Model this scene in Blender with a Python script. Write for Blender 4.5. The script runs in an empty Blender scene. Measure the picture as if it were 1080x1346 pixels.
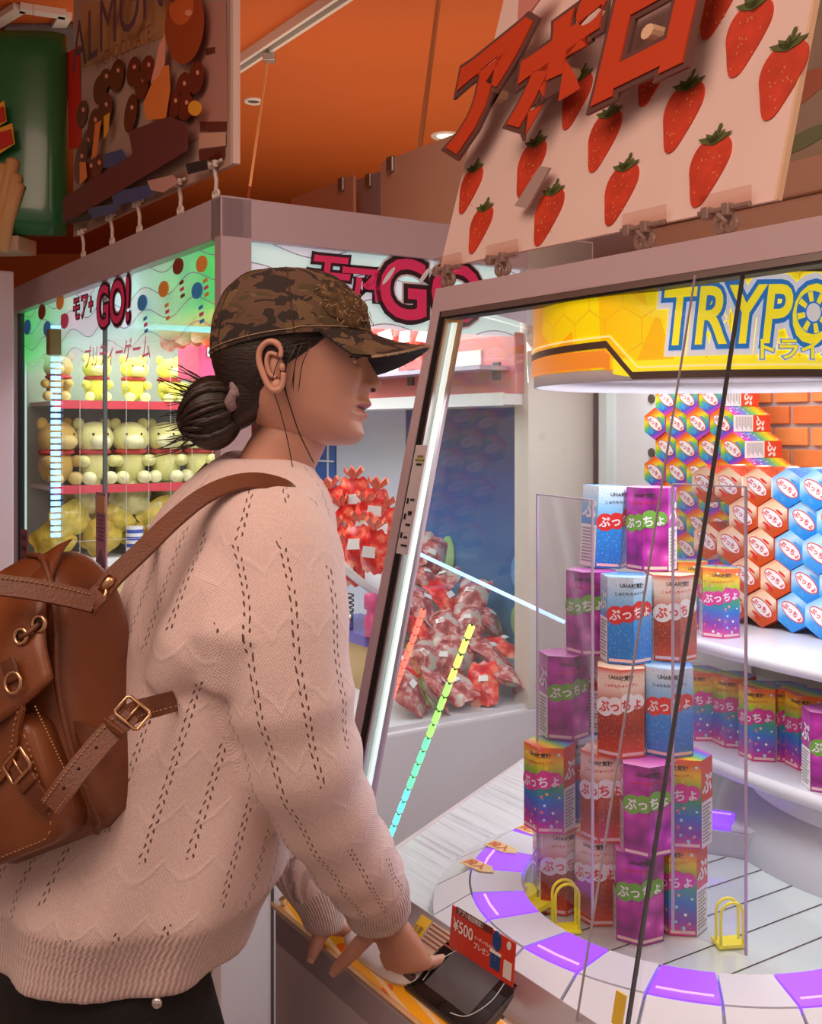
import bpy, bmesh, math, random
import numpy as np
from mathutils import Vector, Matrix, noise
random.seed(7); np.random.seed(7)
SC = bpy.context.scene
COL = SC.collection
# ------------------------------------------------------------------ camera
F_PX, HORIZON, CAM_Z = 1430.0, 565.0, 1.5
cam_d = bpy.data.cameras.new('camera'); cam = bpy.data.objects.new('camera', cam_d); COL.objects.link(cam)
cam.location = (0, 0, CAM_Z); cam.rotation_euler = (math.pi/2, 0, 0)
cam_d.sensor_fit = 'VERTICAL'; cam_d.sensor_height = 36.0; cam_d.lens = 36.0*F_PX/1346.0
cam_d.shift_y = -(673.0-HORIZON)/1346.0
cam_d.clip_start = 0.02; cam_d.clip_end = 60
SC.camera = cam
# ------------------------------------------------------------------ world, lights, exposure
W = bpy.data.worlds.new('world'); SC.world = W; W.use_nodes = True
W.node_tree.nodes['Background'].inputs[0].default_value = (0.62, 0.415, 0.345, 1)
W.node_tree.nodes['Background'].inputs[1].default_value = 0.60
def area_light(name, loc, target, size, power, color, sy=None):
    d = bpy.data.lights.new(name, 'AREA'); d.energy = power; d.color = color; d.size = size
    if sy: d.shape = 'RECTANGLE'; d.size_y = sy
    o = bpy.data.objects.new(name, d); COL.objects.link(o); o.location = loc
    o.rotation_euler = (Vector(target)-Vector(loc)).to_track_quat('-Z', 'Y').to_euler()
    return o
area_light('shop_ceiling_light', (-0.9, 0.2, 3.0), (-0.3, 1.5, 0.9), 1.6, 30, (1.0, 0.68, 0.53))
area_light('shop_ceiling_light', (1.4, 0.4, 3.0), (0.8, 1.6, 1.4), 1.2, 10, (1.0, 0.68, 0.52))
area_light('shop_ceiling_light', (0.2, 5.2, 2.2), (0.2, 5.5, 3.2), 3.0, 30, (1.0, 0.80, 0.62))  # added unseen lamp aimed upward to brighten the ceiling
SC.view_settings.view_transform = 'Standard'; SC.view_settings.look = 'None'
SC.view_settings.exposure = 0.0; SC.view_settings.gamma = 1.0; SC.view_settings.use_curve_mapping = False
# ------------------------------------------------------------------ frames
def ray(px, py): return np.array([(px-540.0)/F_PX, 1.0, (HORIZON-py)/F_PX])
def at(px, py, Y): r = ray(px, py)*Y; return Vector((r[0], r[1], r[2]+CAM_Z))
UX, UY = 0.5494, -0.8356           # along a machine front, towards the viewer's right
ROT = math.atan2(UY, UX)
U = Vector((UX, UY, 0)); N = Vector((-UY, UX, 0))
T_O = Vector((-0.128, 1.755, 0))   # round-table prize machine: left front corner
L_O = Vector((-0.437, 2.5, 0))     # corner prize machine: near corner
def TW(s, d, z): return T_O + U*s + N*d + Vector((0, 0, z))
def LW(s, d, z): return L_O + U*s + N*d + Vector((0, 0, z))
def hit(O, px, py, s=None, d=None, z=None):
    """where the sight line of a photo point meets the plane s, d or z of a machine; local (s, d, z)"""
    r = Vector(ray(px, py)); c = Vector((0, 0, CAM_Z))-O
    if z is not None: t = (z-c.z)/r.z
    elif d is not None: t = (d-c.dot(N))/r.dot(N)
    else: t = (s-c.dot(U))/r.dot(U)
    p = c+r*t
    return Vector((p.dot(U), p.dot(N), p.z))
# ------------------------------------------------------------------ materials
def lin(v): v /= 255.0; return v/12.92 if v <= 0.04045 else ((v+0.055)/1.055)**2.4
def rgb(r, g, b): return (lin(r), lin(g), lin(b), 1)
MATS = {}
def mat(name, col, rough=0.5, metal=0.0, emit=0.0, ecol=None, spec=0.5, bump=0, bscale=60, var=0.0, vscale=8, sheen=0, coat=0, trans=0):
    if name in MATS: return MATS[name]
    m = bpy.data.materials.new(name); m.use_nodes = True; nt = m.node_tree; b = nt.nodes['Principled BSDF']
    b.inputs['Base Color'].default_value = col; b.inputs['Roughness'].default_value = rough
    b.inputs['Metallic'].default_value = metal; b.inputs['Specular IOR Level'].default_value = spec
    if emit: b.inputs['Emission Color'].default_value = ecol or col; b.inputs['Emission Strength'].default_value = emit
    if sheen: b.inputs['Sheen Weight'].default_value = sheen; b.inputs['Sheen Roughness'].default_value = 0.4
    if coat: b.inputs['Coat Weight'].default_value = coat; b.inputs['Coat Roughness'].default_value = 0.08
    if trans: b.inputs['Transmission Weight'].default_value = trans
    tc = None
    if bump or var:
        tc = nt.nodes.new('ShaderNodeTexCoord')
    if var:
        n = nt.nodes.new('ShaderNodeTexNoise'); n.inputs['Scale'].default_value = vscale; n.inputs['Detail'].default_value = 4
        nt.links.new(tc.outputs['Object'], n.inputs['Vector'])
        r = nt.nodes.new('ShaderNodeValToRGB'); r.color_ramp.elements[0].position = 0.3; r.color_ramp.elements[1].position = 0.7
        r.color_ramp.elements[0].color = tuple(c*(1-var) for c in col[:3])+(1,)
        r.color_ramp.elements[1].color = tuple(min(1, c*(1+var)) for c in col[:3])+(1,)
        nt.links.new(n.outputs['Fac'], r.inputs['Fac']); nt.links.new(r.outputs['Color'], b.inputs['Base Color'])
        if emit: nt.links.new(r.outputs['Color'], b.inputs['Emission Color'])
    if bump:
        n = nt.nodes.new('ShaderNodeTexNoise'); n.inputs['Scale'].default_value = bscale; n.inputs['Detail'].default_value = 3
        nt.links.new(tc.outputs['Object'], n.inputs['Vector'])
        bp = nt.nodes.new('ShaderNodeBump'); bp.inputs['Strength'].default_value = bump; bp.inputs['Distance'].default_value = 0.004
        nt.links.new(n.outputs['Fac'], bp.inputs['Height']); nt.links.new(bp.outputs['Normal'], b.inputs['Normal'])
    MATS[name] = m
    return m
class NT:
    """small node-graph helper"""
    def __init__(s, name):
        s.m = bpy.data.materials.new(name); s.m.use_nodes = True; s.t = s.m.node_tree; s.b = s.t.nodes['Principled BSDF']; MATS[name] = s.m
    def n(s, kind, **kw):
        x = s.t.nodes.new(kind)
        for k, v in kw.items():
            if k in x.inputs.keys(): x.inputs[k].default_value = v
            else: setattr(x, k, v)
        return x
    def l(s, a, b): s.t.links.new(a, b)
    def math(s, op, a, b=None, c=None):
        x = s.t.nodes.new('ShaderNodeMath'); x.operation = op
        for i, v in enumerate((a, b, c)):
            if v is None: continue
            if isinstance(v, (int, float)): x.inputs[i].default_value = v
            else: s.l(v, x.inputs[i])
        return x.outputs[0]
    def mix(s, f, a, b):
        x = s.t.nodes.new('ShaderNodeMix'); x.data_type = 'RGBA'
        for sock, v in ((x.inputs[0], f), (x.inputs[6], a), (x.inputs[7], b)):
            if isinstance(v, (int, float, tuple)): sock.default_value = v
            else: s.l(v, sock)
        return x.outputs[2]
    def ramp(s, f, stops, interp='LINEAR'):
        x = s.t.nodes.new('ShaderNodeValToRGB'); x.color_ramp.interpolation = interp; e = x.color_ramp.elements
        while len(e) < len(stops): e.new(0.5)
        for i, (p, c) in enumerate(stops): e[i].position = p; e[i].color = c
        s.l(f, x.inputs[0]); return x.outputs[0]
    def uv(s):
        u = s.n('ShaderNodeUVMap'); x = s.n('ShaderNodeSeparateXYZ'); s.l(u.outputs[0], x.inputs[0]); return u.outputs[0], x.outputs[0], x.outputs[1]
    def obj(s):
        u = s.n('ShaderNodeTexCoord'); x = s.n('ShaderNodeSeparateXYZ'); s.l(u.outputs['Object'], x.inputs[0]); return u.outputs['Object'], x.outputs[0], x.outputs[1], x.outputs[2]
    def base(s, c, rough=0.5, emit=0): 
        s.l(c, s.b.inputs['Base Color']); s.b.inputs['Roughness'].default_value = rough
        if emit: s.l(c, s.b.inputs['Emission Color']); s.b.inputs['Emission Strength'].default_value = emit
    def bump(s, h, strength=0.4, dist=0.003):
        b = s.n('ShaderNodeBump'); b.inputs['Strength'].default_value = strength; b.inputs['Distance'].default_value = dist
        s.l(h, b.inputs['Height']); s.l(b.outputs[0], s.b.inputs['Normal'])
def glass(name, tint=(1, 1, 1, 1), refl=1.0, milk=0.0):
    if name in MATS: return MATS[name]
    m = bpy.data.materials.new(name); m.use_nodes = True; t = m.node_tree; t.nodes.clear()
    out = t.nodes.new('ShaderNodeOutputMaterial'); tr = t.nodes.new('ShaderNodeBsdfTransparent'); tr.inputs[0].default_value = tint
    gl = t.nodes.new('ShaderNodeBsdfGlossy'); gl.inputs['Roughness'].default_value = 0.02
    fr = t.nodes.new('ShaderNodeFresnel'); ge = t.nodes.new('ShaderNodeNewGeometry'); io = t.nodes.new('ShaderNodeMath'); io.operation = 'MULTIPLY_ADD'
    io.inputs[1].default_value = 1/1.45-1.45; io.inputs[2].default_value = 1.45; t.links.new(ge.outputs['Backfacing'], io.inputs[0]); t.links.new(io.outputs[0], fr.inputs[0])
    mu = t.nodes.new('ShaderNodeMath'); mu.operation = 'MULTIPLY'; mu.inputs[1].default_value = refl
    mx = t.nodes.new('ShaderNodeMixShader')
    t.links.new(fr.outputs[0], mu.inputs[0]); t.links.new(mu.outputs[0], mx.inputs[0])
    src = tr.outputs[0]
    if milk:
        df = t.nodes.new('ShaderNodeBsdfDiffuse'); df.inputs[0].default_value = (0.85, 0.85, 0.9, 1)
        m2 = t.nodes.new('ShaderNodeMixShader'); m2.inputs[0].default_value = milk
        t.links.new(tr.outputs[0], m2.inputs[1]); t.links.new(df.outputs[0], m2.inputs[2]); src = m2.outputs[0]
    t.links.new(src, mx.inputs[1]); t.links.new(gl.outputs[0], mx.inputs[2]); t.links.new(mx.outputs[0], out.inputs[0])
    MATS[name] = m
    return m
# ------------------------------------------------------------------ meshes
class MB:
    def __init__(s): s.v = []; s.f = []; s.mi = []; s.uv = None
    def add(s, vs, fs, mi=0, M=None):
        o = len(s.v)
        s.v += [tuple(M @ Vector(v)) if M is not None else tuple(v) for v in vs]
        s.f += [tuple(i+o for i in f) for f in fs]; s.mi += [mi]*len(fs); return s
    def box(s, c, h, mi=0, M=None, bev=0.0):
        """c centre, h full sizes; bev chamfers all edges"""
        x, y, z = (a/2 for a in h)
        if bev <= 0:
            vs = [(c[0]+i*x, c[1]+j*y, c[2]+k*z) for i in (-1, 1) for j in (-1, 1) for k in (-1, 1)]
            fs = [(0, 1, 3, 2), (4, 6, 7, 5), (0, 4, 5, 1), (2, 3, 7, 6), (0, 2, 6, 4), (1, 5, 7, 3)]
        else:
            bm = bmesh.new(); bmesh.ops.create_cube(bm, size=1.0)
            for v in bm.verts: v.co = Vector((v.co.x*h[0]+c[0], v.co.y*h[1]+c[1], v.co.z*h[2]+c[2]))
            bmesh.ops.bevel(bm, geom=list(bm.edges), offset=bev, segments=2, affect='EDGES', profile=0.6)
            bm.verts.index_update(); vs = [v.co.copy() for v in bm.verts]; fs = [tuple(v.index for v in f.verts) for f in bm.faces]; bm.free()
        return s.add(vs, fs, mi, M)
    def tube(s, pts, r, n=8, mi=0, closed=False, cap=True, flat=None, M=None, up=None):
        """tube along points; r number or list; flat=(a, b) gives an elliptical / strap section"""
        P = [Vector(p) for p in pts]; m = len(P); rs = [r]*m if isinstance(r, (int, float)) else list(r)
        vs = []; prev = None
        for i in range(m):
            if closed: t = (P[(i+1) % m]-P[i-1])
            else: t = P[min(i+1, m-1)]-P[max(i-1, 0)]
            t.normalize()
            if prev is None:
                a = Vector(up) if up is not None else (Vector((0, 0, 1)) if abs(t.z) < 0.9 else Vector((1, 0, 0)))
            else: a = prev
            a = (a-t*a.dot(t)).normalized(); prev = a; b = t.cross(a)
            for k in range(n):
                w = 2*math.pi*k/n+(math.pi/n if n == 4 else 0)
                if flat: vs.append(P[i]+a*math.cos(w)*flat[0]*rs[i]+b*math.sin(w)*flat[1]*rs[i])
                else: vs.append(P[i]+(a*math.cos(w)+b*math.sin(w))*rs[i])
        fs = []
        for i in range(m if closed else m-1):
            j = (i+1) % m
            for k in range(n): fs.append((i*n+k, i*n+(k+1) % n, j*n+(k+1) % n, j*n+k))
        if cap and not closed: fs += [tuple(range(n-1, -1, -1)), tuple((m-1)*n+k for k in range(n))]
        return s.add(vs, fs, mi, M)
    def cyl(s, p0, p1, r0, r1=None, n=16, mi=0, M=None): return s.tube([p0, p1], [r0, r0 if r1 is None else r1], n, mi, M=M)
    def loft(s, rings, mi=0, cap=True, closed=True, M=None):
        n = len(rings[0]); vs = [v for r in rings for v in r]; fs = []
        for i in range(len(rings)-1):
            for k in range(n if closed else n-1):
                fs.append((i*n+k, i*n+(k+1) % n, (i+1)*n+(k+1) % n, (i+1)*n+k))
        if cap: fs += [tuple(range(n-1, -1, -1)), tuple((len(rings)-1)*n+k for k in range(n))]
        return s.add(vs, fs, mi, M)
    def prism(s, poly, fn, t0, t1, mi=0):
        """2D polygon (ccw) -> fn(x, y, t) between t0 and t1"""
        n = len(poly); vs = [fn(x, y, t0) for x, y in poly]+[fn(x, y, t1) for x, y in poly]
        fs = [tuple(range(n-1, -1, -1)), tuple(range(n, 2*n))]+[(i, (i+1) % n, (i+1) % n+n, i+n) for i in range(n)]
        return s.add(vs, fs, mi)
    def lathe(s, prof, n=32, mi=0, c=(0, 0, 0), M=None, a0=0, a1=2*math.pi):
        full = abs(a1-a0-2*math.pi) < 1e-6; m = n if full else n+1
        rings = [[(c[0]+r*math.cos(a0+(a1-a0)*k/n), c[1]+r*math.sin(a0+(a1-a0)*k/n), c[2]+z) for k in range(m)] for r, z in prof]
        return s.loft(rings, mi, cap=False, closed=full, M=M)
    def sphere(s, c, r, n=16, m=10, mi=0, M=None):
        rr = (r, r, r) if isinstance(r, (int, float)) else r
        vs = [(c[0], c[1], c[2]+rr[2])]; fs = []
        for i in range(1, m):
            p = math.pi*i/m
            for k in range(n): w = 2*math.pi*k/n; vs.append((c[0]+rr[0]*math.sin(p)*math.cos(w), c[1]+rr[1]*math.sin(p)*math.sin(w), c[2]+rr[2]*math.cos(p)))
        vs.append((c[0], c[1], c[2]-rr[2])); e = len(vs)-1
        for k in range(n):
            fs.append((0, 1+k, 1+(k+1) % n)); fs.append((e, 1+(m-2)*n+(k+1) % n, 1+(m-2)*n+k))
            for i in range(m-2): fs.append((1+i*n+k, 1+(i+1)*n+k, 1+(i+1)*n+(k+1) % n, 1+i*n+(k+1) % n))
        return s.add(vs, fs, mi, M)
    def mesh(s, name, mats, smooth=False, weld=False):
        me = bpy.data.meshes.new(name); me.from_pydata(s.v, [], s.f)
        for m in (mats if isinstance(mats, (list, tuple)) else [mats]): me.materials.append(m)
        me.polygons.foreach_set('material_index', s.mi)
        if s.uv is not None:
            ul = me.uv_layers.new(name='UVMap'); ul.data.foreach_set('uv', np.array(s.uv, dtype=np.float32).ravel())
        bm = bmesh.new(); bm.from_mesh(me)
        if weld: bmesh.ops.remove_doubles(bm, verts=bm.verts, dist=1e-6)
        bmesh.ops.recalc_face_normals(bm, faces=bm.faces); bm.to_mesh(me); bm.free()
        if smooth: me.polygons.foreach_set('use_smooth', [True]*len(me.polygons))
        me.update(); return me
    def build(s, name, mats, parent=None, smooth=False, **kw): return link(name, s.mesh(name, mats, smooth), parent, **kw)
def link(name, me, parent=None, label=None, cat=None, group=None, kind=None, loc=None, rot=None):
    o = bpy.data.objects.new(name, me); COL.objects.link(o)
    if parent is not None: o.parent = parent
    if loc is not None: o.location = loc
    if rot is not None: o.rotation_euler = rot
    return tag(o, label, cat, group, kind)
def tag(o, label=None, cat=None, group=None, kind=None):
    if label: o['label'] = label
    if cat: o['category'] = cat
    if group: o['group'] = group
    if kind: o['kind'] = kind
    return o
def empty(name, loc, rotz=0, label=None, cat=None, group=None):
    o = bpy.data.objects.new(name, None); COL.objects.link(o); o.location = loc; o.rotation_euler = (0, 0, rotz); o.empty_display_size = 0.1
    return tag(o, label, cat, group)
def copy_tree(o, parent=None):
    c = o.copy(); COL.objects.link(c); c.parent = parent
    for ch in list(o.children): copy_tree(ch, c)
    return c
def smooth_angle(o, deg=35):
    me = o.data; me.polygons.foreach_set('use_smooth', [True]*len(me.polygons))
    try: me.set_sharp_from_angle(angle=math.radians(deg))
    except Exception: pass
    return o
TXT = {}
def text2d(body, size=1.0, off=0.0, shear=0.0, res=3, spacing=1.0):
    """flat letters: (list of (x, y), faces), centred on x, baseline at y = 0"""
    key = (body, off, shear, res, spacing)
    if key not in TXT:
        c = bpy.data.curves.new('lettering', 'FONT'); c.body = body; c.size = 1; c.align_x = 'CENTER'; c.offset = off; c.shear = shear; c.resolution_u = res; c.space_character = spacing
        o = bpy.data.objects.new('lettering', c); COL.objects.link(o)
        me = bpy.data.meshes.new_from_object(o.evaluated_get(bpy.context.evaluated_depsgraph_get()))
        TXT[key] = ([(v.co.x, v.co.y) for v in me.vertices], [tuple(p.vertices) for p in me.polygons])
        bpy.data.objects.remove(o); bpy.data.curves.remove(c); bpy.data.meshes.remove(me)
    vs, fs = TXT[key]
    return [(x*size, y*size) for x, y in vs], fs
def clip_strip(poly, lo, hi):
    def half(p, k, sgn):
        out = []
        for i in range(len(p)):
            a, b = p[i-1], p[i]; da, db = sgn*(a[0]-k), sgn*(b[0]-k)
            if (da >= 0) != (db >= 0): t = da/(da-db); out.append((a[0]+(b[0]-a[0])*t, a[1]+(b[1]-a[1])*t))
            if db >= 0: out.append(b)
        return out
    p = half(poly, lo, 1)
    return half(p, hi, -1) if len(p) > 2 else []
def ellipse(cx, cy, rx, ry, n=20, rot=0): return [(cx+rx*math.cos(2*math.pi*k/n)*math.cos(rot)-ry*math.sin(2*math.pi*k/n)*math.sin(rot), cy+rx*math.cos(2*math.pi*k/n)*math.sin(rot)+ry*math.sin(2*math.pi*k/n)*math.cos(rot)) for k in range(n)]
def interp(xs, ks, vs):
    """smooth monotone-ish cubic (pchip) through key points"""
    ks = np.asarray(ks, float); vs = np.asarray(vs, float); h = np.diff(ks); d = np.diff(vs)/h; m = np.zeros(len(ks)); m[0] = d[0]; m[-1] = d[-1]
    for i in range(1, len(ks)-1): m[i] = 0 if d[i-1]*d[i] <= 0 else 2*d[i-1]*d[i]/(d[i-1]+d[i])
    x = np.clip(np.asarray(xs, float), ks[0], ks[-1]); i = np.clip(np.searchsorted(ks, x)-1, 0, len(h)-1); t = (x-ks[i])/h[i]
    return (2*t**3-3*t**2+1)*vs[i]+(t**3-2*t**2+t)*h[i]*m[i]+(-2*t**3+3*t**2)*vs[i+1]+(t**3-t**2)*h[i]*m[i+1]
def catmull(pts, k=6, closed=False):
    P = [Vector(p) for p in pts]; out = []; n = len(P)
    for i in range(n if closed else n-1):
        p0 = P[i-1] if (i > 0 or closed) else P[0]; p1 = P[i]; p2 = P[(i+1) % n]; p3 = P[(i+2) % n] if (closed or i+2 < n) else P[-1]
        for j in range(k):
            t = j/k; out.append(0.5*((2*p1)+(p2-p0)*t+(2*p0-5*p1+4*p2-p3)*t*t+(3*p1-p0-3*p2+p3)*t**3))
    if not closed: out.append(P[-1])
    return out
def remesh(mb, voxel, smooth_it=3, factor=0.5):
    """union of overlapping closed shapes -> one continuous surface; returns (verts array, faces)"""
    me = mb.mesh('tmp', mat('tmp', (1, 1, 1, 1))); o = bpy.data.objects.new('tmp', me); COL.objects.link(o)
    r = o.modifiers.new('r', 'REMESH'); r.mode = 'VOXEL'; r.voxel_size = voxel
    s = o.modifiers.new('s', 'SMOOTH'); s.iterations = smooth_it; s.factor = factor
    ev = bpy.data.meshes.new_from_object(o.evaluated_get(bpy.context.evaluated_depsgraph_get()))
    V = np.empty(len(ev.vertices)*3); ev.vertices.foreach_get('co', V); V = V.reshape(-1, 3); Fs = [tuple(p.vertices) for p in ev.polygons]
    bpy.data.objects.remove(o); bpy.data.meshes.remove(me); bpy.data.meshes.remove(ev)
    return V, Fs
# ================================================================== setting
M_frame = mat('frame_lilac', (0.56, 0.43, 0.46, 1), 0.35, bump=0.05, bscale=300)
M_cab = mat('cabinet_white', (0.78, 0.77, 0.83, 1), 0.4)
M_black = mat('black_rubber', (0.012, 0.012, 0.013, 1), 0.45)
M_white = mat('white_plastic', (0.80, 0.80, 0.82, 1), 0.35)
M_cream = mat('cream_panel', (0.72, 0.66, 0.60, 1), 0.5)
M_steel = mat('brushed_steel', (0.55, 0.53, 0.52, 1), 0.35, metal=0.9)
M_chrome = mat('chrome', (0.8, 0.78, 0.76, 1), 0.12, metal=1.0)
M_led = mat('led_white', (1, 1, 1, 1), 0.4, emit=.62, ecol=(0.64, 0.95, 0.88, 1))
M_glass = glass('window_glass', (0.96, 0.98, 0.98, 1), 0.35, milk=.012)
M_acr = glass('clear_acrylic', (0.94, 0.93, 0.97, 1), 0.7, milk=0.03)
M_acr_edge = mat('acrylic_edge', (0.55, 0.47, 0.62, 1), 0.2)
def structure(mb, name, m): return mb.build(name, m, kind='structure')
structure(MB().box((0, 3.5, -0.05), (11, 13, 0.1)), 'floor', mat('floor_vinyl', (0.35, 0.28, 0.25, 1), 0.25, var=0.12, vscale=3))
M_ceil = mat('ceiling_orange', (0.56, 0.105, 0.008, 1), 0.75, bump=0.1, bscale=90, var=0.05, vscale=1.5)
structure(MB().box((0, 5.6, 3.15), (11, 8.8, 0.1)), 'ceiling', M_ceil)
structure(MB().box((0, 9.95, 1.55), (11, 0.1, 3.1)), 'wall_back', mat('wall_orange', (0.58, 0.12, 0.012, 1), 0.8, bump=0.1, bscale=60))
structure(MB().box((-5.45, 5.6, 1.55), (0.1, 8.8, 3.1)), 'wall_left', mat('wall_peach', (0.66, 0.40, 0.27, 1), 0.8, bump=0.1, bscale=60))
structure(MB().box((5.45, 5.6, 1.55), (0.1, 8.8, 3.1)), 'wall_right', MATS['wall_peach'])
# ceiling rail, hatch frame, downlights, cables
CZ = 3.1
def ceil(px, py): Y = (CZ-CAM_Z)*F_PX/(HORIZON-py); return at(px, py, Y)
a, b = ceil(290, 95), ceil(470, -27); dr = (b-a).normalized(); sd = Vector((0, 0, 1)).cross(dr)
r = empty('lighting_track', a, 0, 'white lighting track running across the orange ceiling', 'track')
q = b-a
def bar(mb, p, q, w, h, mi=0):
    p, q = Vector(p), Vector(q); t = (q-p).normalized(); s = Vector((0, 0, 1)).cross(t); s = s.normalized() if s.length > 1e-4 else Vector((1, 0, 0)); u = t.cross(s)
    vs = [e+s*i*w/2+u*j*h/2 for e in (p, q) for i, j in ((-1, -1), (1, -1), (1, 1), (-1, 1))]
    return mb.add(vs, [(3, 2, 1, 0), (4, 5, 6, 7), (0, 1, 5, 4), (1, 2, 6, 5), (2, 3, 7, 6), (3, 0, 4, 7)], mi)
M_rail = mat('rail_white', (0.75, 0.66, 0.60, 1), 0.4); M_slot = mat('rail_slot', (0.10, 0.07, 0.06, 1), 0.5)
for sgn in (-1, 1): bar(MB(), sd*0.022*sgn+Vector((0, 0, -.02)), q+sd*0.022*sgn+Vector((0, 0, -.02)), 0.016, 0.04).build('rail_side', M_rail, r)
bar(MB(), Vector((0, 0, -.01)), q+Vector((0, 0, -.01)), 0.028, 0.02).build('rail_slot', M_slot, r)
br = ceil(354, 58)-a; MB().box((br.x, br.y, -0.055), (0.05, 0.05, 0.035), bev=0.006).build('cable_clip', M_steel, r)
r = empty('ceiling_hatch', ceil(30, 30), 0, 'white framed access panel in the orange ceiling at top left', 'hatch')
o0 = ceil(30, 30); cs = [ceil(-60, 60)-o0, ceil(26, 6)-o0, ceil(86, 15)-o0, ceil(40, 90)-o0]
for i in range(4): bar(MB(), cs[i]+Vector((0, 0, -.012)), cs[(i+1) % 4]+Vector((0, 0, -.012)), 0.05, 0.024).build('hatch_frame', M_rail, r)
c0 = sum(cs, Vector())/4
MB().prism([(c.x*.96+c0.x*.04, c.y*.96+c0.y*.04) for c in cs][::-1], lambda x, y, t: (x, y, t), -.004, 0).build('hatch_panel', M_ceil, r)
MB().box((0, 0, -0.06), (.3, .3, 0.12), bev=0.01).build('air_duct', mat('duct_grey', (.16, .15, .16, 1), .6), loc=ceil(72, 47), label='dark grey duct box under the ceiling behind the chocolate board', cat='duct')
for i, (px, py, lit, lab) in enumerate([(333, 132, 0, 'small unlit white downlight in the orange ceiling'), (586, 178, 1, 'round lit downlight beside the red cut-out letters')]):
    p = ceil(px, py); r = empty('downlight', p, 0, lab, 'ceiling light')
    k = 1.0 if lit else 0.55
    MB().lathe([(0.045*k, -.002), (0.075*k, -.012), (0.085*k, -.004), (0.085*k, 0)], 28).build('trim_ring', M_rail, r, smooth=True)
    MB().lathe([(0, -.006), (0.05*k, -.006), (0.05*k, 0)], 24).build('lamp_lens', mat('lamp_lit', (1, 1, 1, 1), .4, emit=2.2, ecol=(1, .86, .5, 1)) if lit else M_slot, r)
M_cable = mat('cable_orange', (.85, .42, .20, 1), .4)
for nm, p0, p1, rad, lab in (('hanging_cable', at(354, 62, 4.55), at(326, 262, 4.3), .005, 'thin pale cable hanging from the ceiling track clip'), ('hanging_rod', at(579, -20, 3.75), at(539, 292, 3.55), .008, 'slanting orange rod between the ceiling and the corner machine')):
    bar(MB(), p0, p1, rad*1.6, rad*1.6).build(nm, M_cable, label=lab, cat='cable' if 'cable' in nm else 'rod')
# boards and machines further back
M_peach = mat('peach_board', (0.80, 0.50, 0.36, 1), .55); M_gb = mat('grey_blue_board', (.50, .50, .56, 1), .5)
LZ0 = 2.036
def clipped_board(px0, py0, px1, Y, zlo, lab, m, clips):
    p = at(px0, py0, Y); r = empty('divider_board', (p.x, p.y, zlo), ROT, lab, 'board')
    # length along U until px1
    t = ((px1-540)/F_PX*p.y-p.x)/(UX-(px1-540)/F_PX*UY); hgt = p.z-zlo
    MB().box((t/2, 0, hgt/2), (t, 0.012, hgt)).build('board_sheet', m, r)
    for c in clips:
        MB().box((t*c, -.012, hgt-.02), (.035, .014, .05), bev=.004).tube([(t*c, -.02, hgt-.045), (t*c+.012, -.026, hgt-.06), (t*c, -.02, hgt-.075), (t*c-.012, -.026, hgt-.06)], .005, 6, closed=True).build('clip', M_steel, r)
    return r
clipped_board(503, 214, 640, 3.45, LZ0, 'large peach divider board beside the slanting orange rod', M_peach, (.12, .9))
clipped_board(384, 262, 466, 4.2, LZ0, 'low peach divider board just above the corner machine roof', M_peach, (.85,))
clipped_board(468, 238, 502, 4.0, LZ0, 'narrow grey divider board between the two peach boards', M_gb, (.6,))
M_bgm = mat('far_machine_lilac', (.60, .55, .60, 1), .45)
p = at(592, 330, 4.5); z1 = at(600, 300, 4.5).z
r = empty('far_prize_machine', (p.x, p.y, 0), ROT, 'pale lilac machine seen under the strawberry board', 'game machine')
MB().box((.35, .4, .9), (.75, .8, 1.8), bev=.01).build('cabinet', M_bgm, r)
MB().box((.35, .4, z1/2+.9), (.79, .84, z1-1.8), bev=.01).build('top_beam', M_bgm, r)
MB().box((.57, -.01, z1-.10), (.10, .02, .14)).build('peach_panel', M_peach, r)
MB().box((.67, -.012, z1-.07), (.13, .02, .08)).build('magenta_panel', mat('magenta_panel', (.35, .02, .12, 1), .5), r)
p = at(900, 300, 3.4); z1 = at(1000, 248, 3.4).z
r = empty('far_prize_machine', (p.x, p.y, 0), ROT, 'peach topped machine behind the right end of the strawberry board', 'game machine')
MB().box((.35, .4, z1/2-.05), (1.1, .8, z1-.1), bev=.01).build('cabinet', M_peach, r)
MB().box((.35, .4, z1-.05), (1.14, .84, .1), bev=.01).build('top_beam', M_peach, r)
r2 = empty('snack_poster_board', (p.x, p.y, z1), ROT, 'faded green and pink poster board behind the strawberry board', 'board')
MB().box((.45, .15, .32), (.9, .012, .62)).build('board_sheet', mat('poster_cream', (.62, .55, .42, 1), .6, var=.12, vscale=6), r2)
for k, (x, z, w, h, c) in enumerate([(.2, .42, .3, .10, (.75, .30, .2, 1)), (.25, .24, .34, .10, (.75, .30, .2, 1)), (.12, .12, .10, .12, (.30, .42, .22, 1)), (.33, .10, .2, .05, (.30, .42, .22, 1)), (.6, .3, .2, .3, (.30, .42, .22, 1))]):
    MB().prism(ellipse(x, z, w/2, h/2, 20, .2), lambda a_, b_, t: (a_, t, b_), .139, .143).build('printed_shape', mat('poster_ink_%d' % (k if k > 1 else 0), c, .6), r2)
# grey kerb post at the far left edge
MB().box((0, 0, 1.02), (.075, .06, 2.04), bev=.006).build('machine_post', M_frame, loc=(at(3, 600, 3.72).x, 3.72, 0), rot=(0, 0, ROT), label='pinkish grey machine post at the left edge of the picture', cat='post')
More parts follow.
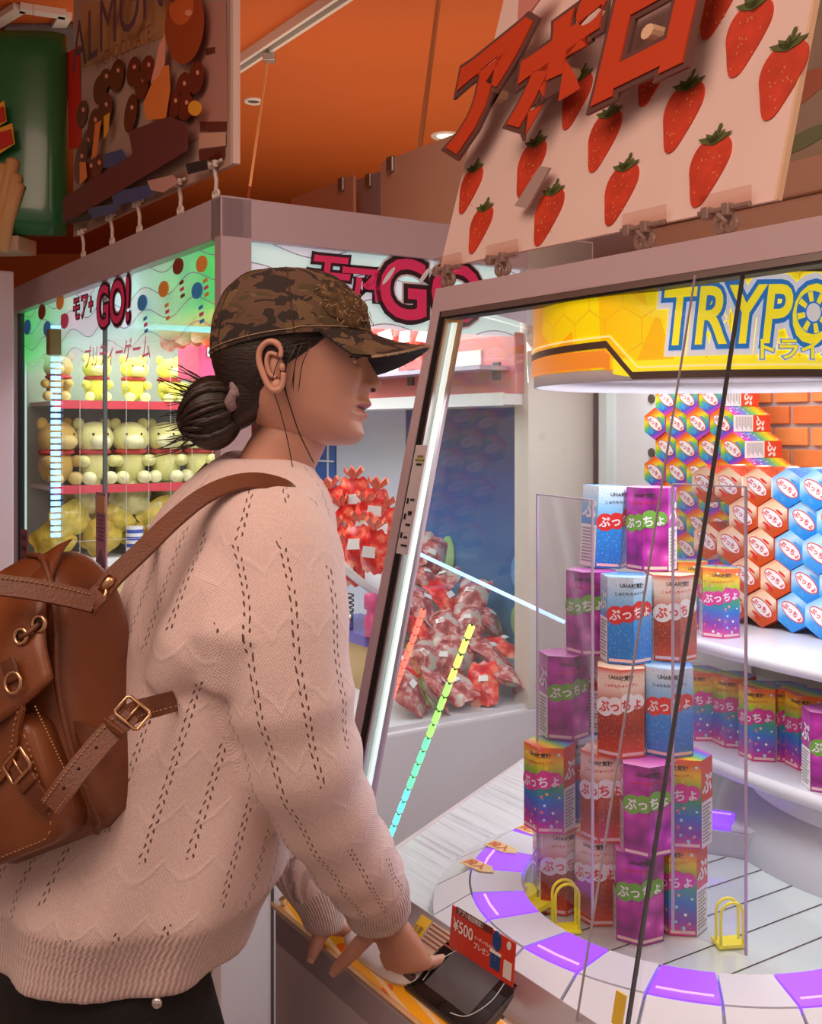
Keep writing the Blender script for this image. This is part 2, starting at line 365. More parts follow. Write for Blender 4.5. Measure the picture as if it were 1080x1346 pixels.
# ================================================================== corner prize machine (left)
L = empty('corner_prize_machine', L_O, ROT, 'large corner prize machine full of yellow plush toys and red candy bags', 'game machine')
LW_, LD, LZ, BZ, SZ = 2.0, 1.15, 2.04, 1.943, 0.74
def LP(mb, name, m, par=L, **k): return mb.build(name, m, par, **k)
LP(MB().box((-1.0, LD/2, .365), (LW_, LD, .73), bev=.008), 'base_cabinet', M_cab)
LP(MB().box((.002, .13, .36), (.004, .006, .66)), 'panel_gap', M_slot)
LP(MB().box((-.0175, .0385, (LZ+.73)/2), (.035, .077, LZ-.73)), 'corner_post', M_frame)
LP(MB().box((-.03, 1.03, (LZ+.73)/2), (.06, .24, LZ-.73)), 'end_post', M_cream)
LP(MB().box((-1.985, .03, (LZ+.73)/2), (.03, .06, LZ-.73)), 'far_post', M_frame)
LP(MB().box((-1.0, .03, (LZ+BZ)/2), (LW_, .06, LZ-BZ), bev=.004), 'front_beam', M_frame)
LP(MB().box((-.03, LD/2, (LZ+BZ)/2), (.06, LD, LZ-BZ), bev=.004), 'side_beam', M_frame)
LP(MB().box((-1.0, LD/2, LZ-.02), (LW_-.02, LD-.02, .03)), 'roof', M_cab)
LP(MB().box((-1.0, LD/2, SZ-.004), (LW_-.03, LD-.03, .012)), 'prize_deck', mat('deck_white', (.75, .75, .8, 1), .3))
LP(MB().box((-1.955, .045, (BZ+SZ)/2), (.02, .05, BZ-SZ)), 'gasket', M_black)
LP(MB().box((-1.925, .045, 1.40), (.016, .016, BZ-.95)), 'led_strip', M_led)
def pane(a, b): return MB().add([(a[0], a[1], SZ), (b[0], b[1], SZ), (b[0], b[1], BZ), (a[0], a[1], BZ)], [(0, 1, 2, 3)])
LP(pane((-.89, .02), (-.03, .02)), 'glass_pane', M_glass)
LP(pane((-1.95, .026), (-.90, .026)), 'glass_pane', M_glass)
LP(MB().box((-.902, .018, (BZ+SZ)/2), (.008, .012, BZ-SZ)), 'glass_seam', mat('glass_seam', (.10, .12, .12, 1), .3))
LP(pane((-.02, .077), (-.02, .91)), 'glass_pane', M_glass)
# back wall: blue poster panels with a white upright and wire grid
NB = NT('blue_poster'); v, x, y, z = NB.obj()
nz = NB.n('ShaderNodeTexNoise', Scale=2.5, Detail=3); NB.l(v, nz.inputs['Vector'])
zz = NB.math('ADD', z, NB.math('MULTIPLY', NB.math('SUBTRACT', nz.outputs[0], .5), .35))
NB.base(NB.ramp(NB.math('DIVIDE', zz, 2.0), [(.40, rgb(70, 150, 175)), (.52, rgb(40, 110, 170)), (.62, rgb(40, 84, 160)), (.80, rgb(66, 74, 140))]), .25)
LP(MB().box((-.46, 1.115, 1.15), (.90, .02, .84)), 'back_panel', MATS['blue_poster'], label='blue ocean-coloured poster panel')
LP(MB().box((-1.17, 1.115, 1.15), (.50, .02, .84)), 'back_panel', mat('milky_panel', (.60, .62, .74, 1), .3))
LP(MB().box((-1.70, 1.115, 1.15), (.54, .02, .84)), 'back_panel', mat('blue_tile', (.045, .13, .42, 1), .3))
for k in range(5): LP(MB().box((-1.94+.115*k, 1.10, 1.15), (.006, .006, .84)), 'grid_wire', M_white)
for k in range(7): LP(MB().box((-1.70, 1.098, .80+.115*k), (.54, .005, .006)), 'grid_wire', M_white)
LP(MB().box((-1.0, 1.115, 1.79), (1.95, .02, .40)), 'back_panel', mat('pale_panel', (.62, .56, .58, 1), .4))
LP(MB().box((-1.0, .98, 1.585), (1.95, .27, .03)), 'upper_shelf', M_white)
LP(MB().box((-1.0, .843, 1.585), (1.95, .006, .036)), 'shelf_edge', M_white)
for x0, c in ((-.86, (.72, .16, .16)), (-.42, (.70, .22, .20)), (-1.35, (.74, .20, .24))):
    b_ = LP(MB().box((x0+.2, .98, 1.685), (.40, .2, .17), bev=.006), 'display_tray', mat('tray_%d' % int(-x0*100), c+(1,), .4))
    LP(MB().box((x0+.15, .877, 1.70), (.2, .006, .06)), 'tray_card', M_cream, b_)
    LP(MB().box((x0+.32, .877, 1.665), (.03, .006, .05)), 'tray_lock', M_slot, b_)
# stickers on the glass (plain round shapes) 
for k, (px, py, rx, rz, c) in enumerate([(563, 737, .06, .075, (.62, .66, .74)), (585, 730, .06, .08, (.33, .55, .22)), (577, 763, .05, .055, (.72, .28, .40)), (676, 752, .045, .06, (.10, .36, .72)), (675, 816, .04, .055, (.30, .55, .18))]):
    h = hit(L_O, px, py, d=1.09)
    LP(MB().prism(ellipse(h.x, h.z, rx*.62, rz*.8, 24), lambda a_, b_, t: (a_, t, b_), 1.098, 1.104), 'round_sticker', mat('sticker_%d' % k, c+(1,), .4))
# top graphics band printed on the two panes
def wave_mat(name, s_axis, green):
    n = NT(name); v, x, y, z = n.obj(); h = x if s_axis == 'x' else y
    w = n.math('SINE', n.math('ADD', n.math('MULTIPLY', h, 18.0), n.math('MULTIPLY', z, 5.0)))
    lines = n.math('FRACT', n.math('ADD', n.math('MULTIPLY', z, 16.0), n.math('MULTIPLY', w, .30)))
    thin = n.math('LESS_THAN', lines, .045)
    band = n.math('GREATER_THAN', n.math('FRACT', n.math('MULTIPLY', n.math('ADD', n.math('MULTIPLY', z, 16.0), n.math('MULTIPLY', w, .30)), .5)), .5)
    c = n.mix(band, (.72, .90, .88, 1), (.80, .80, .86, 1))
    if green:
        f = n.math('ABSOLUTE', n.math('ADD', n.math('MULTIPLY', h, 1.0), 1.0))
        g = n.ramp(f, [(.25, (0, 0, 0, 1)), (.92, (1, 1, 1, 1))])
        c = n.mix(g, c, (.10, .85, .20, 1))
    c = n.mix(thin, c, (.25, .22, .30, 1))
    n.base(c, .3, .45 if green else .36)  # emission stands in for cabinet light shining through the print
    out = n.t.nodes['Material Output']; tr = n.n('ShaderNodeBsdfTransparent'); mx = n.n('ShaderNodeMixShader')
    fade = n.ramp(z, [(0, (0, 0, 0, 1)), (1, (1, 1, 1, 1))])
    dz = n.math('MULTIPLY', n.math('SUBTRACT', z, 1.70 if green else 1.66), 8.0)
    dz = n.math('MINIMUM', n.math('MAXIMUM', dz, 0.0), .93)
    n.l(dz, mx.inputs[0]); n.l(tr.outputs[0], mx.inputs[1]); n.l(n.b.outputs[0], mx.inputs[2]); n.l(mx.outputs[0], out.inputs[0])
    return n.m
LP(MB().box((-.97, .034, 1.82), (1.90, .002, .246)), 'printed_band', wave_mat('wave_print_front', 'x', True))
LP(MB().box((-.026, .49, 1.85), (.002, .82, .186)), 'printed_band', wave_mat('wave_print_side', 'y', False))
M_dk = mat('logo_dark', (.035, .008, .015, 1), .4); M_pk = mat('logo_pink', (.72, .03, .13, 1), .3, emit=.12); M_pk2 = mat('logo_pink_light', (.9, .25, .38, 1), .3, emit=.2); M_lw = mat('logo_white', (.85, .83, .85, 1), .4)
def logo(fn, par, body, size, layers):
    """stacked outline layers; fn(x, y, level) -> point"""
    for k, (off, m, nm) in enumerate(layers):
        vs, fs = text2d(body, size, off, res=4); MB().add([fn(x, y, k) for x, y in vs], fs).build(nm, m, par)
def side_fn(d0, z0, sh=0.0): return lambda x, y, k: (-.0145+.0015*k, d0+x+y*sh, z0+y)
h1 = hit(L_O, 540, 420, s=0)
lg = MB().box((-.0155, h1.y, h1.z), (.001, .01, .01)).build('window_logo', M_lw, L, label='pink bubble lettering with dark outline on the side window')
LAY = [(.10, M_lw, 'outline_white'), (.075, M_dk, 'outline_dark'), (.02, M_pk, 'letters')]
logo(side_fn(h1.y+.075, h1.z+.005, 0), lg, 'GO', .215, LAY)
h2 = hit(L_O, 432, 390, s=0); logo(side_fn(h2.y, h2.z, .15), lg, 'モ', .14, LAY[1:])
h2 = hit(L_O, 473, 402, s=0); logo(side_fn(h2.y, h2.z, .1), lg, 'ア', .13, LAY[1:])
h2 = hit(L_O, 500, 402, s=0); logo(side_fn(h2.y, h2.z, 0), lg, '+', .14, LAY[1:])
for px, py, ang in ((513, 362, .9), (560, 362, .9)):
    h2 = hit(L_O, px, py, s=0)
    MB().prism(ellipse(h2.y, h2.z, .03, .006, 14, ang), lambda a_, b_, t: (t, a_, b_), -.0085, -.008).build('letter_shine', M_lw, lg)
def front_fn(s0, z0, sh=0.0): return lambda x, y, k: (s0+x+y*sh, .0125-.0015*k, z0+y)
h1 = hit(L_O, 148, 425, d=0.01)
lg = MB().box((h1.x, .0145, h1.z), (.01, .001, .01)).build('window_logo', M_lw, L, label='pink bubble lettering on the long front window')
logo(front_fn(h1.x, h1.z), lg, 'GO!', .17, LAY)
h2 = hit(L_O, 110, 415, d=.01); logo(front_fn(h2.x-.02, h2.z), lg, 'モア+', .085, LAY[1:])
M_lol = {'brown': mat('lolly_brown', (.22, .04, .02, 1), .4, emit=.1), 'orange': mat('lolly_orange', (.80, .30, .06, 1), .4, emit=.1), 'blue': mat('lolly_blue', (.05, .28, .65, 1), .4, emit=.1), 'pink': mat('lolly_pink', (.75, .08, .2, 1), .4, emit=.1)}
for px, py, c in [(234, 350, 'brown'), (265, 347, 'orange'), (215, 380, 'orange'), (187, 398, 'blue'), (259, 382, 'blue'), (55, 410, 'brown'), (79, 397, 'orange'), (62, 432, 'blue'), (85, 422, 'pink'), (36, 430, 'blue')]:
    h = hit(L_O, px, py, d=.01); k = .8+.2*abs(h.x)
    MB().prism(ellipse(h.x, h.z, .040*k, .024*k, 22), lambda a_, b_, t: (a_, t, b_), .0085, .0115).build('printed_candy', M_lol[c], L)
    if py < 400:
        for j in range(3): MB().prism([(h.x+.012+.004*j, h.z-.034*k-.017*j-.02), (h.x+.034+.004*j, h.z-.030*k-.017*j-.02), (h.x+.034+.004*j, h.z-.021*k-.017*j-.02), (h.x+.012+.004*j, h.z-.025*k-.017*j-.02)], lambda a_, b_, t: (a_, t, b_), .0085, .0115).build('printed_stripe', M_lol['pink' if j % 2 else c], L)
h = hit(L_O, 150, 463, d=.01)
for k, (c, b0) in enumerate((('logo_pink_light', 'プリティーゲーム'),)):
    vs, fs = text2d(b0, .075, .01); MB().add([(h.x+x, .012, h.z-.03+y) for x, y in vs], fs).build('window_caption', M_pk2, L)
# shelf rack inside (faces the near window)
SR = -1.60
M_wire = mat('wire_grey', (.55, .55, .52, 1), .4)
M_rack = mat('rack_white', (.80, .80, .80, 1), .35); M_red = mat('rack_red', (.62, .06, .08, 1), .4)
for zs in (1.605, 1.30, 1.03):
    LP(MB().box((SR-.15, .38, zs-.01), (.30, .66, .016)), 'rack_shelf', M_rack)
    LP(MB().box((SR+.004, .38, zs-.014), (.006, .66, .03)), 'shelf_edge', M_red if zs > 1.2 else M_rack)
LP(MB().box((SR-.31, .40, 1.33), (.01, .72, 1.15)), 'rack_back', mat('rack_back', (.48, .52, .45, 1), .4))
for k in range(9): LP(MB().box((SR+.012, .06+.085*k, 1.28), (.0016, .0016, 1.0)), 'grid_wire', M_wire)
for zs in (.86, .98, 1.1): LP(MB().box((SR+.012, .40, zs), (.0016, .68, .0016)), 'grid_wire', M_wire)
# pink label box high on the near side
h = hit(L_O, 262, 470, s=-1.2); LP(MB().box((-1.2, h.y+.03, h.z), (.2, .14, .15), bev=.004), 'pink_header', mat('pink_header', (.80, .08, .22, 1), .35, emit=.15)); LP(MB().box((-1.096, h.y+.03, h.z+.02), (.004, .09, .045)), 'header_card', mat('mint_card', (.6, .82, .76, 1), .4))
# light bars inside: cool tubes along the top front, green glow tubes at both ends
LP(MB().box((-1.0, .10, BZ-.02), (1.88, .03, .02)), 'light_tube', M_led)
M_gl = mat('led_green', (.1, 1, .2, 1), .4, emit=2.5, ecol=(.06, 1, .16, 1))
LP(MB().box((-.16, .07, BZ-.03), (.22, .02, .02)), 'green_tube', M_gl); LP(MB().box((-1.75, .07, BZ-.03), (.3, .02, .02)), 'green_tube', M_gl)
LP(MB().box((-.06, .10, BZ-.03), (.02, .06, .02)), 'green_tube', M_gl)
M_bl = mat('led_blue', (.3, .5, 1, 1), .4, emit=2.0, ecol=(.22, .55, 1, 1))
h = hit(L_O, 73, 600, s=-1.45)
for k in range(34): LP(MB().box((-1.45, h.y, 1.14+.0215*k), (.012, .030, .014)), 'led_segment', M_bl)  # upright blue segments stand in for an LED reflection in the window
p0, p1 = hit(L_O, 22, 420, s=-1.86), hit(L_O, 283, 434, s=-.35)
LP(bar(MB(), (p0.x, .10, p0.z), (-.35, p1.y, p1.z), .008, .016), 'blue_light_bar', mat('led_blue2', (.4, .6, 1, 1), .4, emit=1.3, ecol=(.40, .62, 1, 1)))  # glowing bar added in place of a blue reflection on the pane
h = hit(L_O, 76, 450, s=-1.45); LP(MB().box((-1.45, h.y, h.z), (.05, .07, .09), bev=.01), 'claw_motor', mat('motor_bronze', (.20, .15, .05, 1), .5))
# vertical instruction strip on the pane
h = hit(L_O, 128, 735, d=.0); o_ = LP(MB().box((h.x, .012, h.z), (.095, .004, .40)), 'instruction_strip', mat('strip_pink', (.45, .20, .24, 1), .4))
LP(MB().box((h.x, .009, h.z+.165), (.09, .003, .05)), 'strip_header', mat('strip_orange', (.62, .33, .15, 1), .4), o_)
LP(MB().prism([(h.x-.03, h.z-.19), (h.x+.03, h.z-.19), (h.x+.03, h.z-.02), (h.x+.045, h.z-.02), (h.x, h.z+.03), (h.x-.045, h.z-.02), (h.x-.03, h.z-.02)], lambda a_, b_, t: (a_, t, b_), .007, .010), 'strip_arrow', mat('strip_dark', (.16, .08, .14, 1), .4), o_)
for j in range(7): LP(MB().box((h.x, .0085, h.z+.13-.012*j), (.06-.01*(j % 3), .002, .005)), 'strip_text', MATS['strip_dark'], o_)
h = hit(L_O, 28, 760, d=.0); o_ = LP(MB().box((h.x, .012, h.z), (.10, .004, .36)), 'instruction_strip', MATS['strip_pink'])
for j in range(8): LP(MB().box((h.x, .0085, h.z+.15-.04*j), (.05, .002, .016)), 'strip_text', MATS['strip_dark'], o_)
# white tray, purple plinth, spring and bottle under the candy bunch
h = hit(L_O, 470, 755, d=.70)
mb = MB(); mb.lathe([(.0, 0), (.17, 0), (.19, .03), (.185, .03), (.165, .008), (0, .008)], 32, M=Matrix.Translation((h.x, .72, h.z+.02)) @ Matrix.Rotation(-.5, 4, 'X') @ Matrix.Rotation(.5, 4, 'Y')); LP(mb, 'tilted_tray', M_white, smooth=True)
h = hit(L_O, 462, 820, d=.66); LP(MB().box((h.x, .70, h.z-.02), (.36, .2, .03), bev=.004), 'purple_plinth', mat('plinth_purple', (.16, .12, .48, 1), .3))
LP(MB().box((h.x, .70, (h.z-.035+SZ)/2), (.34, .18, h.z-.035-SZ)), 'cardboard_box', mat('cardboard', (.66, .46, .22, 1), .7, var=.12, vscale=10))
hs = hit(L_O, 457, 800, d=.62)
mb = MB(); mb.cyl((hs.x, .62, h.z-.005), (hs.x, .62, h.z+.05), .017, n=20); o_ = LP(mb, 'spring_holder', M_chrome, smooth=True)
LP(MB().tube([(hs.x+.018*math.cos(t*.7), .62+.018*math.sin(t*.7), h.z+.05+.0016*t) for t in range(36)], .0022, 6), 'spring_coil', M_slot, o_, smooth=True)
hb = hit(L_O, 487, 800, d=.62)
mb = MB(); mb.lathe([(0, 0), (.019, 0), (.02, .05), (.012, .065), (.012, .075), (.02, .08), (.019, .12), (.008, .125), (0, .125)], 20, c=(hb.x, .62, h.z-.005)); LP(mb, 'pink_bottle', mat('bottle_pink', (.72, .10, .28, 1), .3), smooth=True)
hb = hit(L_O, 432, 800, d=.62); LP(MB().box((hb.x, .62, h.z+.04), (.05, .03, .09), bev=.006), 'blue_tag', mat('tag_blue', (.35, .45, .75, 1), .4))
# lamps inside the machine (they light the prizes)
def inner_light(par, name, loc, size, sy, power, col):
    d = bpy.data.lights.new(name, 'AREA'); d.energy = power; d.shape = 'RECTANGLE'; d.size = size; d.size_y = sy; d.color = col
    o = bpy.data.objects.new(name, d); COL.objects.link(o); o.parent = par; o.location = loc; return o
inner_light(L, 'cabinet_lamp', (-1.05, .45, 1.93), 1.3, .7, 17, (.92, 1, .95)); inner_light(L, 'cabinet_lamp', (-.35, .62, 1.93), .6, .8, 4.2, (.95, .97, 1))
# ================================================================== round-table prize machine (right)
T = empty('round_table_prize_machine', T_O, ROT, 'prize machine with yellow sign, lit turntable ring and candy box displays', 'game machine')
def TP(mb, name, m, par=T, **k): return mb.build(name, m, par, **k)
SILL, TOPZ, LEAN = 0.82, 1.742, 0.208
def gl(z): return (z-SILL)/(TOPZ-SILL)*LEAN            # glass plane: d at height z
SE = 1.02                                                # right end
BK = 1.34                                                # back
SLB = -0.74                                              # left back corner
# base cabinet (six-sided plan), its deck and roof
base = [(0, -.10), (SE, -.10), (SE+.3, .55), (SE, BK), (SLB, BK), (-.05, .06)]
TP(MB().prism(base, lambda x, y, t: (x, y, t), 0, .745), 'base_cabinet', mat('cabinet_mauve', (.66, .56, .60, 1), .45))
ND = NT('deck_streaks'); v, x, y, z = ND.obj()
mp = ND.n('ShaderNodeMapping'); mp.inputs['Scale'].default_value = (2, 60, 1); mp.inputs['Rotation'].default_value = (0, 0, .5); ND.l(v, mp.inputs[0])
nz = ND.n('ShaderNodeTexNoise', Scale=2.0, Detail=5, Roughness=.7); ND.l(mp.outputs[0], nz.inputs['Vector'])
ND.base(ND.ramp(nz.outputs[0], [(.32, (.40, .40, .43, 1)), (.45, (.66, .66, .70, 1)), (.6, (.74, .74, .78, 1))]), .3)
deck = [(0.01, .01), (SE, .01), (SE+.28, .55), (SE, BK-.02), (SLB+.02, BK-.02), (-.03, .07)]
TP(MB().prism(deck, lambda x, y, t: (x, y, t), .7452, .752), 'deck', MATS['deck_streaks'])
roof = [(0, LEAN), (SE, LEAN), (SE+.25, .6), (SE, BK), (SLB, BK), (-.05, .30)]
TP(MB().prism(roof, lambda x, y, t: (x, y, t), 1.725, TOPZ-.004), 'roof', M_white)
# console: sloping front edge, orange printed panel under clear acrylic, steel sill
M_con = mat('console_orange', (1.0, .42, .02, 1), .35, emit=.16)
NC = NT('console_print'); v, x, y, z = NC.obj()
vo = NC.n('ShaderNodeTexVoronoi', Scale=26.0); NC.l(v, vo.inputs['Vector'])
st = NC.math('FRACT', NC.math('MULTIPLY', NC.math('ADD', NC.math('MULTIPLY', x, 3.0), NC.math('MULTIPLY', y, 26.0)), 2.2))
NC.base(NC.mix(NC.math('GREATER_THAN', st, .72), NC.mix(NC.math('LESS_THAN', vo.outputs[0], .26), (1.0, .50, .02, 1), (.85, .16, .02, 1)), (.95, .72, .45, 1)), .35, .13)
def slab(d0, z0, d1, z1, s0, s1, th, name, m, par=T, **kw):
    nd, nz_ = -(z1-z0), (d1-d0); l = math.hypot(nd, nz_); nd, nz_ = nd/l*th, nz_/l*th
    vs = [(s, d, z) for s in (s0, s1) for d, z in ((d0, z0), (d1, z1), (d1+nd, z1+nz_), (d0+nd, z0+nz_))]
    return TP(MB().add(vs, [(0, 1, 2, 3), (7, 6, 5, 4), (0, 4, 5, 1), (1, 5, 6, 2), (2, 6, 7, 3), (3, 7, 4, 0)]), name, m, par, **kw)
# sloped front wedge
TP(MB().add([(s, d, z) for s in (0, SE) for d, z in ((-.10, .70), (-.10, .752), (-.04, .785), (0, .815), (.012, .815), (.012, .70))], [(0, 1, 2, 3, 4, 5), (11, 10, 9, 8, 7, 6)]+[(i, (i+1) % 6, (i+1) % 6+6, i+6) for i in range(6)]), 'console_wedge', MATS['cabinet_mauve'])
slab(-.095, .7545, -.042, .7855, .004, SE, .002, 'console_panel', MATS['console_print'])
slab(-.0995, .7595, -.036, .7965, .0, SE, .004, 'acrylic_cover', glass('console_acrylic', (1, .96, .90, 1), .8))
slab(-.1035, .752, -.0995, .7545, 0, SE, .012, 'front_edging', mat('edge_gold', (.75, .45, .22, 1), .3))
slab(-.038, .789, .0, .823, 0, SE, .003, 'steel_sill', M_steel)
for s in (.012, .62): TP(MB().cyl((s, -.090, .7605), (s, -.094, .7705), .006, n=12), 'screw', M_chrome)
# caution label on the sill
cl = slab(-.034, .7955, -.006, .8205, .272, .297, .0012, 'caution_label', mat('caution_yellow', (.95, .62, .03, 1), .4))
def sill_fn(s0, t0, lift): return lambda x, y: (s0+x, -.034+(t0+y)*.745-lift*.667, .7985+(t0+y)*.667+lift*.745)
vs, fs = text2d('注意', .011, .005); f_ = sill_fn(.2845, .012, .0012); TP(MB().add([f_(x, y) for x, y in vs], fs), 'label_text', M_slot, cl)
lt = slab(-.034, .7955, -.006, .8205, .300, .38, .0010, 'notice_label', mat('notice_cream', (.80, .62, .45, 1), .5))
for j in range(5):
    f_ = sill_fn(.303, .030-.006*j, .001); TP(MB().add([f_(0, 0), f_(.073-.012*(j % 2), 0), f_(.073-.012*(j % 2), .0025), f_(0, .0025)], [(0, 1, 2, 3)]), 'notice_line', mat('notice_ink', (.28, .10, .06, 1), .6), lt)
# white joystick housing with two slots
def con(s, d, h=0.0): return (s, d, .7595+(d+.0995)*.583+h)
mb = MB(); rings = []
for k, (sc, h) in enumerate([(1.0, .002), (1.0, .006), (.93, .009), (.75, .0105), (.35, .011)]):
    ring = []
    for j in range(36):
        t = 2*math.pi*j/36; ring.append(con(.262+.090*sc*(abs(math.cos(t))**.7)*(1 if math.cos(t) > 0 else -1)+.0*math.sin(t), -.066+.026*sc*(abs(math.sin(t))**.8)*(1 if math.sin(t) > 0 else -1), h))
    rings.append(ring)
hs_ = TP(mb.loft(rings), 'control_housing', mat('housing_white', (.80, .74, .70, 1), .25), smooth=True)
TP(MB().lathe([(.014, 0), (.017, .004), (.014, .006), (.010, .004)], 28, M=Matrix.Translation(con(.225, -.066, .0095)) @ Matrix.Rotation(.53, 4, 'X')), 'button_ring', M_slot, hs_, smooth=True)
TP(MB().lathe([(.0, .004), (.010, .003), (.010, 0)], 24, M=Matrix.Translation(con(.225, -.066, .0095)) @ Matrix.Rotation(.53, 4, 'X')), 'button', mat('button_grey', (.35, .34, .38, 1), .3), hs_, smooth=True)
for s in (.335, .362): TP(MB().box(con(s-.02, -.074, .009), (.018, .010, .006), bev=.0015), 'slot', M_slot, hs_)
TP(MB().box((.34, -.102, .42), (.16, .004, .10)), 'front_sticker', mat('sticker_olive', (.40, .30, .04, 1), .5))
# glass, leaning left post, top beam
def lean_box(s0, s1, t0, t1, z0, z1, name, m, par=T, **kw):
    """box lying on the glass plane: t = distance in front (-) / behind (+) it"""
    vs = [(s, gl(z)+t, z) for z in (z0, z1) for s, t in ((s0, t0), (s1, t0), (s1, t1), (s0, t1))]
    return TP(MB().add(vs, [(3, 2, 1, 0), (4, 5, 6, 7), (0, 1, 5, 4), (1, 2, 6, 5), (2, 3, 7, 6), (3, 0, 4, 7)]), name, m, par, **kw)
GB = 1.700
lean_box(0, .024, -.004, .05, SILL-.02, TOPZ, 'left_post', M_frame)
lean_box(.024, .040, -.002, .03, SILL-.02, GB, 'post_gasket', M_black)
lean_box(.040, .045, -.001, .03, SILL-.02, GB, 'post_trim', M_steel)
lean_box(.047, .053, .010, .018, SILL+.05, GB-.02, 'led_strip', M_led)
lean_box(0.024, SE, -.004, .05, GB, TOPZ, 'top_beam', M_frame)
lean_box(.03, SE, -.003, .03, GB-.010, GB, 'beam_rail', M_steel); lean_box(.03, SE, -.001, .028, GB-.014, GB-.010, 'beam_gasket', M_black)
M_tgl = glass('front_glass_clear', (.97, .98, .98, 1), .5, milk=.014)  # faint diffuse white stands in for haze of reflected surroundings
def lpane(s0, s1, t): return TP(MB().add([(s, gl(z)+t, z) for s, z in ((s0, SILL), (s1, SILL), (s1, GB-.008), (s0, GB-.008))], [(0, 1, 2, 3)]), 'glass_pane', M_tgl)
lpane(.045, .668, .005); lpane(.595, SE, -.009)
lean_box(.656, .658, .003, .009, SILL, GB-.006, 'pane_edge', mat('pane_edge_dark', (.05, .05, .055, 1), .4))
lean_box(.594, .5952, -.011, -.008, SILL, GB-.006, 'pane_edge', mat('pane_edge_pale', (.42, .36, .42, 1), .3))
TP(MB().add([(-.0+.02, .02, SILL), (SLB+.03, BK-.03, SILL), (SLB+.03, BK-.03, 1.71), (.012, LEAN+.04, 1.71)], [(0, 1, 2, 3)]), 'side_glass', M_glass)
lean_box(.62, .636, .02, .022, SILL+.0, SILL+.035, 'corner_label', mat('caution_yellow', (.95, .62, .03, 1), .4))
# notice card on the left post
nc = lean_box(.048, .082, -.016, -.0125, 1.30, 1.475, 'notice_card', mat('card_white', (.72, .68, .68, 1), .4))
def card_fn(s0, z0): return lambda x, y: (s0+x, gl(z0+y)-.017, z0+y)
M_ink = mat('ink_dark', (.03, .03, .035, 1), .6); M_olive = mat('ink_olive', (.30, .26, .03, 1), .6)
for z0, w, m in ((1.455, .018, M_olive), (1.449, .026, M_olive), (1.442, .016, M_ink), (1.385, .012, M_ink), (1.365, .012, M_ink), (1.362, .010, M_ink), (1.345, .014, M_ink), (1.325, .010, M_ink), (1.312, .018, M_ink)):
    f_ = card_fn(.068, z0); TP(MB().add([f_(-w/2, 0), f_(w/2, 0), f_(w/2, .0035), f_(-w/2, .0035)], [(0, 1, 2, 3)]), 'card_line', m, nc)
for z0 in (1.38, 1.355, 1.325): f_ = card_fn(.055, z0); TP(MB().add([f_(-.003, 0), f_(.003, 0), f_(.003, .009), f_(-.003, .009)], [(0, 1, 2, 3)]), 'card_mark', M_ink, nc)
# back: cream upright, white holed panel, brick print wall
TP(MB().box((-.48, BK-.03, 1.24), (.50, .02, .98)), 'perforated_panel', M_white)
TP(MB().box((-.715, BK-.05, 1.24), (.035, .05, .98), bev=.004), 'panel_upright', mat('upright_mint', (.72, .80, .80, 1), .3))
for px, py in ((804, 524), (804, 595), (857, 524), (857, 595)):
    h = hit(T_O, px, py, d=BK-.04)
    TP(MB().prism(ellipse(h.x, h.z, .011, .012, 16), lambda a_, b_, t: (a_, t, b_), BK-.046, BK-.040), 'panel_hole', M_slot)
wall = TP(MB().box((.36, BK-.02, 1.24), (1.28, .02, .98)), 'brick_wall', mat('mortar', (.50, .45, .44, 1), .7, bump=.2), label='orange brick-patterned back wall')
bmesh_cache = {}
M_brick = [mat('brick_%d' % k, c, .7, bump=.3, bscale=40, var=.15, vscale=14) for k, c in enumerate([(.80, .22, .05, 1), (.72, .17, .035, 1), (.84, .27, .07, 1)])]
BM = [MB().box((0, 0, 0), (.092, .014, .041), bev=.002).mesh('brick', m) for m in M_brick]
for r_ in range(9):
    for c_ in range(12):
        s = -.22+.104*c_+(.052 if r_ % 2 else 0); z = 1.28+.051*r_
        if s < -.23 or s > .95: continue
        link('brick', BM[(r_*5+c_*3) % 3], wall, loc=(s, BK-.033, z))
# shelves for the candy boxes: clear acrylic with curved front lip
for zs, d0, nm in ((1.108, .70, 'upper_shelf'), (.905, .68, 'lower_shelf')):
    pts = [(-.40, 1.10), (-.08, .92), (.02, d0+.06), (.16, d0), (.42, d0-.02), (.80, d0), (.95, d0+.1), (.95, BK-.05), (-.40, BK-.05)]
    sh = TP(MB().prism(pts, lambda x, y, t: (x, y, t), zs-.012, zs), nm, mat('shelf_frost', (.62, .62, .68, 1), .25))
    lip = [Vector((x, y, zs-.008)) for x, y in pts[:7]]
    TP(MB().tube(catmull(lip, 5), .013, 10), 'shelf_lip', mat('lip_acrylic', (.70, .70, .74, 1), .15, coat=.5), sh, smooth=True)
    for t in (8, 14): p = catmull(lip, 5)[t]; TP(MB().cyl((p.x, p.y-.014, p.z), (p.x, p.y-.02, p.z), .006, n=10), 'shelf_screw', M_chrome, sh)
TP(MB().lathe([(.36, .752), (.36, .89)], 40, c=(.42, 1.06, 0), a0=-math.pi, a1=0), 'drum_wall', mat('drum_white', (.78, .78, .82, 1), .3), smooth=True)
TP(MB().lathe([(.42, .752), (.41, .80), (.36, .84)], 40, c=(.42, 1.06, 0), a0=-math.pi, a1=0), 'drum_skirt', mat('drum_grey', (.52, .54, .60, 1), .35), smooth=True)
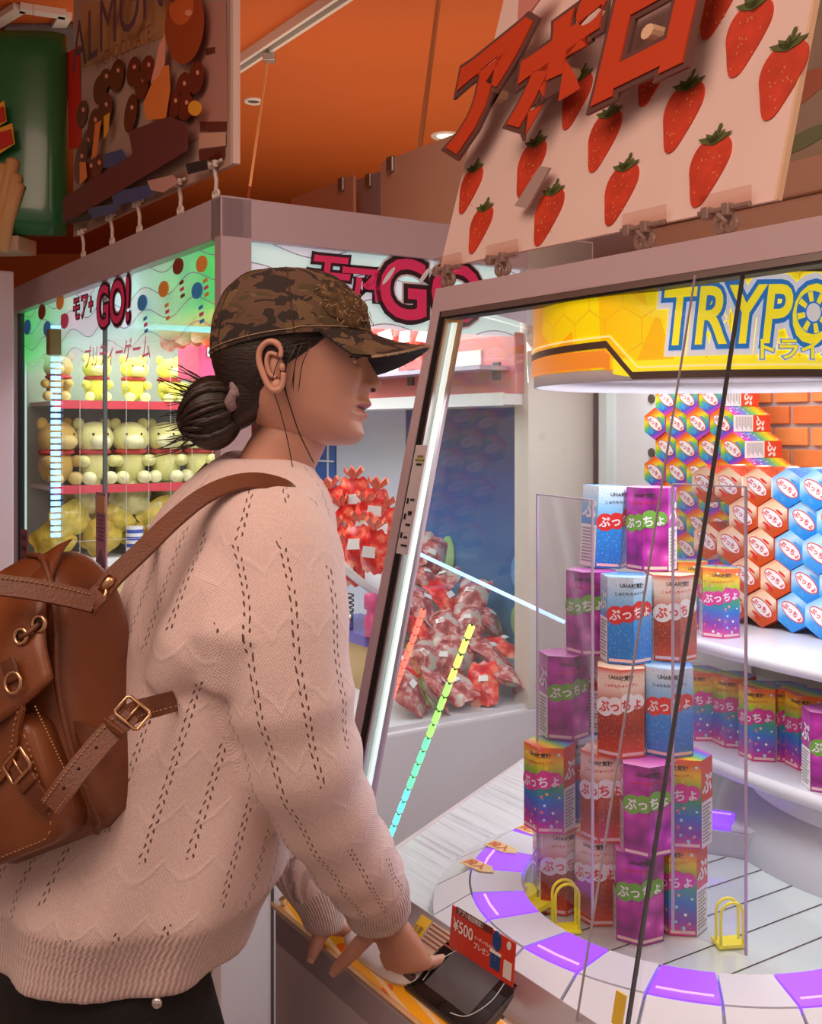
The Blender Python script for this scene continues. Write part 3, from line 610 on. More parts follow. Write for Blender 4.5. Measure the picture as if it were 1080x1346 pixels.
# ---- turntable ring
RC, RI, RO, RS, RZ = (.392, .424), .272, .352, .408, .80
ring = TP(MB().lathe([(RI-.004, .752), (RI-.004, RZ-.004), (RO, RZ-.006), (RS+.002, .765), (RS+.004, .752)], 72, c=(RC[0], RC[1], 0)), 'turntable_ring', mat('ring_base', (.5, .5, .56, 1), .35), smooth=False)
M_ttop = mat('tile_frost', (.72, .72, .80, 1), .25); M_tpur = mat('tile_purple_lit', (.22, .05, .60, 1), .3, emit=1.3, ecol=(.24, .06, .98, 1)); M_tsk = mat('tile_skirt', (.80, .80, .86, 1), .3); M_lav = mat('tile_lavender', (.62, .58, .82, 1), .25, emit=.12, ecol=(.4, .3, 1, 1))
NTILE = 24
def sector(r0, z0, r1, z1, a0, a1, lift, name, m, par, n=4):
    vs = []; 
    for k in range(n+1):
        a = a0+(a1-a0)*k/n
        for r, z, l in ((r0, z0, 0), (r1, z1, 0), (r1, z1, lift), (r0, z0, lift)): vs.append((RC[0]+r*math.cos(a), RC[1]+r*math.sin(a), z+l))
    fs = [(0, 1, 2, 3), (4*n+3, 4*n+2, 4*n+1, 4*n)]
    for k in range(n):
        for j in range(4): fs.append((4*k+j, 4*k+(j+1) % 4, 4*k+4+(j+1) % 4, 4*k+4+j))
    return TP(MB().add(vs, fs), name, m, par)
camang = math.atan2(-.69, .72)
for k in range(NTILE):
    a0 = 2*math.pi*k/NTILE+.02+.004; a1 = a0+2*math.pi/NTILE-.012
    lit = (k % 2 == 0)
    sector(RI, RZ-.003, RO-.002, RZ-.003, a0, a1, .008, 'ring_tile', M_tpur if lit else M_ttop, ring)
    sector(RO+.001, RZ-.002, RS, .768, a0, a1, .006, 'skirt_tile', M_tsk, ring)
    if lit:
        for j in range(3):
            rr = RI+.016+.022*j
            sector(rr, RZ+.0052, rr+.003, RZ+.0052, a0+.02, a1-.02, .0014, 'lit_line', mat('lit_line', (.5, .3, 1, 1), .3, emit=1.6, ecol=(.5, .28, 1, 1)), ring, 2) if j == 2 else None
TP(MB().lathe([(0, 0), (RI-.006, 0)], 48, c=(RC[0], RC[1], .7535)), 'centre_plate', mat('mirror_plate', (.66, .74, .74, 1), .12, metal=.3))
for k in range(-3, 4): q_ = math.sqrt(.262**2-(.07*k)**2); bar(MB(), (RC[0]+.07*k, RC[1]-q_, .7545), (RC[0]+.07*k, RC[1]+q_, .7545), .0012, .001).build('plate_joint', M_slot, T)
# arrow stickers on the ring's left tiles
M_arw = mat('arrow_cream', (.88, .62, .28, 1), .4); M_arr = mat('arrow_red', (.72, .12, .04, 1), .5)
for px, py, rot in ((629, 1138, 2.1), (660, 1114, 2.0), (700, 1092, 1.9)):
    h = hit(T_O, px, py, z=RZ+.007); 
    ang = .12; M_ = Matrix.Translation((h.x, h.y, RZ+.0062)) @ Matrix.Rotation(ang, 4, 'Z')
    f_ = lambda x, y, t: tuple(M_ @ Vector((x, y, t)))
    ar = TP(MB().prism([(-.030, -.014), (.016, -.014), (.034, 0), (.016, .014), (-.030, .014)], f_, 0, .0012), 'arrow_sticker', M_arw, ring)
    vs, fs = text2d('投入', .021, .02); TP(MB().add([f_(x-.006, y-.008, .002) for x, y in vs], fs), 'arrow_text', M_arr, ring)
# yellow hoops and gripper in the ring
M_yel = mat('acid_yellow', (.90, .80, .02, 1), .3, emit=.08)
def hoop(px, py, z0, w, h, lab, ry=0.0):
    p = hit(T_O, px, py, z=z0); r = empty('yellow_hoop', TW(p.x, p.y, z0), 0.15, lab, 'hoop', 'yellow hoops in the turntable')
    MB().box((0, 0, .004), (w*1.2, .03, .006), bev=.002).build('foot_plate', M_yel, r)
    for y in (-.012, .004):
        pts = [(-w/2, y, .004)]+[(-w/2*math.cos(t), y, h-w/2+w/2*math.sin(t)) for t in np.linspace(0, math.pi, 11)]+[(w/2, y, .004)]
        MB().tube(pts, .0023, 8).build('hoop_wire', M_yel, r, smooth=True)
    return r
hoop(742, 1224, .7545, .036, .075, 'yellow wire hoop standing before the left foot of the box tower')
hoop(957, 1242, .7545, .034, .066, 'yellow wire hoop right of the box tower')
p = hit(T_O, 690, 1190, z=.77); r = empty('yellow_gripper', TW(p.x, p.y, .7545), .5, 'flat acid-yellow gripper arm left of the box tower', 'gripper')
MB().prism([(-.05, -.02), (.0, -.03), (.03, -.018), (.12, -.014), (.12, .0), (.03, .005), (.0, .03), (-.04, .025)], lambda x, y, t: (x, y, t), .012, .020).build('arm_plate', M_yel, r)
MB().prism(ellipse(.005, .018, .034, .022, 20, .5), lambda x, y, t: (x, y, t), .0205, .030).build('arm_upper_plate', M_yel, r); MB().cyl((.008, .020, .030), (.008, .020, .036), .008, n=14).build('arm_cap', M_white, r)
MB().cyl((-.012, 0, 0), (-.012, 0, .03), .012, n=14).build('arm_pin', M_steel, r)
for x in (-.035, -.012): MB().cyl((x, -.015, .0195), (x, -.015, .0225), .006, n=14).build('arm_bolt', M_white, r)
# ---- curved sign drum
DC, DR, DZ0, DZ1 = (.375, .505), .305, 1.584, 1.706
NS = NT('sign_honeycomb'); uvv, ux, uy = NS.uv()
def hexgrid(nt, u, v, sc):
    """distance to the hex cell border by two offset lattices"""
    X = nt.math('MULTIPLY', u, sc); Y = nt.math('MULTIPLY', v, sc/1.7320508)
    def cell(ox):
        fx = nt.math('SUBTRACT', nt.math('FRACT', nt.math('ADD', X, ox)), .5); fy = nt.math('SUBTRACT', nt.math('FRACT', nt.math('ADD', Y, ox)), .5)
        ax = nt.math('ABSOLUTE', fx); ay = nt.math('MULTIPLY', nt.math('ABSOLUTE', fy), 1.7320508)
        return nt.math('MAXIMUM', ax, nt.math('ADD', nt.math('MULTIPLY', ax, .5), nt.math('MULTIPLY', ay, .8660254)))
    return nt.math('MINIMUM', cell(0.0), cell(.5))
hd = hexgrid(NS, ux, uy, 17.0); ln = NS.math('GREATER_THAN', hd, .487)
vo = NS.n('ShaderNodeTexVoronoi', Scale=14.0); NS.l(uvv, vo.inputs['Vector']); sepc = NS.n('ShaderNodeSeparateColor'); NS.l(vo.outputs['Color'], sepc.inputs[0])
col = NS.ramp(NS.math('ADD', NS.math('MULTIPLY', ux, 1.0), NS.math('MULTIPLY', NS.math('SUBTRACT', sepc.outputs[0], .5), .30)), [(.02, (1.0, .42, .0, 1)), (.20, (1.0, .60, .0, 1)), (.32, (1.0, .80, .0, 1)), (.6, (1.0, .86, .0, 1))])
col = NS.mix(ln, col, (.80, .52, .01, 1)); NS.base(col, .3, .42)
# unrolled coordinate a: metres along the drum from its left silhouette, increasing to the right
cw = TW(DC[0], DC[1], 0); vd = Vector((cw.x, cw.y, 0)); dist = vd.length
# world angle of the left tangent point seen from the camera, in local angle
base_dir = math.atan2(-cw.y, -cw.x); tang = base_dir-math.acos(DR/dist)      # world
A0 = tang-ROT+.06
def drum(a, z, lift=0.0):
    """a metres along the surface to the right from the left edge"""
    t = A0+a/DR; rr = DR+lift
    return (DC[0]+rr*math.cos(t), DC[1]+rr*math.sin(t), z)
sign = TP(MB().lathe([(DR-.012, DZ0), (DR-.012, DZ1)], 64, c=(DC[0], DC[1], 0)), 'sign_drum', M_white, smooth=True, label='lit yellow drum sign with blue lettering')
mb = MB(); na = 60; LA = 1.15; mb.uv = []
for k in range(na+1):
    a = -.10+LA*k/na
    mb.v += [drum(a, DZ0), drum(a, DZ1)]
for k in range(na):
    mb.f.append((2*k, 2*k+2, 2*k+3, 2*k+1)); mb.mi.append(0)
    for kk, zz in ((k, 0), (k+1, 0), (k+1, DZ1-DZ0), (k, DZ1-DZ0)): mb.uv.append((max(0, LA*kk/na-.10), zz))
me = bpy.data.meshes.new('sign_face'); me.from_pydata(mb.v, [], mb.f); me.materials.append(MATS['sign_honeycomb']); ul = me.uv_layers.new(name='UVMap'); ul.data.foreach_set('uv', np.array(mb.uv, np.float32).ravel()); me.polygons.foreach_set('use_smooth', [True]*len(me.polygons)); link('sign_face', me, sign)
def ribbon(pts, w, lift, name, m, th=.0015):
    """band of width w (in z) following (a, z) points on the drum"""
    mb = MB(); dense = []
    for (a0, z0), (a1, z1) in zip(pts[:-1], pts[1:]):
        n = max(1, int(abs(a1-a0)/.012)); dense += [(a0+(a1-a0)*k/n, z0+(z1-z0)*k/n) for k in range(n)]
    dense.append(pts[-1])
    vs = []; 
    for a, z in dense: vs += [drum(a, z-w/2, lift), drum(a, z+w/2, lift), drum(a, z+w/2, lift+th), drum(a, z-w/2, lift+th)]
    fs = []
    for k in range(len(dense)-1):
        for j in range(4): fs.append((4*k+j, 4*k+(j+1) % 4, 4*k+4+(j+1) % 4, 4*k+4+j))
    fs += [(0, 1, 2, 3), tuple(4*(len(dense)-1)+j for j in (3, 2, 1, 0))]
    return TP(MB().add(vs, fs), name, m, sign)
M_sgdk = mat('sign_dark', (.10, .06, .05, 1), .4); M_sgw = mat('sign_white', (.90, .92, .95, 1), .35, emit=.35); M_sgb = mat('sign_blue', (.01, .22, .72, 1), .35, emit=.35); M_sgy = mat('sign_yellow', (1.0, .84, .02, 1), .35, emit=.55); M_sgo = mat('sign_orange', (1.0, .33, .03, 1), .35, emit=.35)
def a_of(px, py):
    best = None
    for k in range(400):
        a = .0+.9*k/400; l = drum(a, 1.65); w_ = TW(*l); q = 540+F_PX*w_.x/w_.y
        if best is None or abs(q-px) < best[0]: best = (abs(q-px), a)
    return best[1]
aC, aD = a_of(798, 450), a_of(832, 480)
ZB = DZ0
ribbon([(-.04, ZB+.013), (aC-.004, ZB+.015), (aC+.006, ZB+.008)], .024, .0005, 'sign_foot', M_sgo)
ribbon([(aC+.012, ZB+.004), (aD, ZB-.001), (1.0, ZB-.001)], .022, .0004, 'sign_apron', M_sgy)
ribbon([(-.04, ZB+.029), (aC, ZB+.035), (aD, ZB-.010), (1.0, ZB-.010)], .010, .001, 'sign_stripe', M_sgdk)
ribbon([(-.04, ZB+.040), (aC+.006, ZB+.046), (aD+.008, ZB+.001), (1.0, ZB+.001)], .0022, .001, 'sign_line', mat('sign_cream', (1, .88, .45, 1), .4, emit=.5))
TP(MB().lathe([(DR-.006, DZ0), (DR-.006, DZ0-.017), (DR-.001, DZ0-.017), (DR-.001, DZ0+.002)], 72, c=(DC[0], DC[1], 0)), 'sign_rim', M_white, sign, smooth=True)
TP(MB().lathe([(DR+.010, DZ0-.006), (DR+.0115, DZ0-.006), (DR+.0115, DZ1-.004), (DR+.010, DZ1-.004)], 72, c=(DC[0], DC[1], 0)), 'sign_guard', glass('sign_acrylic', (1, .99, .97, 1), .35), sign, smooth=True)
def drum_text(body, size, a_left, z0, layers, shear=.22, spacing=1.0, ys=1.0, xs_=1.0):
    v0, _ = text2d(body, size, 0, shear, 4, spacing); xm = min(p[0] for p in v0)
    for k, (off, m, nm) in enumerate(layers):
        vs, fs = text2d(body, size, off, shear, 4, spacing)
        TP(MB().add([drum(a_left+(x-xm)*xs_, z0+y*ys, .002+.0012*k) for x, y in vs], fs), nm, m, sign)
aT, aO = a_of(876, 400), a_of(1066, 400)
drum_text('TRYPOD', .083, aT, ZB+.030, [(.15, M_sgw, 'letter_halo'), (.075, M_sgb, 'letter_outline'), (.014, M_sgy, 'letter_face')], .16, .98, 1.30, .86)
drum_text('トライポッド', .030, a_of(1000, 450), ZB+.010, [(.10, M_sgw, 'letter_halo'), (.06, M_sgb, 'letter_outline'), (.025, M_sgy, 'letter_face')], 0, .95)
# glowing red and green rods added to imitate LED reflections in the left glass
def reflection_rod(p0, p1, d_off, stops, lab, name):
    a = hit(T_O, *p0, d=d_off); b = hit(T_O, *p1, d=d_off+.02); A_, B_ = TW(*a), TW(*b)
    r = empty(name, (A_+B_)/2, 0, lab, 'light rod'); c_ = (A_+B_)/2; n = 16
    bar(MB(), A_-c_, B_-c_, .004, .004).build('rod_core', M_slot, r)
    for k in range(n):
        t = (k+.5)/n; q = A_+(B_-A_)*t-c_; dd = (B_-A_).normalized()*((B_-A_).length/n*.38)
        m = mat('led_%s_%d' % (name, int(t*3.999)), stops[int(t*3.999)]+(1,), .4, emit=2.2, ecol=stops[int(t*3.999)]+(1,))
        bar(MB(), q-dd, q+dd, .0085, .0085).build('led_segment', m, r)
reflection_rod((557, 800), (496, 968), .30, [(1, .12, .08)]*4, 'slanting red light rod behind the left glass', 'red_light_rod')
reflection_rod((621, 820), (512, 1100), .30, [(.55, .75, .1), (.25, .85, .1), (.1, .8, .3), (.1, .75, .65)], 'slanting green light rod behind the left glass', 'green_light_rod')
a_, b_ = hit(T_O, 540, 723, s=-.30), hit(T_O, 742, 818, s=-.12)
A_, B_ = TW(*a_), TW(*b_); r = empty('blue_light_bar', (A_+B_)/2, 0, 'thin blue light bar crossing behind the left glass', 'light rod')
bar(MB(), A_-(A_+B_)/2, B_-(A_+B_)/2, .007, .007).build('light_tube', MATS['led_blue2'], r)  # blue bar likewise stands in for a reflected LED
# clear acrylic shields round the tower
def shield(pts, z0, z1, lab):
    c0 = Vector((sum(p[0] for p in pts)/len(pts), sum(p[1] for p in pts)/len(pts), 0)); r = empty('acrylic_shield', TW(c0.x, c0.y, z0), ROT, lab, 'shield', 'clear shields round the tower')
    P = [Vector((p[0]-c0.x, p[1]-c0.y, 0)) for p in pts]
    for a, b in zip(P[:-1], P[1:]):
        t = (b-a).normalized(); n = Vector((-t.y, t.x, 0))*.002
        vs = [a-n, b-n, b+n, a+n]; vs = [v+Vector((0, 0, z)) for z in (0, z1-z0) for v in vs]
        MB().add(vs, [(3, 2, 1, 0), (4, 5, 6, 7), (0, 1, 5, 4), (1, 2, 6, 5), (2, 3, 7, 6), (3, 0, 4, 7)]).build('clear_sheet', M_acr, r)
    for p in (P[0], P[-1]): MB().box((p.x, p.y, (z1-z0)/2), (.003, .003, z1-z0)).build('sheet_edge', M_acr_edge, r)
    for a, b in zip(P[:-1], P[1:]): bar(MB(), a+Vector((0, 0, z1-z0)), b+Vector((0, 0, z1-z0)), .003, .002).build('sheet_edge', M_acr_edge, r)
a0 = hit(T_O, 706, 700, d=.235); a1 = hit(T_O, 775, 700, d=.20)
shield([(a0.x, .235), (a1.x, .205)], .807, 1.40, 'clear acrylic shield left of the tower of boxes')
a0 = hit(T_O, 884, 700, d=.275); a1 = hit(T_O, 980, 700, d=.30)
shield([(a0.x, .275), (a1.x, .30)], .807, 1.425, 'clear acrylic shield right of the tower of boxes')
TP(MB().lathe([(0, DZ0+.002), (DR-.012, DZ0+.002)], 48, c=(DC[0], DC[1], 0)), 'sign_bottom', M_white, sign)
# spoked hub inside the letter O
aw, zw = a_of(1066, 400), ZB+.068
for k, (r0_, m_) in enumerate(((.0235, M_sgb), (.010, M_sgw))): TP(MB().add([drum(aw+x, zw+y, .0062+.0012*k) for x, y in ellipse(0, 0, r0_*.92, r0_*1.2, 26)], [tuple(range(26))]), 'hub_disc', m_, sign)
for k in range(8):
    t = k*math.pi/4+.2; c_s, s_s = math.cos(t), math.sin(t); TP(MB().add([drum(aw+(c_s*a-s_s*b)*.92, zw+(s_s*a+c_s*b)*1.2, .0068) for a, b in ((.012, -.0028), (.0225, -.0034), (.0225, .0034), (.012, .0028))], [(0, 1, 2, 3)]), 'hub_spoke', M_sgy, sign)
inner_light(T, 'shelf_lamp', (.30, 1.05, 1.718), .9, .35, 4.0, (1.0, .97, .96)); inner_light(T, 'panel_lamp', (-.36, 1.08, 1.718), .35, .3, 2.6, (1, .97, .95))
dl_ = inner_light(T, 'drum_lamp', (DC[0], DC[1], DZ0-.003), .54, .54, 6.0, (.96, .96, 1.0)); dl_.data.shape = 'DISK'  # added lamp, hidden by the rim, to brighten ring and tower
# ================================================================== candy boxes (six-sided)
HR, HL = .0395, .130; HW = HR
def hexc(k): return Vector((HR*math.cos(k*math.pi/3), HR*math.sin(k*math.pi/3), 0))
def wrap(u, v, off):
    k = min(5, max(0, int(math.floor(u/HW+1e-9)))); f = u/HW-k; a, b = hexc(k), hexc(k+1); n = (a+b).normalized()
    p = a+(b-a)*f+n*off; return (p.x, p.y, v)
def wrap_mesh(polys, off, mi=0, mb=None):
    mb = mb or MB()
    for poly in polys:
        lo = int(math.floor(min(p[0] for p in poly)/HW)); hi = int(math.floor((max(p[0] for p in poly)-1e-9)/HW))
        for k in range(lo, hi+1):
            c = clip_strip(poly, k*HW, (k+1)*HW)
            if len(c) > 2: mb.add([wrap((k+(x/HW-k) % 1.0001 if False else x), y, off) if int(math.floor(x/HW+1e-9)) == k else wrap_k(k, x, y, off) for x, y in c], [tuple(range(len(c)))], mi)
    return mb
def wrap_k(k, u, v, off):
    f = u/HW-k; a, b = hexc(k), hexc(k+1); n = (a+b).normalized(); p = a+(b-a)*f+n*off; return (p.x, p.y, v)
def txt_polys(body, size, cx, cy, off=0, rot=0):
    vs, fs = text2d(body, size, off, res=2); c, s = math.cos(rot), math.sin(rot)
    return [[(cx+vs[i][0]*c-vs[i][1]*s, cy+vs[i][0]*s+vs[i][1]*c) for i in f] for f in fs]
def side_mat(name, kind):
    n = NT(name); uvv, u, v = n.uv()
    if kind == 'blue':
        vo = n.n('ShaderNodeTexVoronoi', Scale=260.0); n.l(uvv, vo.inputs['Vector'])
        c = n.ramp(n.math('DIVIDE', v, HL), [(0, rgb(20, 110, 200)), (.45, rgb(30, 140, 225)), (.75, rgb(150, 205, 240)), (1, rgb(225, 240, 250))])
        c = n.mix(n.math('LESS_THAN', vo.outputs[0], .22), c, rgb(110, 195, 245))
    elif kind == 'cola':
        vo = n.n('ShaderNodeTexVoronoi', Scale=300.0); n.l(uvv, vo.inputs['Vector'])
        c = n.ramp(n.math('DIVIDE', v, HL), [(0, rgb(215, 60, 25)), (.3, rgb(150, 40, 20)), (.6, rgb(190, 70, 35)), (.8, rgb(245, 225, 205)), (.93, rgb(245, 215, 195)), (1, rgb(225, 60, 35))])
        c = n.mix(n.math('LESS_THAN', vo.outputs[0], .2), c, rgb(235, 150, 90))
    elif kind == 'grape':
        vo = n.n('ShaderNodeTexVoronoi', Scale=38.0); n.l(uvv, vo.inputs['Vector'])
        c = n.ramp(n.math('MULTIPLY', vo.outputs[0], 1.0), [(0, rgb(235, 120, 215)), (.25, rgb(205, 60, 180)), (.6, rgb(165, 35, 145)), (.9, rgb(120, 25, 110))])
    else:
        vo = n.n('ShaderNodeTexVoronoi', Scale=95.0); n.l(uvv, vo.inputs['Vector'])
        c = n.ramp(n.math('ADD', n.math('DIVIDE', v, HL), n.math('MULTIPLY', u, .8)), [(.05, rgb(225, 40, 130)), (.22, rgb(130, 50, 170)), (.40, rgb(25, 110, 200)), (.58, rgb(30, 160, 110)), (.74, rgb(150, 195, 40)), (.88, rgb(245, 205, 30)), (1, rgb(240, 110, 40))])
        sp = n.n('ShaderNodeSeparateColor'); n.l(vo.outputs['Color'], sp.inputs[0])
        dots = n.ramp(sp.outputs[0], [(0, rgb(255, 200, 60)), (.4, rgb(240, 90, 110)), (.7, rgb(120, 220, 240)), (1, rgb(255, 255, 230))])
        c = n.mix(n.math('LESS_THAN', vo.outputs[0], .24), c, dots)
    n.base(c, .22); n.b.inputs['Coat Weight'].default_value = .3
    return n.m
def cap_mat(name, kind):
    n = NT(name); v, x, y, z = n.obj(); t = n.math('ADD', n.math('DIVIDE', n.math('ADD', n.math('MULTIPLY', x, .8), n.math('MULTIPLY', y, .6)), 2*HR), .5)
    if kind == 'blue': st = [(0, rgb(25, 125, 215)), (.45, rgb(60, 160, 230)), (.75, rgb(190, 225, 245)), (1, rgb(90, 180, 235))]
    elif kind == 'cola': st = [(0, rgb(205, 60, 25)), (.3, rgb(200, 95, 40)), (.55, rgb(250, 225, 195)), (.85, rgb(245, 205, 165)), (1, rgb(230, 90, 40))]
    elif kind == 'grape': st = [(0, rgb(160, 40, 140)), (.5, rgb(210, 90, 190)), (1, rgb(235, 160, 220))]
    else: st = [(.05, rgb(215, 60, 170)), (.2, rgb(90, 80, 200)), (.36, rgb(40, 160, 190)), (.52, rgb(120, 195, 60)), (.68, rgb(250, 215, 40)), (.84, rgb(245, 120, 40)), (1, rgb(225, 45, 45))]
    n.base(n.ramp(t, st), .2); n.b.inputs['Coat Weight'].default_value = .3
    return n.m
M_bw = mat('print_white', (.86, .85, .84, 1), .35); M_bred = mat('print_red', (.72, .03, .03, 1), .35); M_bgreen = mat('print_green', (.16, .42, .05, 1), .35); M_bmag = mat('print_magenta', (.70, .03, .28, 1), .35); M_bk = mat('print_black', (.02, .02, .02, 1), .5); M_bgrey = mat('print_grey', (.35, .35, .36, 1), .6)
M_bdred = mat('print_side_red', (.70, .06, .02, 1), .35)
BOXKIND = {'blue': ('blue soda', M_bred, M_bw), 'cola': ('orange-red cola', M_bw, M_bred), 'grape': ('purple grape', M_bgreen, M_bw), 'rainbow': ('rainbow', M_bmag, M_bw)}
PROTO = {}
def make_box(kind):
    sm, cm = side_mat('box_side_'+kind, kind), cap_mat('box_cap_'+kind, kind); _, blob, let = BOXKIND[kind]
    vs, fs, uv = [], [], []
    for k in range(6):
        a, b = hexc(k), hexc(k+1)
        o = len(vs); vs += [(a.x, a.y, 0), (b.x, b.y, 0), (b.x, b.y, HL), (a.x, a.y, HL)]; fs.append((o, o+1, o+2, o+3)); uv += [(k*HW, 0), (k*HW+HW, 0), (k*HW+HW, HL), (k*HW, HL)]
    for z, rev in ((0, True), (HL, False)):
        o = len(vs); vs += [(hexc(k).x, hexc(k).y, z) for k in range(6)]; fs.append(tuple(o+(5-k if rev else k) for k in range(6))); uv += [(0, 0)]*6
    me = bpy.data.meshes.new('candy_box'); me.from_pydata(vs, [], fs); me.materials.append(sm); me.materials.append(cm)
    me.polygons.foreach_set('material_index', [0]*6+[1, 1]); ul = me.uv_layers.new(name='UVMap'); ul.data.foreach_set('uv', np.array(uv, np.float32).ravel())
    parts = []
    # lettering patch wrapped over faces 0-1 and 3-4
    mbl, mbt, mbk, mbs = MB(), MB(), MB(), MB()
    for u0 in (HW, 4*HW):
        cy = HL*.60
        for i, (dx, dy, r) in enumerate([(-.027, -.005, .0145), (-.009, -.002, .0135), (.011, .003, .0145), (.027, .004, .0115)]): wrap_mesh([ellipse(u0+dx, cy+dy, r, r*.98, 18)], .00035+.0001*i, 0, mbl)
        wrap_mesh(txt_polys('ぷっちょ', .0185, u0, cy-.008, .025, .12), .0009, 0, mbt)
        wrap_mesh(txt_polys('UHA味覚糖', .0082, u0, HL*.885, .02), .0005, 0, mbk)
        wrap_mesh(txt_polys('じゅわもちキャンディ', .0058, u0, HL*.80, .015, .05), .0005, 0, mbs)
    parts += [('logo_patch', mbl.mesh('logo_patch', blob)), ('logo_letters', mbt.mesh('logo_letters', let)), ('maker_lettering', mbk.mesh('maker_lettering', M_bk)), ('slogan', mbs.mesh('slogan', MATS['print_red'] if kind != 'blue' else M_bk))]
    # base strip
    mb = MB()
    for k in (0, 1, 3, 4): wrap_mesh([[(k*HW+.002, .003), (k*HW+HW-.002, .003), (k*HW+HW-.002, .0075), (k*HW+.002, .0075)]], .0004, 0, mb)
    parts.append(('base_strip', mb.mesh('base_strip', mat('print_pale_pink', (.82, .55, .55, 1), .4))))
    # information faces 2 and 5: coloured upper half with a big syllable, white text panel below
    mu, mw, mt, ms = MB(), MB(), MB(), MB()
    for k in (2, 5):
        q = lambda x0, x1, y0, y1: [(k*HW+x0, y0), (k*HW+x1, y0), (k*HW+x1, y1), (k*HW+x0, y1)]
        wrap_mesh([q(.0005, HW-.0005, HL*.52, HL-.0005)], .0003, 0, mu); wrap_mesh([q(.0005, HW-.0005, .0005, HL*.52)], .0003, 0, mw)
        wrap_mesh(txt_polys('ぷ', .034, k*HW+HW/2, HL*.62, .03), .0007, 0, ms)
        for j in range(11): wrap_mesh([q(.004, HW-.005-.004*(j % 3), HL*.48-.0052*j-.0028, HL*.48-.0052*j)], .0006, 0, mt)
    upper = {'blue': 'blue', 'cola': 'cola', 'grape': 'grape', 'rainbow': None}[kind]
    if kind == 'rainbow': parts.append(('syllable_panel', mu.mesh('syllable_panel', M_bdred)))
    parts += [('info_panel', mw.mesh('info_panel', M_bw)), ('syllable', ms.mesh('syllable', M_bw)), ('info_text', mt.mesh('info_text', M_bgrey))]
    # both ends: oval badge with lettering (bottom end is the one that faces out when lying)
    mo, mi_, mt2, mq = MB(), MB(), MB(), MB()
    for z, sg in ((0, -1), (HL, 1)):
        f = lambda x, y, l: (-x*sg*-1 if sg > 0 else -x, y, z+sg*l)
        rot = -.04
        def ell(rx, ry, l, mb):
            p = ellipse(0, .001, rx, ry, 26, rot); mb.add([f(x, y, l) for x, y in p], [tuple(range(26))])
        ell(.0285, .0145, .0004, mo); ell(.0265, .0125, .0008, mi_)
        for poly in txt_polys('ぷっちょ', .0128, .0, -.0055, .03, rot): mt2.add([f(x+.001, y+.002, .0012) for x, y in poly], [tuple(range(len(poly)))])
        for j, (x0, y0, w) in enumerate(((-.004, -.019, .020), (.002, -.024, .012), (.008, .019, .016))): mq.add([f(x, y, .0005) for x, y in ellipse(x0, y0, w*.6, .0026, 12, rot)], [tuple(range(12))])
    parts += [('badge_rim', mo.mesh('badge_rim', M_bred)), ('badge', mi_.mesh('badge', M_bw)), ('badge_letters', mt2.mesh('badge_letters', M_bred)), ('end_print', mq.mesh('end_print', MATS['lolly_blue'] if kind != 'cola' else MATS['print_red']))]
    return me, parts
for k in BOXKIND: PROTO[k] = make_box(k)
STAND = ('logo_patch', 'logo_letters', 'maker_lettering', 'slogan', 'base_strip', 'syllable_panel', 'info_panel', 'syllable', 'info_text')
def candy_box(kind, M_, label, group, lying=False, side=True):
    me, parts = PROTO[kind]; o = bpy.data.objects.new('candy_box', me); COL.objects.link(o); o.matrix_world = M_
    tag(o, label, 'candy box', group)
    for nm, pm in parts:
        if (nm in STAND) != (not lying) and not (lying and side and nm in ('syllable_panel', 'info_panel', 'syllable', 'info_text')): continue
        c = bpy.data.objects.new(nm, pm); COL.objects.link(c); c.parent = o
    return o
def upright(kind, s, d, z, az, label, group, tilt=0.0):
    candy_box(kind, Matrix.Translation(TW(s, d, z)) @ Matrix.Rotation(tilt, 4, 'Y') @ Matrix.Rotation(az, 4, 'Z'), label, group)
# az: angle so that the joint between faces 0 and 1 (local angle 60 deg) looks to the viewer (world -Y) when az0 = 0
def facing(off): return -math.pi/2-math.pi/3+math.radians(off)
Z0 = .7548; DZ = HL+.0012
TOWER = [
 [(.238, .272, 'cola', 12, 'leftmost in the bottom tier of the tower'), (.303, .302, 'cola', -28, 'second from left in the bottom tier of the tower'), (.377, .307, 'grape', -4, 'third from left in the bottom tier of the tower'), (.392, .380, 'rainbow', -38, 'at the right end of the bottom tier of the tower')],
 [(.244, .250, 'rainbow', -35, 'leftmost in the second tier of the tower'), (.232, .3225, 'blue', -12, 'behind the left end of the second tier of the tower'), (.320, .297, 'cola', -26, 'in the middle of the second tier of the tower'), (.392, .307, 'grape', -4, 'second from right in the second tier of the tower'), (.402, .379, 'rainbow', -38, 'at the right end of the second tier of the tower')],
 [(.228, .293, 'grape', 14, 'at the left end of the third tier of the tower'), (.226, .3675, 'cola', 60, 'half hidden behind the third tier of the tower'), (.344, .304, 'cola', -10, 'in the middle of the third tier of the tower'), (.382, .365, 'blue', -8, 'at the right end of the third tier of the tower')],
 [(.251, .330, 'grape', -30, 'at the left end of the fourth tier of the tower'), (.327, .331, 'blue', 6, 'in the middle of the fourth tier of the tower'), (.350, .404, 'cola', 8, 'at the right end of the fourth tier of the tower')],
 [(.233, .374, 'blue', 30, 'tilted at the top left of the tower'), (.303, .411, 'grape', -32, 'at the top right of the tower')]]
for k, tier in enumerate(TOWER):
    for s, d, kind, off, where in tier:
        upright(kind, s, d, Z0+k*DZ, facing(off), '%s candy box standing %s' % (BOXKIND[kind][0], where), 'candy boxes of the tower', .05 if (k == 4 and kind == 'blue') else 0)
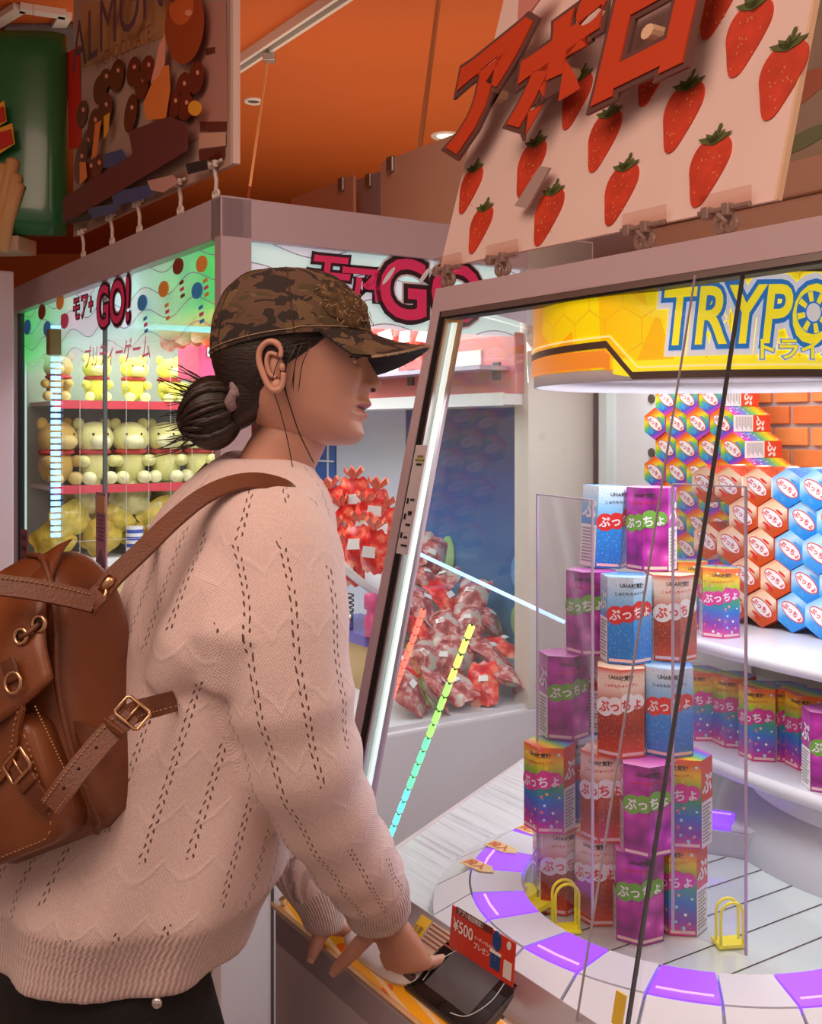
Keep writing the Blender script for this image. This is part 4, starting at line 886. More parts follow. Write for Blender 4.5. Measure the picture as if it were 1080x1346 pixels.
# shelf boxes
for px, kind, off, d, where in [(903, 'rainbow', 20, .80, 'left of two standing on the upper shelf'), (945, 'rainbow', -6, .775, 'right of two standing on the upper shelf')]:
    h = hit(T_O, px, 805, d=d); upright(kind, h.x, d, 1.1085, facing(off), 'rainbow candy box %s' % where, 'boxes standing on the upper shelf')
names = ['first', 'second', 'third', 'fourth', 'fifth']
for i, (px, off, d) in enumerate([(922, -34, .775), (965, -42, .79), (1000, -40, .765), (1032, -30, .80), (1062, -44, .79)]):
    h = hit(T_O, px, 945, d=d); upright('rainbow', h.x, d, .9055, facing(off), 'rainbow candy box, %s from left on the lower shelf' % names[i], 'boxes standing on the lower shelf')
h = hit(T_O, 1086, 985, d=.715); upright('grape', h.x, .715, .9055, facing(0), 'purple grape candy box at the right edge of the lower shelf', 'boxes beside the lower shelf')
# honeycomb piles, boxes lying with one end to the front
def lying(kind, s, d, z, label, group, side):
    # box axis z -> +d (into the machine); end z = 0 faces the viewer
    R_ = Matrix(((-UX, 0, -UY, 0), (-UY, 0, UX, 0), (0, 1, 0, 0), (0, 0, 0, 1)))   # local x->-U, y->up, z->N
    M_ = Matrix.Translation(TW(s, d, z)) @ R_ @ Matrix.Rotation(math.radians(30), 4, 'Z')
    return candy_box(kind, M_, label, group, True, side)
ROWH, COLW = HR*1.5+.0004, HR*math.sqrt(3)+.0006
rowname = ['bottom', 'second', 'third', 'fourth', 'fifth', 'sixth', 'seventh', 'eighth']
zb = 1.1085+HR
s0 = hit(T_O, 999, 793, d=.90).x
for r_ in range(5):
    for c_ in range(-1, 6):
        s = s0+COLW*(c_-1)+(COLW/2 if r_ % 2 else 0)-.003*r_
        kind = 'cola' if c_ <= (1, 1, 1, 1, 1)[r_] else 'blue'
        if c_ < 0 and r_ in (1, 3): continue
        lying(kind, s, .90+.004*((r_*3+c_) % 3), zb+ROWH*r_, '%s box lying end-on, %s from left, %s row of the near pile' % (BOXKIND[kind][0], ['first', 'second', 'third', 'fourth', 'fifth', 'sixth', 'seventh'][c_+(1 if r_ not in (1, 3) else 0)], rowname[r_]), 'near pile of six-sided boxes', r_ == 4)
DB = 1.12
s1 = hit(T_O, 860, 557, d=DB).x; z1 = hit(T_O, 860, 557, d=DB).z
nrow = int((z1-zb)/ROWH); zb2 = z1-ROWH*round((z1-zb)/ROWH)
top = round((z1-zb2)/ROWH)+2
for r_ in range(int(top)+1):
    up_ = (r_-round((z1-zb2)/ROWH))
    ncol = {2: 3, 1: 3, 0: 4, -1: 4}.get(up_, 5)
    for c_ in range(ncol):
        s = s1+COLW*c_+(COLW/2 if up_ % 2 else 0)
        if s+HR > .30: continue
        lying('rainbow', s, DB+.003*((r_+c_) % 2), zb2+ROWH*r_, 'rainbow box lying end-on, %s from left, %s row of the far pile' % (['first', 'second', 'third', 'fourth', 'fifth'][c_], rowname[r_] if r_ < 8 else 'top'), 'far pile of rainbow boxes', c_ == ncol-1)
pl = zb2-HR-.0005
TP(MB().box((s1+.14, 1.205, (pl+1.1085)/2), (.36, .16, max(.002, pl-1.1085))), 'pile_plinth', M_white)
# ================================================================== clipped sign boards
M_clip = mat('clip_pale', (.80, .72, .66, 1), .25, coat=.4); M_clipd = mat('clip_bronze', (.42, .29, .25, 1), .3, metal=.4)
def clip_on(par, s, d, z, m, drop=.05, w=.05):
    """clear jaw holding the board, with a bracket and two rollers resting on the beam"""
    c = MB().box((s, d-.008, z+.012), (w*1.6, .003, .03)).build('clip_jaw', glass('clip_clear', (.95, .88, .85, 1), .6), par)
    MB().tube([(s-w*.8, d-.010, z+.004), (s+w*.8, d-.010, z+.004)], .004, 6).build('clip_bar', m, c)
    for k in (-.5, .15): MB().box((s+w*k, d-.012, z+.002), (.012, .012, .016), bev=.002).build('clip_knuckle', m, c)
    MB().tube([(s-.010, d-.008, z), (s+.002, d-.006, z-drop*.45), (s-.006, d-.004, z-drop*.8)], .005, 6).build('clip_arm', m, c)
    for k in (-1, 1): MB().tube([(s+.008*k+.008*math.cos(t), d-.006, z-drop+.010+.009*math.sin(t)) for t in np.linspace(0, 6.28, 13)[:-1]], .004, 6, closed=True).build('clip_ring', m, c)
def text_solid(body, size, off, shear, fn, t0, t1, name, m, par, rot=0.0):
    vs, fs = text2d(body, size, off, shear, 4); c, s_ = math.cos(rot), math.sin(rot); cy = size*.36
    bm = bmesh.new(); bv = [bm.verts.new((x*c-(y-cy)*s_, x*s_+(y-cy)*c, 0)) for x, y in vs]
    for f in fs:
        try: bm.faces.new([bv[i] for i in f])
        except ValueError: pass
    bmesh.ops.recalc_face_normals(bm, faces=bm.faces)
    r = bmesh.ops.extrude_face_region(bm, geom=list(bm.faces)); 
    for v in r['geom']:
        if isinstance(v, bmesh.types.BMVert): v.co.z = 1
    for v in bm.verts: v.co = Vector(fn(v.co.x, v.co.y, t0+(t1-t0)*v.co.z))
    bmesh.ops.recalc_face_normals(bm, faces=bm.faces)
    me = bpy.data.meshes.new(name); bm.to_mesh(me); bm.free(); me.materials.append(m); return link(name, me, par)
# strawberry board above the right machine
SBZ, SBD, SBL = 1.775, .222, .283
sb = empty('strawberry_board', TW(.35, SBD, TOPZ), ROT, 'pale pink strawberry-patterned board with red cut-out letters above the right machine', 'sign board')
def sbf(x, y, t): return (x-.35, y*SBL/math.hypot(1, SBL)+t, SBZ-TOPZ+y/math.hypot(1, SBL))
def sb_hit(px, py, t=0.0):
    r_ = Vector(ray(px, py)); c = Vector((0, 0, CAM_Z))-T_O; n = Vector((0, 1, -SBL)); rl = Vector((r_.dot(U), r_.dot(N), r_.z)); cl_ = Vector((c.dot(U), c.dot(N), c.z))
    k = (Vector((0, SBD+t, SBZ))-cl_).dot(n)/rl.dot(n); p = cl_+rl*k
    return p.x, (p.z-SBZ)*math.hypot(1, SBL)
br_ = sb_hit(1020, 250); bl_ = sb_hit(578, 352)
M_sbw = mat('board_pink', (.86, .66, .60, 1), .55, var=.03, vscale=5); M_edge = mat('board_edge', (.80, .55, .36, 1), .6)
MB().prism([(bl_[0], bl_[1]), (br_[0], 0), (br_[0], .62), (bl_[0], .62)], sbf, 0, .008).build('board_sheet', M_sbw, sb)
MB().prism([(br_[0], 0), (br_[0]+.004, 0), (br_[0]+.004, .62), (br_[0], .62)], sbf, -.001, .009).build('board_edge', M_edge, sb)
M_straw = mat('strawberry_red', (.62, .055, .02, 1), .55, var=.18, vscale=30); M_seed = mat('strawberry_seed', (.75, .30, .10, 1), .6); M_leaf = mat('strawberry_leaf', (.10, .13, .03, 1), .6)
def strawberry(px, py, hpx):
    x, y = sb_hit(px, py); x2, y2 = sb_hit(px, py-hpx/2); k = abs(y2-y)*1.0
    prof = [(-.52, .55), (-.2, .82), (.25, .85), (.58, .62), (.66, .25), (.52, -.15), (.28, -.58), (.02, -.95), (-.22, -1.0), (-.36, -.82), (-.50, -.35), (-.62, .12)]
    pp = [(v.x, v.y) for v in catmull([(a, b, 0) for a, b in prof], 3, True)]; pp = pp if sum(pp[i-1][0]*pp[i][1]-pp[i][0]*pp[i-1][1] for i in range(len(pp))) > 0 else pp[::-1]
    o = MB().prism([(x+a*k*.98, y+b*k) for a, b in pp], sbf, -.0025, 0).build('printed_strawberry', M_straw, sb)
    mb = MB()
    for a in (-.9, -.45, 0, .45, .9): 
        q = lambda u, w: (x+k*(.05+math.sin(a)*u+math.cos(a)*w), y+k*(.68+math.cos(a*1.25)*u*.35+.12*u-math.sin(a)*w))
        mb.prism([q(-.05, -.09), q(.35, -.10), q(.68, 0), q(.35, .10), q(-.05, .09)][::-1], sbf, -.004, -.0025)
    mb.prism([(x+k*.02, y+k*.7), (x+k*.10, y+k*.7), (x+k*.22, y+k*1.15), (x+k*.14, y+k*1.15)], sbf, -.004, -.0025); mb.build('strawberry_leaves', M_leaf, o)
    mb = MB()
    for j in range(14):
        a, b = random.uniform(-.4, .45), random.uniform(-.8, .5); mb.prism(ellipse(x+a*k*.9, y+b*k, .018*k, .03*k, 6), sbf, -.003, -.0025)
    mb.build('strawberry_seeds', M_seed, o)
for q in [(618, 247, 60), (631, 299, 62), (697, 218, 72), (720, 282, 74), (793, 182, 78), (815, 252, 80), (896, 150, 90), (931, 221, 92), (982, 46, 96), (1027, 101, 100), (943, 5, 80), (858, 100, 70), (757, 130, 70), (1010, -40, 96)]: strawberry(*q)
M_apr = mat('letter_red', (.60, .06, .015, 1), .5); M_apo = mat('letter_brown', (.14, .06, .05, 1), .5)
for ch, px, py, size, rot, sh in (('ア', 632, 122, .205, .26, .18), ('ポ', 727, 93, .200, .22, .12), ('ロ', 846, 40, .205, .10, .12)):
    x, y = sb_hit(px, py, -.05)
    g = lambda a, b, t: sbf(x+a, y+b, t-.05)
    o = text_solid(ch, size, .105, sh, g, 0, .006, 'letter_outline', M_apo, sb, rot); text_solid(ch, size, .058, sh, g, -.003, 0, 'letter_face', M_apr, o, rot)
    MB().prism(ellipse(x, y, .012, .012, 10), sbf, -.044, 0).build('letter_standoff', M_edge, o)
x, y = sb_hit(692, 12, -.045); MB().prism([(x+a*.001, y+b*.001) for a, b in ((-30, 30), (-22, -2), (-12, -28), (-4, -22), (0, -32), (10, -12), (32, 8), (40, 40))], sbf, -.046, -.042).build('pink_cutout', mat('cutout_pink', (.62, .25, .22, 1), .5), sb)
x, y = sb_hit(700, 246, -.02); MB().prism([(x-.035, y-.025), (x+.0, y-.036), (x+.034, y+.025), (x+.008, y+.034)], sbf, -.022, -.018).build('cardboard_tab', mat('tab_mauve', (.42, .30, .28, 1), .6), sb)
for px in (596, 668, 855, 962):
    x, y = sb_hit(px, 340-(px-596)*.23); clip_on(sb, x-.35, .0, SBZ-TOPZ-.004+.001*0, M_clipd, drop=SBZ-TOPZ-.008)
# chocolate board above the corner machine
cb = empty('chocolate_board', LW(-.65, .03, LZ), ROT, 'large almond chocolate advertising board clipped above the corner machine', 'sign board')
def cbf(x, y, t): return (x+.65, t-.03+.03, y-LZ)
MB().prism([(-1.27, 2.135), (-.005, 2.115), (-.005, 2.99), (-1.27, 2.99)], cbf, 0, .012).build('board_sheet', mat('choc_board', (.52, .36, .28, 1), .5, var=.2, vscale=2), cb)
MB().prism([(-.005, 2.115), (.01, 2.115), (.01, 2.99), (-.005, 2.99)], cbf, -.004, .014).build('board_edge', mat('edge_pale', (.78, .58, .50, 1), .5), cb)
def ch(px, py): h = hit(L_O, px, py, d=.03); return h.x, h.z
LAYER = [0]
def printed(name, pts, m, ell=None):
    LAYER[0] += 1; t = -.0006*LAYER[0]-.001
    if ell:
        (px, py), rx, ry, rot = ell; x, y = ch(px, py); x2, _ = ch(px+rx, py); _, y2 = ch(px, py-ry); a, b = abs(x2-x), abs(y2-y)
        P = []
        for k in range(26):
            w = 2*math.pi*k/26; ex, ey = rx*math.cos(w), ry*math.sin(w); dx, dy = ex*math.cos(rot)-ey*math.sin(rot), ex*math.sin(rot)+ey*math.cos(rot)
            P.append(ch(px+dx, py+dy))
    else: P = [ch(*p) for p in pts]
    if sum(P[i-1][0]*P[i][1]-P[i][0]*P[i-1][1] for i in range(len(P))) < 0: P = P[::-1]
    return MB().prism(P, cbf, t, t+.0005).build(name, m, cb)
c_ = lambda n, r, g, b, ro=.4: mat('choc_'+n, rgb(min(255, r*1.32), min(255, g*1.38), min(255, b*1.45)), ro)
printed('print_ground', [(108, 90), (108, 2), (240, 0), (240, 40)], c_('tan', 150, 108, 70))
printed('print_ground', [(243, 2), (298, 2), (300, 160), (246, 190)], c_('rosegrey', 150, 105, 90))
printed('print_red_edge', [(88, 70), (106, 60), (108, 195), (92, 196)], c_('red', 165, 25, 20))
for pts in ([(272, 64), (284, 62), (284, 70), (272, 73)], [(265, 160), (299, 160), (299, 172), (265, 173)], [(263, 198), (297, 194), (297, 208), (264, 211)]): printed('print_bar', pts, c_('bar', 88, 42, 32))
printed('print_card', [(264, 176), (299, 174), (299, 192), (264, 196)], c_('card', 175, 130, 105))
for q in [((110, 150), 7, 18), ((118, 190), 8, 22), ((135, 118), 9, 20), ((142, 105), 8, 14), ((158, 100), 9, 22), ((180, 95), 8, 20), ((192, 112), 9, 20), ((178, 150), 8, 26), ((130, 165), 8, 22), ((145, 145), 9, 22), ((202, 92), 9, 18), ((250, 118), 10, 22), ((268, 104), 10, 22), ((254, 142), 11, 18), ((240, 140), 7, 20), ((128, 225), 7, 20), ((116, 215), 8, 28), ((140, 220), 6, 16)]:
    o = printed('printed_almond', None, c_('almond', 92, 38, 26, .25), ell=(q[0], q[1], q[2], .15)); 
    printed('almond_shine', None, c_('shine', 190, 120, 95), ell=((q[0][0]+2, q[0][1]-q[2]*.3), 2, 3, 0))
printed('printed_almond', None, c_('almond2', 130, 58, 30, .25), ell=((256, 35), 26, 52, .06)); printed('almond_flake', None, c_('flake', 165, 78, 38), ell=((252, 12), 16, 24, .1)); printed('almond_shine', None, c_('shine', 190, 120, 95), ell=((262, 20), 5, 4, 0))
printed('printed_nut', [(206, 160), (202, 138), (214, 110), (226, 90), (236, 88), (238, 120), (232, 158)], c_('nut', 190, 105, 50)); printed('printed_nut', [(212, 112), (224, 60), (231, 48), (231, 86), (222, 104)], c_('nutpale', 200, 125, 100))
printed('printed_nut', [(138, 165), (146, 160), (140, 205), (133, 212)], c_('nut', 190, 105, 50)); printed('printed_nut', [(150, 155), (158, 150), (156, 175), (150, 185)], c_('nutgold', 200, 130, 40)); printed('printed_nut', None, c_('nutgold', 200, 130, 40), ell=((272, 145), 9, 10, 0)); printed('printed_nut', [(118, 215), (126, 215), (128, 235), (118, 245)], c_('nut', 190, 105, 50))
printed('print_blue', [(150, 205), (175, 198), (182, 210), (168, 222), (150, 222)], c_('blue', 62, 66, 96)); printed('print_blue', [(160, 255), (235, 240), (210, 262), (165, 272)], c_('blue', 62, 66, 96)); printed('print_blue', [(130, 275), (175, 268), (165, 282), (132, 290)], c_('blue', 62, 66, 96))
printed('print_slab', [(97, 262), (190, 205), (185, 175), (238, 156), (264, 165), (264, 200), (170, 255), (97, 296)], c_('slab', 88, 44, 40, .55))
printed('print_tag', [(210, 240), (245, 232), (252, 242), (232, 255), (215, 252)], c_('tag', 165, 120, 105)); printed('print_dark', [(262, 218), (290, 212), (292, 225), (265, 232)], c_('dark', 45, 38, 38)); printed('print_dark', [(102, 292), (135, 282), (133, 292), (100, 296)], c_('dark', 45, 38, 38))
def board_text(body, px0, py0, px1, py1, hpx, m, name):
    """lettering whose baseline runs between two photo points of the board"""
    a, b = Vector(ch(px0, py0)), Vector(ch(px1, py1)); vs, fs = text2d(body, 1.0, .0, .0, 3); xs = [p[0] for p in vs]; x0, x1 = min(xs), max(xs); up = abs(ch(px0, py0-hpx)[1]-a[1]); LAYER[0] += 1; t = -.0006*LAYER[0]-.001
    MB().add([cbf(a.x+(b.x-a.x)*(x-x0)/(x1-x0), a.y+(b.y-a.y)*(x-x0)/(x1-x0)+y/.72*up, t) for x, y in vs], fs).build(name, m, cb)
board_text('ALMOND', 110, 100, 268, -15, 66, c_('letter', 70, 52, 60), 'board_lettering'); board_text('CHOCOLATE', 152, 90, 216, 56, 20, c_('letter2', 105, 60, 35), 'board_lettering')
for px in (112, 150, 186, 240, 287):
    x, z = ch(px, 300-(px-95)*.38); clip_on(cb, x+.65, .0, 2.128-LZ, M_clip, drop=2.128-LZ-.008, w=.05)
# green snack board, bulging like a packet
GBO = at(88, 318, 3.62); GRZ = math.radians(-10)
gb = empty('green_snack_board', GBO, GRZ, 'dark green bulging snack board with biscuit sticks at the left edge', 'sign board')
x0, x1 = -.62, 0.0; rows = []
for k in range(15):
    v = k/14; z = .02+.67*v; e = min(1, min(v, 1-v)/.06); e = math.sqrt(max(0, 1-(1-e)**2)); ring = []
    for j in range(29):
        u = j/28; b = math.sin(math.pi*u)**.5; ring.append((x0+(x1-x0)*(.5+(u-.5)*(.985+.015*e)), -.10*b*(.75+.25*e)-.005, z))
    for j in range(28, -1, -1):
        u = j/28; ring.append((x0+(x1-x0)*(.5+(u-.5)*(.985+.015*e)), .012, z))
    rows.append(ring)
MB().loft(rows).build('packet', mat('packet_green', (.016, .15, .045, 1), .25, coat=.4), gb, smooth=True)
MB().box(((x0+x1)/2-.06, -.02, -.012), (x1-x0-.14, .12, .05), bev=.006).build('packet_base', mat('packet_beige', (.5, .34, .22, 1), .6), gb)
for s in (-.2, .2): MB().cyl(((x0+x1)/2+s, -.02, .66), ((x0+x1)/2+s, -.02, 3.1-GBO.z), .0008, n=6).build('hanging_wire', M_steel, gb)
M_bis = mat('biscuit', (.66, .36, .14, 1), .6, bump=.3, bscale=80)
IGB = (Matrix.Translation(GBO) @ Matrix.Rotation(GRZ, 4, 'Z')).inverted()
def gbp(px, py, dd=-.09): o_ = IGB @ Vector((0, 0, CAM_Z)); d_ = IGB.to_3x3() @ Vector(ray(px, py)); return o_+d_*((dd-o_.y)/d_.y)
for (a, b, rr) in (((18, 208), (-2, 300), 9), ((22, 228), (2, 330), 9), ((6, 215), (-14, 300), 9), ((26, 240), (8, 300), 8), ((10, 280), (-3, 320), 9), ((-4, 225), (-25, 290), 10)):
    p, q = gbp(*a), gbp(*b); r0 = rr*3.6/F_PX
    MB().tube([p, p+(q-p)*.04, q], [r0*.55, r0, r0], 12).build('biscuit_stick', M_bis, gb, smooth=True)
for q in ([(-20, 150), (4, 140), (7, 158), (-20, 170)], [(-20, 180), (14, 170), (17, 188), (-20, 206)]):
    for gr, m, dd in ((1.0, mat('snack_red', (.55, .02, .015, 1), .35), -.135), (1.25, mat('snack_yellow', (.85, .40, .03, 1), .35), -.128)):
        cx, cy = sum(p[0] for p in q)/4, sum(p[1] for p in q)/4; P = [gbp(cx+(p[0]-cx)*(1 if gr == 1 else 1.13), cy+(p[1]-cy)*gr*(1 if gr == 1 else 1.2), dd) for p in q]
        MB().prism([(p.x, p.z) for p in P][::-1], lambda a_, b_, t: (a_, t, b_), dd-.002, dd+.002).build('letter_stroke', m, gb)
# ================================================================== payment terminal and red price card on the console
e1 = Vector((1, 0, 0)); e2 = Vector((0, .085, .052)).normalized(); e3 = e1.cross(e2)
c0 = hit(T_O, 531, 1302, s=.338)
tc_ = Vector((c0.x, c0.y, c0.z))
W1, W2 = .158, .100
def tm(a, b, h): return tc_+e1*a+e2*b+e3*h
pt = empty('payment_terminal', TW(*(tm(W1/2, W2/2, -.03))), ROT, 'black touch-screen payment terminal on the console', 'terminal')
org = tm(W1/2, W2/2, -.03)
MT = Matrix(((e1.x, e2.x, e3.x, 0), (e1.y, e2.y, e3.y, 0), (e1.z, e2.z, e3.z, .0), (0, 0, 0, 1)))
def tl(mb, name, m, par=pt, **k): return mb.build(name, m, par, **k)
def off(dx, dy, dz): return MT @ Matrix.Translation((dx, dy, dz))
tl(MB().box((0, 0, 0), (W1, W2, .016), M=off(0, 0, .030), bev=.005), 'bezel', mat('bezel_black', (.035, .030, .028, 1), .25, coat=.3))
tl(MB().box((0, 0, 0), (W1*.92, W2*.9, .002), M=off(0, 0, .0385), bev=.0006), 'front_glass', mat('front_glass', (.012, .012, .014, 1), .06))
tl(MB().box((0, 0, 0), (W1*.60, W2*.60, .001), M=off(-.002, .0, .0398)), 'screen', mat('screen_grey', (.10, .09, .095, 1), .12, emit=.06))
arc1 = [(-.055, -.028+.0), (-.058, .0), (-.045, .030), (-.02, .0395)]; arc2 = [(.055, .028), (.058, 0), (.045, -.03), (.02, -.0395)]
for arc in (arc1, arc2): tl(MB().tube([MT @ Vector((a, b, .0400)) for a, b in [(v.x, v.y) for v in catmull([(a, b, 0) for a, b in arc], 5)]], .0006, 5), 'bezel_line', M_white)
tl(MB().box((0, 0, 0), (W1*.96, W2*.92, .034), M=off(.006, .0, .006), bev=.010), 'rear_housing', mat('housing_ivory', (.72, .62, .54, 1), .4))
# red card behind it
rc0, rc1 = hit(T_O, 592, 1243, d=.012-.0), hit(T_O, 676, 1298, d=.012)
pc = empty('price_card', TW(rc0.x, -.035, .84), ROT, 'red price card reading 500 yen behind the payment terminal', 'card')
cw_, chh = .105, .052; tilt = .0
def pcf(x, y, t): return (x, y*.10+t, y*.995)
k0 = hit(T_O, 590, 1243, d=-.035); k1 = hit(T_O, 673, 1298, d=-.035); pc.location = TW(k0.x, -.035, k0.z); cw_ = k1.x-k0.x; dzc = (k1.z-k0.z)
def pcg(x, y, t): return (x, y*.10+t, y*.995+dzc*x/cw_)
MB().prism([(0, 0), (cw_, 0), (cw_, chh), (0, chh)], pcg, 0, .0015).build('card_sheet', mat('card_red', (.58, .045, .025, 1), .35), pc)
def pct(body, size, x, y, m, lift, nm, sh=0.0):
    vs, fs = text2d(body, size, .012, sh, 3); xm = min(p[0] for p in vs); MB().add([pcg(x+a-xm, y+b, -lift) for a, b in vs], fs).build(nm, m, pc)
MB().prism([(.010, .046), (cw_*.66, .046), (cw_*.66, .054), (.010, .054)], pcg, -.001, 0).build('card_band', mat('card_band', (.13, .03, .02, 1), .4), pc)
pct('アプリ初回限定！', .0072, .016, .0475, M_bw, .0016, 'card_text'); pct('¥500', .021, .006, .024, M_bw, .001, 'card_price'); pct('プレゼント！', .0085, cw_*.40, .018, M_bw, .001, 'card_text'); pct('クーポンでもれなく', .0050, cw_*.40, .029, M_bw, .001, 'card_text')
MB().prism(ellipse(cw_*.735, .042, .0085, .012, 20), pcg, -.001, 0).build('card_phone', mat('card_blue', (.02, .07, .24, 1), .35), pc); MB().prism([(cw_*.66, .008), (cw_*.80, .008), (cw_*.80, .027), (cw_*.66, .027)], pcg, -.001, 0).build('card_screen', MATS['card_blue'], pc); MB().prism([(cw_*.65, .026), (cw_*.81, .026), (cw_*.81, .029), (cw_*.65, .029)], pcg, -.0014, 0).build('card_stripe', M_bw, pc)
MB().prism([(cw_*.86, .006), (cw_*.975, .006), (cw_*.975, .026), (cw_*.86, .026)], pcg, -.001, 0).build('card_square', MATS['card_white'], pc); MB().prism(ellipse(cw_*.915, .045, .004, .005, 16), pcg, -.001, 0).build('card_seal', MATS['card_white'], pc)
# ================================================================== candy bags
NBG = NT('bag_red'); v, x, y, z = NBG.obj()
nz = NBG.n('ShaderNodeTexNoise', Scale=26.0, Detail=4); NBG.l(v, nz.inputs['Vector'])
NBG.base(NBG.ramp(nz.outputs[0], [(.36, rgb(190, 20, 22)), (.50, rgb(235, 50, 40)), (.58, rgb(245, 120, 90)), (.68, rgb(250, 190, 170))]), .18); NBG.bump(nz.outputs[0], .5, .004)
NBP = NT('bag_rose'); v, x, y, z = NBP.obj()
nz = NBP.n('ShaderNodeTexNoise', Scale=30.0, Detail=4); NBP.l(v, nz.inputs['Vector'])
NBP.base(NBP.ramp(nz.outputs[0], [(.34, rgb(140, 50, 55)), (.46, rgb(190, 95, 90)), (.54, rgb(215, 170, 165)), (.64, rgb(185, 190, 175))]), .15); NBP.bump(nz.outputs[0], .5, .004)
M_lab = mat('bag_label', (.85, .84, .84, 1), .3)
def bag_mesh(seed, w, l, t, m, nm='candy_bag'):
    rnd = random.Random(seed); mb = MB(); nu, nv = 10, 12; ph = rnd.uniform(0, 9)
    for side in (1, -1):
        o = len(mb.v)
        for i in range(nv+1):
            v = i/nv
            for j in range(nu+1):
                u = j/nu; wid = w*(.72+.28*math.sin(math.pi*min(1, max(0, v)))**.5)*(1+.06*math.sin(9*v+ph))
                th = t*max(0, math.sin(math.pi*u))**.7*max(0, math.sin(math.pi*min(1, max(0, (v-.08)/.84))))**.55
                th *= 1+.25*math.sin(7*u+5*v+ph)*math.sin(11*v+ph)
                mb.v.append(((u-.5)*wid, side*th/2+.006*math.sin(6*v+ph)*math.cos(4*u), (v-.5)*l+.004*math.sin(14*u+ph)*(1 if v > .9 or v < .1 else 0)))
        for i in range(nv):
            for j in range(nu):
                a = o+i*(nu+1)+j; q = (a, a+1, a+nu+2, a+nu+1); mb.f.append(q if side < 0 else q[::-1]); mb.mi.append(0)
    return mb.mesh(nm, m, True)
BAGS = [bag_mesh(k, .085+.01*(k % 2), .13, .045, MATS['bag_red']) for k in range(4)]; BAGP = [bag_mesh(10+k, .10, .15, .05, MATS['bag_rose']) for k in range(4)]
BAGY = [bag_mesh(20+k, .13, .15, .07, mat('bag_yellow_%d' % k, c, .2, var=.35, vscale=22)) for k, c in enumerate([(.62, .45, .06, 1), (.72, .56, .10, 1), (.55, .50, .20, 1)])]
def label_mesh(w, h, y):
    mb = MB(); mb.prism([(-w, -h), (w, -h*.8), (w*.9, h), (-w*.85, h*.9)], lambda a, b, t: (a, t, b), y, y+.001); return mb.mesh('bag_label', M_lab)
LABF, LABS = label_mesh(.022, .017, -.027), label_mesh(.013, .009, -.031)
def frill_mesh():
    mb = MB()
    for k in range(7):
        a = k/7*6.28; c, s = math.cos(a), math.sin(a); r = .030
        mb.add([(0, 0, 0), (c*r-s*.014, s*r*.6+c*.008, .028), (c*r*1.15, s*r*.7, .046), (c*r+s*.014, s*r*.6-c*.008, .028)], [(0, 1, 2), (0, 2, 3)])
    return mb.mesh('bag_frill', mat('frill_coral', (.88, .20, .12, 1), .2, var=.3, vscale=40))
FRILL = frill_mesh()
def bag(me, p, rot, label, group, sc=1.0, lab=None, frill=False):
    o = bpy.data.objects.new('candy_bag', me); COL.objects.link(o); o.location = p; o.rotation_euler = rot; o.scale = (sc, sc, sc); tag(o, label, 'candy bag', group)
    if lab: c = bpy.data.objects.new('bag_label', lab); COL.objects.link(c); c.parent = o
    if frill: c = bpy.data.objects.new('bag_frill', FRILL); COL.objects.link(c); c.parent = o; c.location = (0, 0, .055)
    return o
rnd = random.Random(5)
bunch = [(440, 645, 'back left'), (466, 632, 'topmost'), (492, 648, 'upper right'), (424, 664, 'left'), (418, 694, 'lower left'), (452, 668, 'centre left'), (480, 668, 'centre right'), (444, 698, 'below centre'), (470, 694, 'front middle'), (500, 672, 'right edge'), (432, 716, 'bottom left'), (461, 720, 'bottom'), (490, 702, 'lower right')]
ctr = (470, 790)
for k, (px, py, wh) in enumerate(bunch):
    h = hit(L_O, px, py+22, d=.70-.012*(py-630)/10+.04*(k % 2)); p = LW(*h)
    lean = (px-ctr[0])/150.0
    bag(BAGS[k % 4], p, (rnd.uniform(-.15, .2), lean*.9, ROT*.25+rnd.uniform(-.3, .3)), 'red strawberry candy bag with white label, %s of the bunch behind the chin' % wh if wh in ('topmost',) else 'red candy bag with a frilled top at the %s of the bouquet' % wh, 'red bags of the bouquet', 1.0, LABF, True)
# heap on the deck seen through the right machine
hp = 0
ordn = ['first', 'second', 'third', 'fourth', 'fifth', 'sixth', 'seventh', 'eighth', 'ninth']; rown = ['front', 'second', 'third', 'fourth', 'fifth', 'rear']
for i in range(6):
    cnt = 0
    for j in range(7):
        s = -.085-.10*i+rnd.uniform(-.02, .02); d = .50+.080*j+rnd.uniform(-.015, .015)
        if d > 1.03: continue
        w_ = LW(s, d, 1)
        if 540+F_PX*w_.x/w_.y < 520: continue
        z = SZ+.05+.058*i+rnd.uniform(0, .02)
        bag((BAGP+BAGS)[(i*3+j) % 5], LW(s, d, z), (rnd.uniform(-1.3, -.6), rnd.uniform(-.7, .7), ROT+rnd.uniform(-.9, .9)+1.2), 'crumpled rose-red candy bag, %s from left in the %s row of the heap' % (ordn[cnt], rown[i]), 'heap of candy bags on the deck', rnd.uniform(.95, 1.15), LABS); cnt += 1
LP(MB().add([(-.12, .78, SZ), (-.50, .84, SZ), (-.50, .84, SZ+.20), (-.12, 1.08, SZ), (-.50, 1.08, SZ), (-.50, 1.08, SZ+.20)], [(0, 1, 2), (5, 4, 3), (0, 3, 4, 1), (1, 4, 5, 2), (2, 5, 3, 0)]), 'heap_ramp', M_white)
